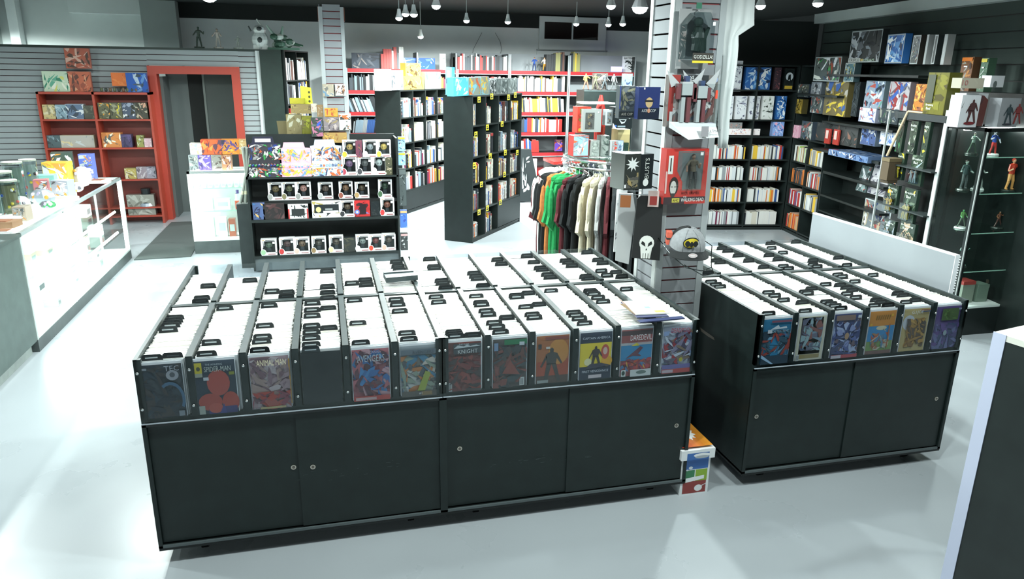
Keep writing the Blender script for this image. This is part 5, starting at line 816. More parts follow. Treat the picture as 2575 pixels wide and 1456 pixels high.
text('BATMAN', d_.x*.8, d_.z*.12, bb, d_.x*.5, -.008, d_.z*.88, '#2c3030'); m = MB(); art(m, d_.x*.15, d_.z*.12, d_.x*.85, d_.z*.75, -.008, [H('#1c2222'),H('#2c3434'),H('#3c4444')], 12, 5, .3); m.build('ink_drawing','paint',bb)
for i, (px_, cs, l) in enumerate((([(4.736,2.26)][0],('#b88c74','#2c50a0','#2c3c6c','#1c1c20'),'small doll in a blue top on the far top shelf'),([(4.938,2.263)][0],('#d8b08c','#e8dccc','#c88c30','#1c1c1c'),'small doll in yellow and white on the far top shelf'),([(5.18,2.267)][0],('#a83434','#a83434','#6c2828','#8c2c2c'),'small red doll on the far top shelf'))):
    q = MB().cyl((0,0,0),(0,0,.01),.05,.05,12,'#2c3030').build('toy_doll','matte',None,(px_[0],10.62,2.213)); figure(MB(),0,0,.01,.24,cs[0],cs[1],cs[2],i,cs[3],.05).build('doll_figure','matte',q); tag(q, l, 'toy', 'dolls on the far top shelf')
q = pbox('leaning_comic', F10, [(5.193,0.716,5.411,0.942)][0], .01, '#c05a44', ['#6c4cb0','#c85a3c','#d8a088','#4c3c8c'], 'red and violet comic leaning on the lowest far shelf', 'comic', v=.1, n=14, seed=66)
tag(MB().box((0,0,0),(.22,.02,.09),'#a090e8').build('lit_sign','glow_violet',None,([(6.206,2.225)][0][0],10.44,[(6.206,2.225)][0][1])), 'small glowing violet sign on the far top shelf edge', 'sign')
# dark cabinet with figures on it before the far shelves
xs = [(5.171,1.268,5.826,1.915)][0]
q = MB().box((0,0,0),(xs[2]-xs[0]+.25,.4,xs[3]),'#1a2221').build('dark_cabinet','laminate',None,(xs[0],9.0,0)); MB().box((0,-.004,xs[3]-.02),(xs[2]-xs[0]+.25,.0,xs[3]),'#3c4848').build('top_edge','paint',q); tag(q, 'dark cabinet standing before the rightmost red-striped shelving', 'cabinet')
for i in range(4):
    x = xs[0]+.05+i*.17; c = (('#c88c3c','#a8843c','#6c4c3c'),('#6c6c4c','#5c5c44','#4c4c3c'),('#5c6468','#4c5054','#3c4448'),('#7c8080','#6c7070','#4c5050'))[i]
    q = MB().cyl((0,0,0),(0,0,.015),.06,.06,12,'#2c2c2c').build('statuette','matte',None,(x+.03,9.15,xs[3])); figure(MB(),0,0,.015,.26,*c,i+4,'#2c2c28',.12).build('statuette_figure','matte',q); tag(q, ('orange crouching figure on the dark cabinet','olive figure on the dark cabinet','dark grey figure on the dark cabinet','grey figure right of the others on the dark cabinet')[i], 'statuette', 'figures on the dark cabinet')
onplane(Fr(0,9.1,0), [([(5.429,1.908,5.683,2.187)][0],'#5c5450',['#5c5450','#8c8480','#3c3c3c'],'brown-grey framed pack at the back of the dark cabinet'),([(5.978,1.913,6.144,2.193)][0],'#7c9098',['#7c9098','#c8d4d8','#3c4c6c'],'clear pack with blue top on the dark cabinet')], 'figure_pack', 'packs on the dark cabinet', xs[3]+.001, v=.15, seed=670)
# ---------------------------------------------------------------- round clothes rack
CX, CY, ZR = 3.16, 2.50, 1.50
o = empty('clothes_rack', (CX, CY, 0)); ch = MB()
for rr, zz in ((.42,ZR),(.42,ZR+.055)):
    for k in range(36): a, b_ = 2*PI*k/36, 2*PI*(k+1)/36; ch.cyl((rr*math.cos(a),rr*math.sin(a),zz),(rr*math.cos(b_),rr*math.sin(b_),zz),.012,.012,8,'#c8ccd0')
ch.build('chrome_ring','metal',o); MB().cyl((0,0,.05),(0,0,ZR+.08),.02,.02,10,'#c0c4c8').build('centre_post','metal',o)
for k in range(4): a = PI/4+k*PI/2; MB().cyl((0,0,.08),(.45*math.cos(a),.45*math.sin(a),.03),.014,.014,8,'#b8bcc0').ball((.45*math.cos(a),.45*math.sin(a),.025),.025,8,5,'#1c1c1c').build('foot','metal',o); MB().cyl((0,0,ZR+.03),(.42*math.cos(a),.42*math.sin(a),ZR+.03),.01,.01,8,'#c0c4c8').build('spoke','metal',o)
MB().cyl((0,0,ZR+.075),(0,0,ZR+.085),.43,.43,32,'#8c9494').build('top_disc','glass',o)
tag(o, 'round chrome clothes rack crowded with shirts, left of the slatted pillar', 'clothes rack')
def shirtmesh(k):
    R = random.Random(k); m = MB(); t = .014
    out = [(-.045,0),(-.19,-.05),(-.25,-.27),(-.20,-.31),(-.185,-.19),(-.20,-.66),(.20,-.68),(.185,-.19),(.215,-.34),(.275,-.29),(.20,-.05),(.045,0),(.0,-.025)]
    out = [(x+R.uniform(-.008,.008), z+R.uniform(-.012,.012)) for x, z in out][::-1]; out = [(x, z) for x, z in out]; out.reverse()
    # ccw seen from the front: reverse so the neck runs right to left
    cc = out[::-1]; n = len(cc); cx = sum(p[0] for p in cc)/n; base = len(m.v)
    m.prism(out, -t, t, W_)
    for q in range(6): x = -.15+.06*q; m.poly([(x,-t-.001,-.15),(x+.012,-t-.012,-.4),(x+.005,-t-.001,-.65),(x-.012,-t-.001,-.4)],(.92,.92,.92,1)); m.poly([(x,t+.001,-.15),(x-.012,t+.001,-.4),(x+.005,t+.001,-.65),(x+.012,t+.012,-.4)],(.92,.92,.92,1))
    # bulging outer edge: sleeve and body side
    m.ball((.235,0,-.2),(.03,.02,.13),8,6,W_); m.ball((.19,0,-.45),(.025,.019,.22),8,6,W_); m.ball((.12,0,-.035),(.09,.02,.03),8,5,W_)
    return m.mesh('tee_shirt', ('cloth',))
sms = [shirtmesh(k) for k in range(5)]
hm = MB().tube([(-.17,0,-.05),(0,0,.0),(.17,0,-.05)],.004,5,'#c8ccd0').tube([(0,0,0),(0,0,.05),(.012,0,.065),(.02,0,.055)],.0025,5,'#c8ccd0').mesh('hanger', ('gloss',))
SC = ['white','maroon','white','black','black','orange','green','green','maroon','black','black','cream','cream','pale grey','maroon','charcoal','blackish','charcoal','black','grey-brown','cream','black','black','charcoal','charcoal','royal blue','pale grey','charcoal','black','bright blue','black','black','red','dark red','black','charcoal','grey','navy','black','olive','charcoal','white','black','grey']
SC += ['black','maroon','charcoal','white','grey','black','navy','charcoal','olive','black','dark red','grey','black','charcoal','cream','black']
SH = {'white':'#dfe0dc','maroon':'#5a2228','black':'#15191a','orange':'#b8723c','green':'#1f8c4c','cream':'#c8c0a8','pale grey':'#a8aaa8','charcoal':'#2c3234','blackish':'#1c2022','grey-brown':'#8c8478','royal blue':'#2c3c8c','bright blue':'#2858a8','red':'#a8282c','dark red':'#5c1c20','grey':'#6c7070','navy':'#1c2440','olive':'#3c4030'}
NS = len(SC); cnt = {}
for k, c in enumerate(SC):
    a = math.radians(160)+2*PI*k/NS      # walks from the left round the camera side
    R = random.Random(k); ri = .42
    q = put(sms[k % 5], 'tee_shirt', None, (CX+ri*math.cos(a), CY+ri*math.sin(a), ZR-.045+R.uniform(-.01,.008)), a+R.uniform(-.06,.06)); q.color = H(SH[c]); put(hm, 'hanger', q); q.scale = (1, 1, R.uniform(1.18,1.36)); cnt[c] = cnt.get(c, 0)+1
    tag(q, f'{c} shirt on the round rack, {ORD(cnt[c])} {c} one rightwards from left', 'shirt', 'shirts on the round rack')
FRk = Fr(0, 2.3, 0); zt = ZR+.086
def rk(px): return px
def cr(a, b_, c, d): return (1420+a/8.09, 280+b_/8.09, 1420+c/8.09, 280+d/8.09)
TK = [([(2.743,1.564,2.873,1.723)][0],'#b8342c',['#8cb4cc','#a0a4a8','#c86440','#e0e4e8','#7c8890'],'red and sky blue window box on the rack, lower left',0,.12,0),([(2.888,1.559,2.955,1.682)][0],'#8c9490',['#8c9490','#9ca49e','#707874'],'slim grey box on the rack, lower middle',0,.1,-.02),([(2.975,1.552,3.043,1.71)][0],'#8a928e',['#8a928e','#3c4644','#5c6a64'],'tall grey box with dark green window on the rack',0,.1,0),([(3.053,1.551,3.106,1.672)][0],'#a8acae',['#8c9092','#c04c44','#9ca0a2'],'silver pack with a small red figure on the rack',0,.06,-.03),
 ([(3.116,1.559,3.166,1.678)][0],'#8c9cb4',['#a8bcd0','#3c4c7c','#dfe4e8','#6c7c94'],'blue and white robot toy pack at the right of the rack',0,.08,0),([(3.177,1.571,3.221,1.671)][0],'#2c4038',['#2c4038','#3c504a'],'dark green pack at the right end of the rack',0,.08,.02)]
for i, (rc, base, pal, l, up, dep, v) in enumerate(TK): pbox('statue_box', FRk, (rc[0], zt, rc[2], zt+rc[3]-rc[1]), dep, base, pal, l, group='boxes piled on the round rack', seed=i+700, n=14, v=.05+v, s=.5)
def wbox(rc, z, dep, base, win, l, v=.05, rz=0):
    x0, _, x1, z1 = rc; W = x1-x0; Hh = z1-rc[1]; q = MB().box((0,0,0),(W,dep,Hh),base).build('statue_box','gloss',None,(x0,2.3+v,z),rz); m = MB(); m.rect(W*.12,Hh*.12,W*.62,Hh*.85,-.001,win); art(m,W*.16,Hh*.15,W*.58,Hh*.8,-.0012,[H('#4c4c48'),H('#6c6450'),H('#3c3c3c'),H(win)],16,9,.4); m.rect(W*.8,Hh*.84,W*.86,Hh*.9,-.002,'#e4e8e8'); m.build('window_print','gloss',q); return tag(q, l, 'box', 'boxes piled on the round rack')
wbox([(2.806,1.716,2.956,1.89)][0], zt+.19, .16, '#8a908e', '#4c504e', 'big grey statue box with a dark window, topping the rack pile', v=.02)
q = MB().box((0,0,0),(.11,.12,.2),'#b03c30').build('statue_box','gloss',None,([(2.777,1.715,2.823,1.875)][0][0],2.37,zt+.18)); m = MB(); art(m,.005,.01,.105,.19,-.001,[H('#b08c34'),H('#8c3428'),H('#6c5c2c')],16,4,.4); m.build('printed_front','gloss',q); tag(q, 'red and gold box behind the big grey statue box', 'box', 'boxes piled on the round rack')
q = MB().box((0,0,0),(.25,.2,.012),'#eef2f2').build('white_lid','paint',None,(2.83,2.36,zt+.40)); q.name = 'white_tray'; tag(q, 'flat white tray on top of the grey statue box', 'tray')
wbox([(2.995,1.718,3.069,1.838)][0], zt+.24, .08, '#a0a6a8', '#6c7478', 'silver-framed statue box stacked on the tall grey one', v=.02)
rc = [(3.046,1.72,3.209,1.881)][0]; q = MB().box((0,0,0),(rc[2]-rc[0],.1,rc[3]-rc[1]),'#1c2224').build('helmet_box','gloss',None,(rc[0],2.3,zt+.22)); W, Hh = rc[2]-rc[0], rc[3]-rc[1]; m = MB()
m.poly([(W*.05,-.001,Hh*.76),(W*.5,-.001,Hh*.82),(W*.95,-.001,Hh*.95),(W*.9,-.001,Hh*.8),(W*.4,-.001,Hh*.7)],'#d0d4d6'); m.rect(W*.08,Hh*.64,W*.3,Hh*.68,-.001,'#b0903c'); m.rect(W*.7,Hh*.64,W*.92,Hh*.68,-.001,'#b0903c'); m.disc(W*.85,-.001,Hh*.52,W*.08,Hh*.07,'#c8ccce'); m.poly([(W*.3,-.001,Hh*.42),(W*.7,-.001,Hh*.42),(W*.6,-.001,Hh*.25),(W*.45,-.001,Hh*.2)],'#a8b0b4'); m.poly([(W*.36,-.0014,Hh*.39),(W*.64,-.0014,Hh*.39),(W*.58,-.0014,Hh*.3),(W*.46,-.0014,Hh*.3)],'#1c2224'); m.rect(W*.25,Hh*.04,W*.65,Hh*.12,-.001,'#7c8c94'); m.poly([(0,-.001,0),(W*.18,-.001,0),(0,-.001,Hh*.26)],'#dfe6ea'); m.poly([(W*.18,-.001,0),(W*.2,-.001,Hh*.14),(W*.1,-.001,Hh*.16)],'#3c64b0')
m.build('printed_front','gloss',q); tag(q, 'black box with white helmet outline print, beside the pillar above the rack', 'box', 'boxes piled on the round rack')
rc = [(3.123,1.662,3.227,1.702)][0]; q = MB().box((0,0,0),(rc[2]-rc[0],.14,.2),'#b8a878').build('tan_carton','paint',None,(rc[0]+.02,2.42,zt)); MB().box((0,-.001,.16),(rc[2]-rc[0],.0,.2),'#cfc08c').build('tape_strip','paint',q); tag(q, 'tan carton behind the robot packs on the rack', 'box', 'boxes piled on the round rack')
q = MB().cyl((0,0,0),(0,0,.15),.045,.045,12,'#b8342c').cyl((0,0,.15),(0,0,.21),.045,.012,12,'#b8342c').build('red_bottle','gloss',None,(3.06,2.62,zt+.25)); q.location.z = zt; q.scale = (1,1,2.2); tag(q, 'red cone-topped bottle behind the statue boxes on the rack', 'bottle')
tag(MB().box((0,0,0),(.19,.05,.7),'#e8ecec').build('white_bin','paint',None,(4.35,9.6,0)), 'white panel standing on the floor beyond the tagged bookcase', 'panel')
q = MB().box((0,0,0),(.9,.6,.72),'#2c2a2c').build('low_table','laminate',None,(4.55,8.6,0)); MB().box((-.01,-.01,.72),(.91,.61,.77),'#b8342e').build('red_top','gloss',q); tag(q, 'low dark table with a bright red top behind the clothes rack', 'table')
q = MB().prism([(-.08,0),(.1,0),(.14,.12),(.05,.3),(-.08,.3)],-.06,.06,'#20282a').build('bag','matte',None,(4.22,9.2,.6)); art_m = MB(); art(art_m,-.07,.02,.04,.26,-.061,[H('#dfe4e4'),H('#20282a'),H('#b8c0c0')],10,3,.4); art_m.build('printed_front','paint',q); q.location.z = .02; q.scale = (1.4,1.4,3); tag(q, 'black and white printed bag against the red-striped shelving', 'bag')
# ---------------------------------------------------------------- things hung on the pillar
FP_ = Fr(0, .5, 0)
def peg(o, x, z, l_=.1): MB().cyl((x,0,z),(x,l_,z),.003,.003,6,'#b8bcbe').build('peg','metal',o)
rc = [(2.683,2.253,2.871,2.554)][0]; W, Hh = rc[2]-rc[0], rc[3]-rc[1]
q = MB().box((0,.03,0),(W,.034,Hh),'#8c8f90').build('blister_card','gloss',None,(rc[0],.51,rc[1])); b = MB().prism([(.01,.05),(W-.02,.05),(W-.02,Hh-.08),(W-.05,Hh-.02),(.06,Hh-.02),(.01,Hh-.08)],-.05,.03,'#ffffff').build('clear_blister','blister',q)
f = MB(); f.ball((W*.5,-.01,Hh*.52),(.035,.03,.07),10,8,'#2c3834').ball((W*.46,-.02,Hh*.78),(.025,.03,.025),9,6,'#2f3c38').cyl((W*.45,-.01,Hh*.3),(W*.5,-.01,Hh*.5),.024,.03,8,'#2c3834').cyl((W*.66,-.01,Hh*.3),(W*.6,-.01,Hh*.5),.024,.03,8,'#2c3834').cyl((W*.55,0,Hh*.35),(W*.85,0,Hh*.7),.03,.008,8,'#33403c').cyl((W*.4,-.02,Hh*.6),(W*.28,-.03,Hh*.55),.012,.01,6,'#2f3c38'); f.build('toy_figure','gloss',q)
m = MB(); m.rect(W*.28,Hh*.13,W*.92,Hh*.27,-.051,'#3c3a36'); m.rect(W*.28,Hh*.1,W*.92,Hh*.14,-.0514,'#c8b83c'); art(m,.012,Hh*.12,W*.25,Hh*.9,.0295,[H('#a89490'),H('#b0a09c'),H('#8c8484')],14,2,.5); m.rect(W*.82,Hh*.72,W*.9,Hh*.78,-.051,'#d8dcdc'); m.build('printed_band','gloss',q); text('GODZILLA!', W*.58, Hh*.06, q, W*.61, -.0518, Hh*.205, '#c4c8c4'); peg(q, W*.5, Hh-.01, .08); MB().box((W*.42,.0,Hh),(W*.58,.004,Hh+.03),'#2c6c54').build('hang_tab','gloss',q)
tag(q, 'clear blister pack with a dark green creature toy, high on the pillar front', 'toy pack')
rc = [(2.646,1.951,2.93,2.222)][0]; W, Hh = rc[2]-rc[0], rc[3]-rc[1]
q = MB().box((0,.0,0),(W,.05,Hh),'#6a6664').build('robot_toy_box','gloss',None,(rc[0],.52,rc[1])); m = MB(); m.rect(0,0,W,Hh,-.0005,'#6c6a68'); m.rect(0,Hh*.12,W*.22,Hh,-.001,'#8c3a36'); m.rect(W*.22,Hh*.82,W*.8,Hh,-.001,'#34383a'); art(m,W*.1,Hh*.05,W*.95,Hh*.82,-.0013,[H('#8c8886'),H('#5c5a5c'),H('#a8a8aa'),H('#6c4c4a'),H('#4c5870'),H('#c0c0c0')],34,31,.35); m.disc(W*.93,-.008,Hh*.92,W*.05,Hh*.06,'#8c9cb8'); m.disc(W*.9,-.008,Hh*.06,W*.1,Hh*.03,'#a8a4b8'); m.rect(W*.03,Hh*.06,W*.09,Hh*.3,-.008,'#b0b4b6'); m.build('printed_front','gloss',q)
text('TRANS', W*.24, Hh*.065, q, W*.36, -.0085, Hh*.955, '#d4dadc'); text('FORMERS', W*.36, Hh*.065, q, W*.47, -.0085, Hh*.88, '#d4dadc')
for i, (cx, s_) in enumerate(((.3,1),(.62,.9))):
    f = MB(); c1, c2, c3 = ('#a8acae','#74464a','#3c4a68'); z = Hh*.1
    f.box((W*cx-.03*s_,-.045,z+.14*s_),(W*cx+.03*s_,-.01,z+.21*s_),c1).box((W*cx-.012,-.04,z+.21*s_),(W*cx+.012,-.015,z+.24*s_),c3).box((W*cx-.055*s_,-.04,z+.12*s_),(W*cx-.034*s_,-.015,z+.2*s_),c2).box((W*cx+.034*s_,-.04,z+.12*s_),(W*cx+.055*s_,-.015,z+.2*s_),c2).box((W*cx-.028*s_,-.04,z),(W*cx-.006,-.012,z+.13*s_),c1).box((W*cx+.006,-.04,z),(W*cx+.028*s_,-.012,z+.13*s_),c2).poly([(W*cx-.03,-.01,z+.2),(W*cx-.11,-.01,z+.27),(W*cx-.08,-.01,z+.18)],c1).poly([(W*cx+.03,-.01,z+.2),(W*cx+.11,-.01,z+.28),(W*cx+.08,-.01,z+.17)],c1)
    f.build('toy_robot','gloss',q)
MB().box((W*.1,-.055,Hh*.03),(W*.97,-.0,Hh*.84),'#ffffff').build('clear_window','film',q); MB().poly([(0,-.03,0),(W*.3,-.1,-.06),(W*.97,-.08,-.05),(W*.97,-.03,.02),(0,-.03,.03)],'#d4d8da').rect(W*.55,-.045,W*.7,.01,-.1,'#8c8c90').build('white_foot','gloss',q); text('ULTIMATE', W*.25, Hh*.05, q, W*.83, -.1, -.015, '#4c4c50')
MB().box((W*.86,-.06,Hh*.56),(W*.9,-.056,Hh*.72),'#e8503c').build('red_glint','gloss',q); peg(q, W*.5, Hh-.02); tag(q, 'wide clear-fronted box with two angular robot toys on the pillar', 'toy box')
rc = [(2.655,1.529,2.909,1.834)][0]; W, Hh = rc[2]-rc[0], rc[3]-rc[1]
q = MB().box((0,.0,0),(W,.07,Hh),'#a03430').build('figure_box','gloss',None,(rc[0],.51,rc[1])); m = MB(); m.rect(0,0,W,Hh,-.0005,'#b23a34'); m.poly([(W*.28,-.001,Hh*.96),(W*.28,-.001,Hh*.6),(W*.42,-.001,Hh*.4),(W*.42,-.001,Hh*.27),(W*.88,-.001,Hh*.27),(W*.9,-.001,Hh*.96)][::-1],'#5c6264')
m.rect(.0,0,W,Hh*.13,-.0012,'#3a3034'); m.rect(W*.5,.0,W,Hh*.06,-.0014,'#a83832'); m.rect(W*.2,Hh*.03,W*.38,Hh*.11,-.002,'#b8b04c'); m.disc(W*.22,-.002,Hh*.33,W*.11,Hh*.17,'#2c2424'); m.disc(W*.21,-.0024,Hh*.3,W*.075,Hh*.13,'#b8b8b4'); m.poly([(W*.14,-.0027,Hh*.2),(W*.28,-.0027,Hh*.2),(W*.24,-.0027,Hh*.13),(W*.18,-.0027,Hh*.13)],'#3c3838'); m.rect(W*.15,Hh*.31,W*.2,Hh*.325,-.0027,'#3c3838'); m.rect(W*.23,Hh*.31,W*.28,Hh*.325,-.0027,'#3c3838'); m.rect(W*.06,Hh*.55,W*.17,Hh*.88,-.002,'#c8ccc8'); m.rect(W*.1,Hh*.6,W*.13,Hh*.84,-.0022,'#3c3838'); m.rect(W*.01,Hh*.2,W*.05,Hh*.6,-.002,'#c8a8a4'); m.rect(W*.8,Hh*.88,W*.87,Hh*.94,-.002,'#d8dcdc'); m.build('printed_front','gloss',q)
text('AMC', W*.14, Hh*.045, q, W*.29, -.003, Hh*.07, '#2c2c28'); text('THE', W*.08, Hh*.025, q, W*.5, -.003, Hh*.13, '#dfe2e0'); text('WALKING DEAD', W*.55, Hh*.065, q, W*.69, -.003, Hh*.075, '#dfe2e0'); text('RICK GRIMES', W*.42, Hh*.05, q, W*.63, -.003, Hh*.2, '#4c2424')
f = MB(); figure(f, W*.62, -.02, Hh*.29, Hh*.62, '#6c5448', '#4c463c', '#2c2e30', 3, '#2c2420', .03); f.build('toy_figure','matte',q); MB().box((W*.29,-.045,Hh*.27),(W*.89,-.0,Hh*.95),'#ffffff').build('clear_window','film',q); peg(q, W*.5, Hh-.02, .08); tag(q, 'red window box with a standing doll and a face print, on the pillar', 'toy box')
# boxes on the pillar's left side
for i, (rc, base, l, tx) in enumerate((([(2.444,1.996,2.564,2.16)][0],'#25305c','dark blue square box lettered AXE COP on the pillar side',1),([(2.382,1.993,2.473,2.161)][0],'#4c5458','clear-fronted dark box just behind the blue lettered one',0))):
    W, Hh = rc[2]-rc[0], rc[3]-rc[1]; q = MB().box((0,0,0),(W,.05,Hh),base).build('figure_box','gloss',None,(rc[0],(.45,.56)[i],rc[1])); m = MB()
    if tx: m.rect(0,0,W,Hh*.35,-.0005,'#1c2230'); m.disc(W*.5,-.001,Hh*.52,W*.17,Hh*.16,'#a8926c'); m.rect(W*.3,Hh*.54,W*.7,Hh*.6,-.0015,'#2c2c2c'); m.rect(W*.22,Hh*.92,W*.28,Hh*.98,-.001,'#d8dcdc'); m.build('printed_front','gloss',q); text('AXE', W*.26, Hh*.09, q, W*.3, -.002, Hh*.27, '#a8aeb4'); text('COP', W*.26, Hh*.09, q, W*.7, -.002, Hh*.27, '#a8aeb4'); text('LET CHOP YOUR HEADS', W*.5, Hh*.035, q, W*.5, -.002, Hh*.15, '#b8bcc0') if False else m; m = MB().disc(W*.5,-.002,Hh*.27,W*.07,Hh*.07,'#a87c64').build('round_mark','gloss',q); MB().box((W-.004,.05,Hh-.05),(W+.01,.2,Hh-.045),'#b8bcbe').build('peg','metal',q)
    else: art(m,.004,.03,W-.004,Hh-.004,-.001,[H('#4c5458'),H('#6c7478'),H('#3c4448'),H('#8c8c74')],18,6,.5); m.rect(W*.0,Hh*.05,W*.95,Hh*.22,-.004,'#2c3234'); m.rect(0,Hh*.3,W*.06,Hh,-.004,'#3c4c8c'); m.build('printed_front','gloss',q); text('AXE COP', W*.7, Hh*.08, q, W*.5, -.0045, Hh*.14, '#b0b0a4'); MB().box((W*.9,.03,Hh-.06),(W+.13,.036,Hh-.055),'#b8bcbe').build('peg','metal',q)
    tag(q, l, 'toy box')
q = MB().box((-.10,0,0),(0,.13,.19),'#2c302e').box((.0,0,.0),(.002,.13,.19),'#20282a').build('bust_box','gloss',None,([(2.465,1.632,2.477,1.797)][0][0],.42,[(2.465,1.632,2.477,1.797)][0][1]),math.radians(12)); m = MB(); pts = []
for k in range(18): a = 2*PI*k/18; r_ = .04 if k % 2 else .018; pts.append((-.05+r_*math.cos(a)*1.1,-.001,.135+r_*math.sin(a)))
m.poly(pts,'#c8ccca'); art(m,-.09,.01,-.01,.09,-.001,[H('#6c6858'),H('#4c4c48'),H('#8c7c54')],12,2,.5); m.rect(-.098,.012,-.088,.03,-.003,'#dfe2e2'); m.build('printed_front','gloss',q)
s_ = MB().box((.0,.002,.0),(.085,.13,.185),'#1d2224').build('black_side','gloss',q); text('BUSTS', .11, .026, s_, .045, -.002+.003, .11, '#a8aca8', rot=(0, -PI/2, 0)); MB().disc(.04,.0,.035,.018,.02,'#c8ccca').build('round_logo','gloss',s_)
q.location.x += .0; MB().box((.02,.1,.15),(.08,.2,.155),'#b8bcbe').build('peg','metal',q); tag(q, 'black toy box with a white starburst and upright lettering on the pillar side', 'toy box')
# black garment with skull print
zz = [(0.777,1.177),(0.611,1.206),(0.621,1.531),(0.819,1.509)]; yc = .72
q = MB().prism([(-.08,-.36),(.08,-.37),(.075,-.02),(.05,0),(-.05,0),(-.07,-.02)],-.01,.012,'#171b1c').build('black_cap_sock','matte',None,(2.60,.57,1.57),math.radians(-20)); m = MB()
m.disc(-.0,-.012,-.27,.042,.044,'#d8dcd8'); m.poly([(-.028,-.0125,-.36),(.024,-.0125,-.36),(.034,-.0125,-.28),(-.036,-.0125,-.28)],'#d8dcd8'); m.poly([(-.032,-.013,-.275),(-.006,-.013,-.292),(-.01,-.013,-.27),(-.026,-.013,-.258)],'#171b1c'); m.poly([(.032,-.013,-.275),(.026,-.013,-.258),(.01,-.013,-.27),(.006,-.013,-.292)],'#171b1c'); m.poly([(-.005,-.013,-.312),(.005,-.013,-.312),(0,-.013,-.298)],'#171b1c')
for k in range(3): m.rect(-.018+.014*k,-.36,-.015+.014*k,-.33,-.013,'#171b1c')
m.build('skull_print','paint',q); MB().box((-.01,-.016,-.06),(.05,-.012,.03),'#c8b4b0').rect(.0,-.05,.04,.0,-.0165,'#a84440').build('hang_tag','gloss',q); MB().cyl((.02,0,.02),(.09,.06,.02),.003,.003,6,'#b8bcbe').build('peg','metal',q); q.name = 'black_garment'; tag(q, 'folded black garment with a white skull print hanging on the pillar side', 'garment')
q = MB().prism([(-.05,-.4),(.03,-.42),(.05,-.1),(.03,0),(-.05,0)],-.008,.01,'#b8bcbe').build('bagged_garment','gloss',None,(2.53,.72,1.56),math.radians(-20)); MB().rect(-.04,-.08,.02,-.01,-.009,'#a8683c').build('print_patch','paint',q); MB().cyl((.0,0,-.01),(.18,.08,-.01),.003,.003,6,'#b8bcbe').build('peg','metal',q); tag(q, 'pale clear-bagged garment hanging behind the skull-print one', 'garment')
q = MB().box((-.035,-.004,-.38),(.03,.004,0),'#c8cccc').box((-.035,-.006,-.06),(.03,-.004,0),'#e8ecec').build('carded_pack','gloss',None,(2.555,.86,1.56)); m = MB(); art(m,-.03,-.36,.025,-.08,-.005,[H('#6c7074'),H('#a8acb0'),H('#4c4c54')],12,8,.5); m.build('printed_front','gloss',q); MB().cyl((.02,0,-.01),(.25,-.02,-.01),.003,.003,6,'#b8bcbe').build('peg','metal',q); tag(q, 'narrow white carded pack at the left edge of the pillar', 'toy pack')
# cap on its wire holder
cx_, cz_ = [(2.766,1.348)][0]
o = empty('snapback_cap', (cx_, .40, cz_), math.radians(-20))
def dome():
    m = MB(); n, k = 20, 8; R3 = (.1,.1,.105)
    for j in range(k+1):
        ph = PI/2*j/k
        for q in range(n): a = 2*PI*q/n; m.v.append((R3[0]*math.cos(ph)*math.cos(a), R3[1]*math.cos(ph)*math.sin(a)*1.12, R3[2]*math.sin(ph)-.03))
    for j in range(k):
        for q in range(n):
            a = q/n*360; col = '#8d9194' if (a > 150 or a < 10) else '#1d2122'; m.f.append((j*n+q, j*n+(q+1)%n, (j+1)*n+(q+1)%n, (j+1)*n+q)); m.c.append(H('#1d2122' if 70 < a < 165 else '#8d9194')); m.m.append(0)
    return m
d_ = dome().build('crown','cloth',o,smooth=True); d_.rotation_euler = (math.radians(14),0,math.radians(8)); MB().ball((0,0,.076),.008,8,5,'#1d2122').build('button','matte',d_)
for a in range(6): t = PI*a/3; MB().tube([(.1*math.cos(t)*math.cos(p_)*1.003,.112*math.sin(t)*math.cos(p_)*1.003,.1055*math.sin(p_)-.03) for p_ in [i*PI/12 for i in range(6)]],.0012,4,'#6c7072').build('seam','matte',d_)
br = MB(); n = 14
for j in range(n):
    a, b_ = PI+PI*j/n+.12*(1-2*j/n), PI+PI*(j+1)/n+.12*(1-2*(j+1)/n)
    def P_(t, r, z): return (r*math.cos(t), r*1.05*math.sin(t)*(1.0 if r < .11 else 1.35)-.005, z-.012*abs(math.cos(t))**2*1.5)
    for z, fl in ((-.03,0),(-.034,1)):
        q4 = [P_(a,.1,z),P_(b_,.1,z),P_(b_,.118,z-.022),P_(a,.118,z-.022)]; br.poly(q4 if not fl else q4[::-1],'#202425')
    br.poly([P_(a,.118,-.052),P_(b_,.118,-.052),P_(b_,.118,-.056),P_(a,.118,-.056)],'#202425')
bo = br.build('brim','cloth',o); bo.rotation_euler = (math.radians(8),0,math.radians(8)); MB().disc(.012,-.162,-.05,.024,.012,'#e0dcdc').disc(.012,-.1623,-.05,.019,.0088,'#b89090').disc(.012,-.1626,-.05,.016,.0065,'#e0dcdc').build('round_sticker','gloss',o)
def emb(rx, rz, y, col, flat=None):
    m = MB(); n = 24; pts = [(rx*math.cos(2*PI*k/n), rz*math.sin(2*PI*k/n)) for k in range(n)] if flat is None else flat
    P2 = []
    for x, z in pts: yy = -math.sqrt(max(0,.1118**2*(1-((x+.03)/.104)**2)))*.985; P2.append((x, yy*math.sqrt(max(.1,1-((z+.02)/.16)**2))-y, z))
    cxx = (sum(p[0] for p in P2)/len(P2), min(p[1] for p in P2)-.001, sum(p[2] for p in P2)/len(P2))
    for k in range(len(P2)): m.poly([cxx, P2[k], P2[(k+1)%len(P2)]], col)
    return m
eo = empty('emblem', (.0,0,.016)); eo.parent = o; eo.rotation_euler = (math.radians(6),0,math.radians(3))
emb(.045,.031,.004,'#1a1e1c').build('emblem_rim','paint',eo); e2 = emb(.040,.026,.0065,'#c8b52e').build('emblem_field','paint',eo)
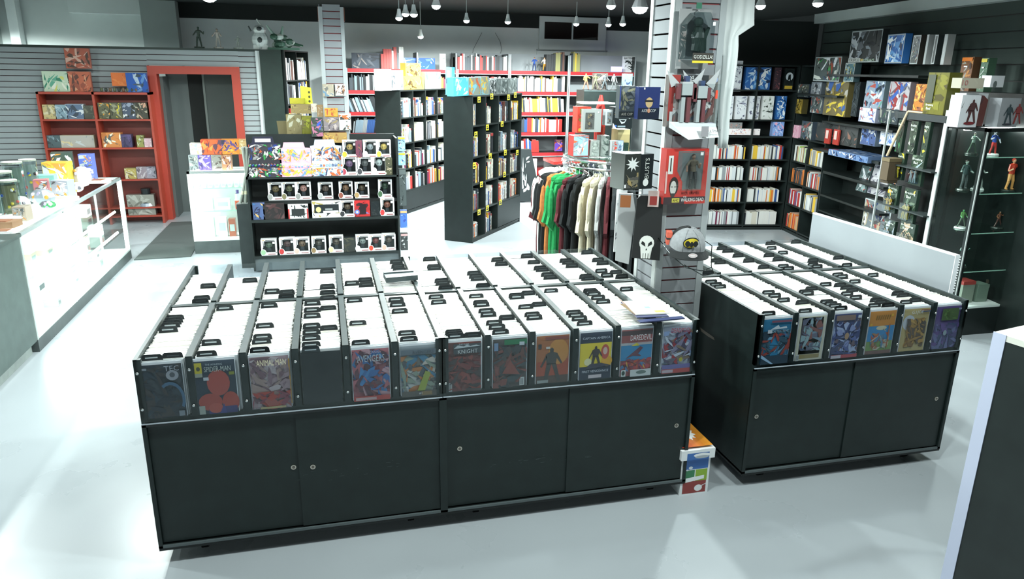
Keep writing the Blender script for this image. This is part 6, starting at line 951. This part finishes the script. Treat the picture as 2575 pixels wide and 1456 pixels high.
bat = [(-.036,.0),(-.03,.014),(-.02,.019),(-.019,.008),(-.012,.004),(-.006,.006),(-.004,.016),(-.002,.012),(.002,.012),(.004,.016),(.006,.006),(.012,.004),(.019,.008),(.02,.019),(.03,.014),(.036,.0),(.028,-.013),(.02,-.018),(.016,-.008),(.008,-.009),(.0,-.022),(-.008,-.009),(-.016,-.008),(-.02,-.018),(-.028,-.013)]
mb_ = MB(); yb = -.1118*.985-.0135; cc0 = (0, yb, 0)
for k in range(len(bat)): a, b_ = bat[k], bat[(k+1)%len(bat)]; mb_.poly([cc0,(a[0],yb+.3*a[0]**2*8,a[1]),(b_[0],yb+.3*b_[0]**2*8,b_[1])],'#1a1e1c')
mb_.build('wing_shape','paint',eo)
MB().box((-.115,-.01,-.03),(-.085,.06,.04),'#c8604c').box((-.116,-.012,.0),(-.084,.062,.008),'#2c2c2c').build('orange_lining','cloth',o)
tag(o, 'grey snapback cap with a yellow and black winged oval emblem, low on the pillar', 'cap')
q = MB().tube([(-.11,.2,.02),(-.11,.0,-.045),(-.07,-.1,-.09),(.0,-.14,-.1),(.07,-.12,-.09),(.12,-.02,-.05),(.13,.0,.0),(.09,.05,.03)],.0025,6,'#3c4444').tube([(-.06,-.06,-.085),(.0,-.17,-.12),(.07,-.15,-.115),(.09,-.08,-.09)],.0025,6,'#3c4444').box((-.12,.2,-.02),(-.1,.215,.08),'#2c3434').build('wire_cap_holder','metal',None,(cx_,.36,cz_-.03)); tag(q, 'thin dark wire holder under the grey cap', 'holder')
# white shirt hanging off the pillar's right side
m = MB(); cols, rows_ = 9, 16; xa = [(3.035,2.622),(3.187,2.627),(3.089,2.308),(3.203,2.498),(3.085,1.933),(3.116,2.2),(3.068,2.09)]
for j in range(rows_+1):
    t = j/rows_; z = 2.72-t*.9
    for i in range(cols+1):
        s_ = i/cols; wd = .17 if t < .3 else .07-.02*(t-.3); x = 3.02+.02*t+s_*wd; m.v.append((x, .66+.02*math.sin(s_*9+t*3)+.01*math.sin(t*11), z-(.05*(1-s_) if .25 < t < .4 else 0)))
for j in range(rows_):
    for i in range(cols): a = j*(cols+1)+i; m.f.append((a,a+cols+1,a+cols+2,a+1)); m.c.append(H('#d0d6d6')); m.m.append(0)
q = m.build('hanging_shirt','matte',None,(0,0,0),smooth=True); md = q.modifiers.new('s','SOLIDIFY'); md.thickness = .008; MB().cyl((2.96,.68,2.7),(3.1,.68,2.72),.004,.004,6,'#8c9494').build('peg','metal',q); tag(q, 'white shirt hanging along the right side of the pillar', 'shirt')
# ---------------------------------------------------------------- packs on the far slatted post and the yellow stand
F55 = Fr(0, 5.5, 0)
onplane(F55, [([(0.859,1.914,0.982,2.048)][0],'#9c9484',['#9c9484','#5c7c94','#c8b8a0','#6c6c68'],'small grey-blue blister pack on the far slatted post'),([(0.997,1.924,1.112,2.049)][0],'#d0ccc4',['#d0ccc4','#a8704c','#5c4c44','#e0dcd4'],'white-framed window pack on the far slatted post'),([(0.868,1.694,1.012,1.789)][0],'#c09040',['#c09040','#a87c34','#a0443c'],'amber card pack on the far slatted post'),([(0.85,1.536,1.02,1.689)][0],'#7c7478',['#7c7478','#a89c98','#5c5458','#8c7c5c'],'grey wide blister pack on the far slatted post'),
 ([(1.017,1.544,1.154,1.729)][0],'#b8bcb4',['#b8bcb4','#a8643c','#3c3c3c','#d0d0c8'],'pale pack with orange-black object on the far slatted post'),([(0.829,1.403,1.099,1.517)][0],'#a08450',['#a08450','#8c5c3c','#c09c54','#6c5c4c'],'tan long pack low on the far slatted post'),([(0.712,1.471,0.846,1.685)][0],'#3c4440',['#3c4440','#5c6460','#3c54b0','#a86c84'],'dark pack with blue edge beside the far slatted post')], 'hung_pack', 'packs on the far slatted post', dep=.04, v=.03, seed=740)
o = empty('cardboard_stand', (.32, 5.75, 0)); MB().box((.1,.1,0),(.55,.35,1.05),'#3c3c34').build('stand_base','laminate',o); MB().prism([(.05,1.05),(.62,1.05),(.62,1.62),(.0,1.62)],.18,.2,'#6c6444').build('stand_back','paint',o); tag(o, 'brown cardboard stand behind the black toy display', 'stand')
F58 = Fr(0, 5.72, 0)
onplane(F58, [([(0.436,1.466,0.61,1.706)][0],'#7c7454',['#7c7454','#8c8464','#a8a894','#6c6448'],'brown card box at left on the cardboard stand'),([(0.598,1.465,0.723,1.689)][0],'#7c7c34',['#7c7c34','#9ca03c','#5c5830','#6c6444'],'olive-yellow box on the cardboard stand'),([(0.497,1.715,0.722,1.822)][0],'#8c7c54',['#8c7c54','#a0905c','#6c6048'],'flat tan box with dark print on the cardboard stand'),([(0.491,1.825,0.656,1.887)][0],'#a8a034',['#a8a034','#b0a83c'],'plain mustard box on the cardboard stand'),
 ([(0.716,1.729,0.788,1.826)][0],'#e0d8c8',['#e0d8c8','#c8a898','#d8d4c0'],'small cream placard on the cardboard stand'),([(0.784,1.68,0.854,1.813)][0],'#b09068',['#b09068','#c8b8a0'],'tan and white standing card at the right of the cardboard stand')], 'small_carton', 'cartons on the cardboard stand', dep=.08, v=.02, seed=760, n=10)
q = MB().prism([(0,0),(.13,-.02),(.12,.18),(0,.2)],0,.03,'#dfe24a').build('yellow_sign','gloss',None,([(0.613,1.821)][0][0],5.76,[(0.613,1.821)][0][1])); m = MB()
for k in range(3): m.disc(.095,-.001,.03+.05*k,.012,.014,'#4c4c24')
m.build('dot_print','paint',q); tag(q, 'bright yellow card sign with dark dots above the cardboard stand', 'sign')
# ---------------------------------------------------------------- right showcase, blister rack and boxes above
SX, SY = 6.17, 1.83
o = glasscase('tall_showcase', Fr(SX, SY, 0), 1.6, .44, 1.83, .25, [1.585,1.275,.93,.585], .035, 'tall black-framed glass showcase of figurines at the right edge', lit=True, basecol='#1c2423', topcol='#161c1c', postcol='#1a2120')
MB().box((-.01,.42,.0),(.045,.46,1.95),'#b8c0be').build('silver_post','gloss',o); MB().box((.0,.43,.25),(1.6,.44,1.8),'#28302e').build('back_panel','laminate',o); MB().box((-.012,-.012,.25),(-.002,-.002,1.8),'#98a09e').build('silver_trim','gloss',o)
tubes(o, [((.06,.3,1.80),(1.5,.3,1.80))], .012); MB().box((.05,.3,1.795),(1.5,.33,1.815),'#dfe8e4').build('lamp_housing','paint',o)
FG = [(.16,.28,1.587,.17,('#8c9484','#6c8478','#4c5c50'),'grey-green crouching figurine, top glass shelf left',.2),(.3,.2,1.587,.19,('#e0e4ec','#3c5cb0','#c84440'),'blue and red figurine on a white block, top glass shelf',.1),(.62,.2,1.587,.2,('#e0e4ec','#4c74c0','#c83c3c'),'bright blue winged figurine, top glass shelf',.15),(.85,.22,1.587,.2,('#e8e8ec','#5c94d8','#e0e4ec'),'pale blue figurine, top glass shelf',.12),(1.1,.22,1.587,.2,('#e8e8ec','#c85c4c','#4c74c0'),'red-chested figurine, top glass shelf',.1),
 (.12,.26,1.277,.25,('#8c9c94','#3c4c4c','#4c5454'),'slim dark standing figurine, second glass shelf',.04),(.28,.26,1.277,.2,('#e0e4e0','#c8ccc8','#8c9490'),'white mask-like figurine, second glass shelf',.16),(.5,.15,1.277,.27,('#e8b088','#c8402c','#d89c5c'),'red-haired standing figurine in red, second glass shelf',.06),(.75,.18,1.277,.24,('#f0dcc8','#e8e4e0','#5c6c64'),'white crouching figurine on a white base, second glass shelf',.18),
 (.18,.26,.932,.16,('#4c9c5c','#5c8c4c','#4c5c4c'),'green leaning figurine with a white post, third glass shelf',.2),(.52,.2,.932,.14,('#8c5c3c','#6c4434','#4c3430'),'brown low figurine, third glass shelf',.2),(.78,.16,.95,.16,('#c89c54','#a8743c','#5c5c4c'),'golden figurine on a white oval plate, third glass shelf',.1),(.2,.2,.587,.2,('#4c6c64','#2c4440','#8cb4a8'),'dark glittering figurine, fourth glass shelf',.12)]
for i, (u, v, z, h_, cs, l, sp) in enumerate(FG):
    q = MB().cyl((0,0,0),(0,0,.012),.055,.05,14,'#e8ecea' if 'white' in l else '#2c3430').build('figurine','gloss',None,(SX+u,SY+v,z)); figure(MB(),0,0,.012,h_,*cs,i+20,cs[1] if 'haired' in l else None,sp,).build('figurine_body','gloss',q); tag(q, l, 'figurine', 'figurines in the tall showcase')
q = MB().slab([(.22*math.cos(t*.4),.09*math.sin(t*.4)) for t in range(16)],0,.015,'#eef2f2').build('oval_plate','gloss',None,(SX+.78,SY+.14,.934)); MB().slab([(-.15,-.06),(.12,-.06),(.12,-.03),(-.15,-.03)],.015,.02,'#dfe4e2').build('plate_rim','gloss',q); tag(q, 'white oval plate under a golden figurine in the showcase', 'plate')
for i, (x, r_, c, l) in enumerate(((.72,.085,'#b8a85c','yellow-tan ball on the fourth glass shelf'),(.95,.07,'#7c7454','dim olive ball behind it on the fourth glass shelf'))): q = MB().ball((0,0,r_),r_,18,12,c).build('display_ball','gloss',None,(SX+x,SY+.24,.588),smooth=True); MB().cyl((0,0,0),(0,0,.01),.04,.04,12,'#2c302c').build('ball_stand','gloss',q); tag(q, l, 'ball')
for i, (x, w_, h_, c, l) in enumerate(((.17,.13,.2,'#a84440','red-edged clear cube pack on the showcase floor'),(.34,.12,.16,'#7c8c80','grey-green clear cube pack on the showcase floor'),(.55,.12,.17,'#4c443c','brown dim pack on the showcase floor'),(.7,.1,.19,'#8cac9c','pale green pack on the showcase floor'))): q = MB().box((0,0,0),(w_,.12,h_),'#8c9488' if i == 0 else c).build('cube_pack','gloss',None,(SX+x,SY+.1,.272)); MB().box((-.002,-.002,h_-.03),(w_+.002,.122,h_+.002),c).build('pack_lid','gloss',q); tag(q, l, 'box', 'packs on the showcase floor')
F19 = Fr(0, 1.9, 0)
SB = [([(5.933,1.889,6.119,2.147)][0],'#c4c8cc',['#c4c8cc','#c8ccd0'],'white statue box with a caped brown silhouette',1),([(6.104,1.879,6.332,2.149)][0],'#c0c4c8',['#c0c4c8','#c4c8cc'],'white statue box with a big dark brown figure print',2),([(6.334,1.869,6.535,2.106)][0],'#8c9094',['#8c9094','#90949a'],'grey statue box with a small slim figure print',3),([(6.392,2.105,6.53,2.201)][0],'#c8ccd0',['#c8ccd0','#ccd0d4'],'white statue box stacked behind at the right edge',4)]
for i, (rc, base, pal, l, kd) in enumerate(SB):
    x0, z0, x1, z1 = rc
    def ex(m, W, Hh, kd=kd):
        if kd == 1: body(m, W*.6, Hh*.14, Hh*.74, '#4c3434', -.008); m.disc(W*.55,-.0078,Hh*.13,W*.3,Hh*.05,'#6c2c30'); m.poly([(W*.45,-.0079,Hh*.4),(W*.35,-.0079,Hh*.55),(W*.6,-.0079,Hh*.75)],'#3c2c30')
        if kd == 2: m.poly([(W*.2,-.008,0),(W*.95,-.008,0),(W,-.008,Hh*.8),(W*.75,-.008,Hh*.95),(W*.45,-.008,Hh*.6),(W*.3,-.008,Hh*.35)],'#5c3430'); m.disc(W*.62,-.0083,Hh*.8,W*.16,Hh*.16,'#4c2c2c')
        if kd == 3: body(m, W*.45, Hh*.1, Hh*.7, '#3c484c', -.008); m.disc(W*.45,-.0078,Hh*.1,W*.25,Hh*.035,'#3c3c44'); body(m, W*.92, Hh*.12, Hh*.7, '#7c3c3c', -.008)
        if kd == 4: m.disc(W*.3,-.008,Hh*.25,W*.14,Hh*.3,'#5c6464')
    zz = 1.832 if kd < 4 else 1.832+.32
    pbox('statue_box', F19, (x0, zz, x1, zz+z1-z0), .12 if kd != 4 else .1, base, pal, l, group='statue boxes on the tall showcase', seed=i+780, n=3, v={1:.0,2:.14,3:.0,4:.2}[kd]+.01, extra=ex)
q = pbox('carton', F19, [(5.904,2.144,6.127,2.225)][0], .1, '#a8a494', ['#a8a494','#aca898'], 'beige carton numbered 10 above the statue boxes', v=.02, n=3, seed=5); d_ = q.dimensions; text('10', d_.x*.25, d_.z*.5, q, d_.x*.14, -.008, d_.z*.55, '#a8706c')
# blister rack between the shelves and the showcase
RK = Fr(6.40, 3.12, -99.6)
o = empty('blister_rack', RK.at(.1), RK.a); MB().box((0,.03,.2),(.78,.06,1.9),'#161d1c').build('back_board','laminate',o); MB().box((0,-.1,1.84),(.78,.06,1.9),'#20282a').build('header','laminate',o); MB().box((.0,-.15,0),(.78,.06,.2),'#161d1c').build('rack_foot','laminate',o)
for q in (-.01,): MB().box((q,-.16,.2),(q+.015,-.145,1.9),'#9aa4a2').build('rack_post','gloss',o)
for z in (1.4,1.0,.62): MB().box((.0,-.15,z),(.78,-.0,z+.012),'#2c3434').build('rack_rail','laminate',o)
tag(o, 'black rack of carded packs between the side shelving and the showcase', 'rack')
BP = [(0.176,1.516,0.276,1.825),(0.376,1.523,0.485,1.828),(0.587,1.516,0.67,1.834),(0.256,1.262,0.364,1.521),(0.48,1.248,0.667,1.525),(0.173,0.929,0.345,1.205),(0.453,0.895,0.652,1.207),(0.213,0.643,0.385,0.858),(0.472,0.646,0.706,0.893)]
for i, rc in enumerate(BP):
    y_ = ['#3c8c54','#a8a8a0','#c8b83c','#d0b82c','#8c9ca0','#b89430','#b09c50','#8c949c','#a8947c'][i]
    q = pbox('carded_pack', RK, (rc[0], rc[1], rc[2], rc[3]), .03, '#283830', ['#2c3a30','#3c4c3c',y_,'#1c2824','#5c6c5c'], f'green-black carded pack, {["left of the top row","middle of the top row","right of the top row","left of the second row, with yellow figures","right of the second row","left of the third row","right of the third row","left of the lowest row","right of the lowest row"][i]} of the rack', 'toy pack', 'carded packs on the black rack', v=-.09, n=14, seed=i+800, s=.4, txt=[('Breaking', .5, .86, .8, .09, '#c8d0c8'), ('Bad', .4, .75, .35, .08, '#c8d0c8')])
    MB().cyl((.06,0,rc[3]-rc[1]-.01),(.06,.12,rc[3]-rc[1]-.01),.003,.003,5,'#9aa0a0').build('peg','metal',q); W = rc[2]-rc[0]; Hh = rc[3]-rc[1]
    if i > 2: MB().prism([(W*.15,.02),(W*.85,.02),(W*.85,Hh*.55),(W*.15,Hh*.55)],-.05,-.005,'#ffffff').build('clear_blister','blister',q); f = MB(); [figure(f, W*(.35+.3*k), -.025, .025, Hh*.48, '#c8a890', y_, y_, k+i, None, .05) for k in range(2)]; f.build('toy_figures','gloss',q)
rc = [(0.499,1.905,0.796,2.271)][0]; q = pbox('tall_window_box', RK, (max(rc[0],.45), 1.902, rc[2], 1.902+rc[3]-rc[1]), .12, '#4c4c18', ['#5a5a1c','#444418','#6c6c24','#3a3a16'], 'tall yellow-green window box standing on the black rack', 'toy box', v=-.08, n=12, seed=9, txt=[('Breaking', .32, .22, .36, .06, '#d0d8d0'), ('Bad', .28, .14, .2, .06, '#d0d8d0')]); MB().rect(.02,.1,q.dimensions.x*.42,q.dimensions.z-.02,-.009,'#3c4438').build('dark_window','gloss',q)
for i, (px, base, pal, l, tp) in enumerate((([(0.088,2.225,0.256,2.543)][0],'#6c4c34',['#6c4c34','#3c3028','#a8743c','#8c8c84'],'tall brown clear-fronted pack high behind the statue boxes','#c8702c'),([(0.366,2.218,0.462,2.522)][0],'#4c6c58',['#4c6c58','#2c4438','#8cac98','#c0ccc4'],'tall green and white clear pack high behind the statue boxes','#c8b83c'))):
    q = pbox('tall_pack', Fr(6.9,3.1,-99.6), (px[0], 2.1, px[2], 2.1+px[3]-px[1]), .08, base, pal, l, 'toy pack', v=.05, n=20, seed=i+820, extra=lambda m, W, Hh: (m.rect(.01,Hh*.88,W-.01,Hh*.98,-.009,tp), m.rect(W*.3,Hh*.7,W*.6,Hh*.74,-.009,'#f0f4f0')))
tag(MB().box((.2,.0,0),(1.7,.25,2.099),'#161d1c').build('dark_riser','laminate',None,Fr(6.9,3.1,-99.6).at(0,0,0),RK.a), 'dark riser shelf behind the statue boxes at the right wall', 'shelf')
# pale pole with hanging brown bag
p0 = [(2.832,1.911),(2.98,1.475)]; q = MB().cyl((6.25,p0[0][0],p0[0][1]),(6.22,p0[1][0],p0[1][1]),.012,.012,8,'#a89880').tube([(6.25,p0[0][0],p0[0][1]),(6.3,p0[0][0]-.35,p0[0][1]-.01)],.01,8,'#a89880').build('pale_pole','gloss'); MB().slab([(-.07,-.05),(.06,-.06),(.075,.06),(-.06,.06)],-.2,0,'#463a26').slab([(-.05,-.045),(.05,-.055),(.06,.055),(-.05,.055)],-.23,-.2,'#3c3222').slab([(-.075,-.055),(.065,-.065),(.08,.065),(-.065,.065)],-.02,.012,'#5c5036').build('brown_bag','matte',q,(6.2,p0[1][0]-.1,p0[1][1]-.02)); tag(q, 'pale bent pole with a brown bag at its foot end, before the right shelving', 'pole')
for i, (rc, base, pal, l) in enumerate((([(1.825,0.886,2.052,1.195)][0],'#4c5c5c',['#4c5c5c','#8ca0a0','#c84c44','#c8ccd0','#2c3c3c'],'dark teal comic-like kit with red top, left of three leaning'),([(2.084,0.898,2.44,1.236)][0],'#a8a8ac',['#a8a8ac','#6c6c78','#c8c8cc','#4c4c5c'],'grey-white leaning kit, middle of three'),([(2.508,0.94,2.688,1.233)][0],'#7c7ca0',['#7c7ca0','#4c4c7c','#c8c8dc','#c88c4c'],'violet leaning kit, right of three'),([(2.075,0.492,2.633,0.835)][0],'#6c7478',['#6c7478','#2c3c5c','#a89c84','#c8ccc8','#4c4c4c','#8c4440'],'white-bordered long kit with a vehicle picture, lowest at the right wall'))):
    pbox('model_kit_box', FRf, rc, .06, base, pal, l, group=KG, v=.02, n=26, seed=i+840, s=.3, frame='#b0b8b8' if i == 3 else None, tilt=-.15 if i < 3 else 0)
rc = [(1.559,1.255,2.43,1.544)][0]
q = MB().slab([(0,0),(.9,0),(.86,.3),(.06,.32)],0,.07,'#5c7498').build('model_kit_box','gloss',None,FRf.at(rc[0]+.0,-.25,rc[1]+.03),FRf.a); m = MB(); R = random.Random(3)
for k in range(40): x, y = R.uniform(.05,.8), R.uniform(.02,.26); m.poly([(x,y,.071+k*.0001),(x+R.uniform(.03,.1),y+R.uniform(-.01,.02),.071+k*.0001),(x+R.uniform(.02,.08),y+R.uniform(.03,.06),.071+k*.0001)],R.choice(['#c8d0dc','#3c5c8c','#8ca0bc','#2c3c5c','#a8b4c4']))
m.build('printed_top','gloss',q); m = MB(); art(m,.01,.005,.89,.065,-.001,[H('#2c4c7c'),H('#c8ccd4'),H('#1c2c4c')],24,3,.8); m.build('printed_edge','gloss',q); tag(q, 'wide blue model kit box lying flat, jutting from the right wall shelf', 'box', KG)
for z in (1.32,): tag(MB().box((1.05,-.2,z-.03),(2.6,.3,z),'#161d1c').build('wall_shelf','laminate',None,RK.at(0,0,0) if False else FRf.at(0,0,0),FRf.a), 'black shelf under the flat-lying blue kit at the right wall', 'shelf', 'black shelves on the right wall')
for z, a, b_, l in ((1.66,1.0,2.6,'black shelf under the leaning kits at the right wall'),(2.24,.95,2.9,'topmost black shelf carrying the framed kits'),(1.98,.1,1.3,'black shelf under the green-cornered kit'),(1.04,1.2,2.6,'black shelf under three tilted kits'),(.74,1.2,2.6,'lowest black shelf, under the vehicle kit')): tag(MB().box((a,-.1,z-.025),(b_,.3,z),'#161d1c').build('wall_shelf','laminate',None,FRf.at(0,0,0),FRf.a), l, 'shelf', 'black shelves on the right wall')
# small red cards before the long dark kit
for i, (a, l) in enumerate((([(1.008,1.373,1.143,1.562)][0],'left one of two red and white slim cards'),([(1.226,1.379,1.362,1.569)][0],'right one of two red and white slim cards'))): pbox('slim_card', FRf, a, .02, '#a83c34', ['#a83c34','#b8483c'], l, group='red slim cards', v=-.04, n=2, seed=i, extra=lambda m, W, Hh: m.rect(W*.25,Hh*.35,W*.75,Hh*.9,-.008,'#d8b8b0'))
# dark spiky creature hanging at the upper right and a dim one above the corner
for i, (cx, cy, cz, s_, l, c0) in enumerate(((6.75,1.9,2.52,1.0,'dark spindly creature model hanging high at the right edge',('#2c3430','#3c4842','#1c2422')),(5.95,5.9,2.62,.8,'dim olive creature model high above the corner bookcase',('#3c3c28','#4c4c34','#2c2c20')))):
    q = MB(); R = random.Random(i+3); q.ball((0,0,.0),(.05*s_,.05*s_,.12*s_),9,7,c0[0]); q.ball((0,-.02,.16*s_),(.04*s_,.05*s_,.05*s_),9,6,c0[1]); q = q.build('creature_model','matte',None,(cx,cy,cz)); lm = MB()
    for k in range(12):
        a = R.uniform(0,6.28); p1 = (R.uniform(.08,.2)*math.cos(a)*s_, R.uniform(.05,.12)*math.sin(a)*s_, R.uniform(-.15,.2)*s_); p2 = (p1[0]*1.4, p1[1]*1.2, p1[2]-R.uniform(.05,.2)*s_); lm.cyl((0,0,R.uniform(-.08,.1)*s_),p1,.014*s_,.01*s_,6,c0[1]); lm.cyl(p1,p2,.01*s_,.004*s_,6,c0[2])
    tag(lm.build('spindly_limbs','matte',q), kind='stuff'); MB().cyl((0,0,.2*s_),(0,0,3.25-cz),.002,.002,5,'#2c302e').build('hanging_thread','matte',q); tag(q, l, 'model')
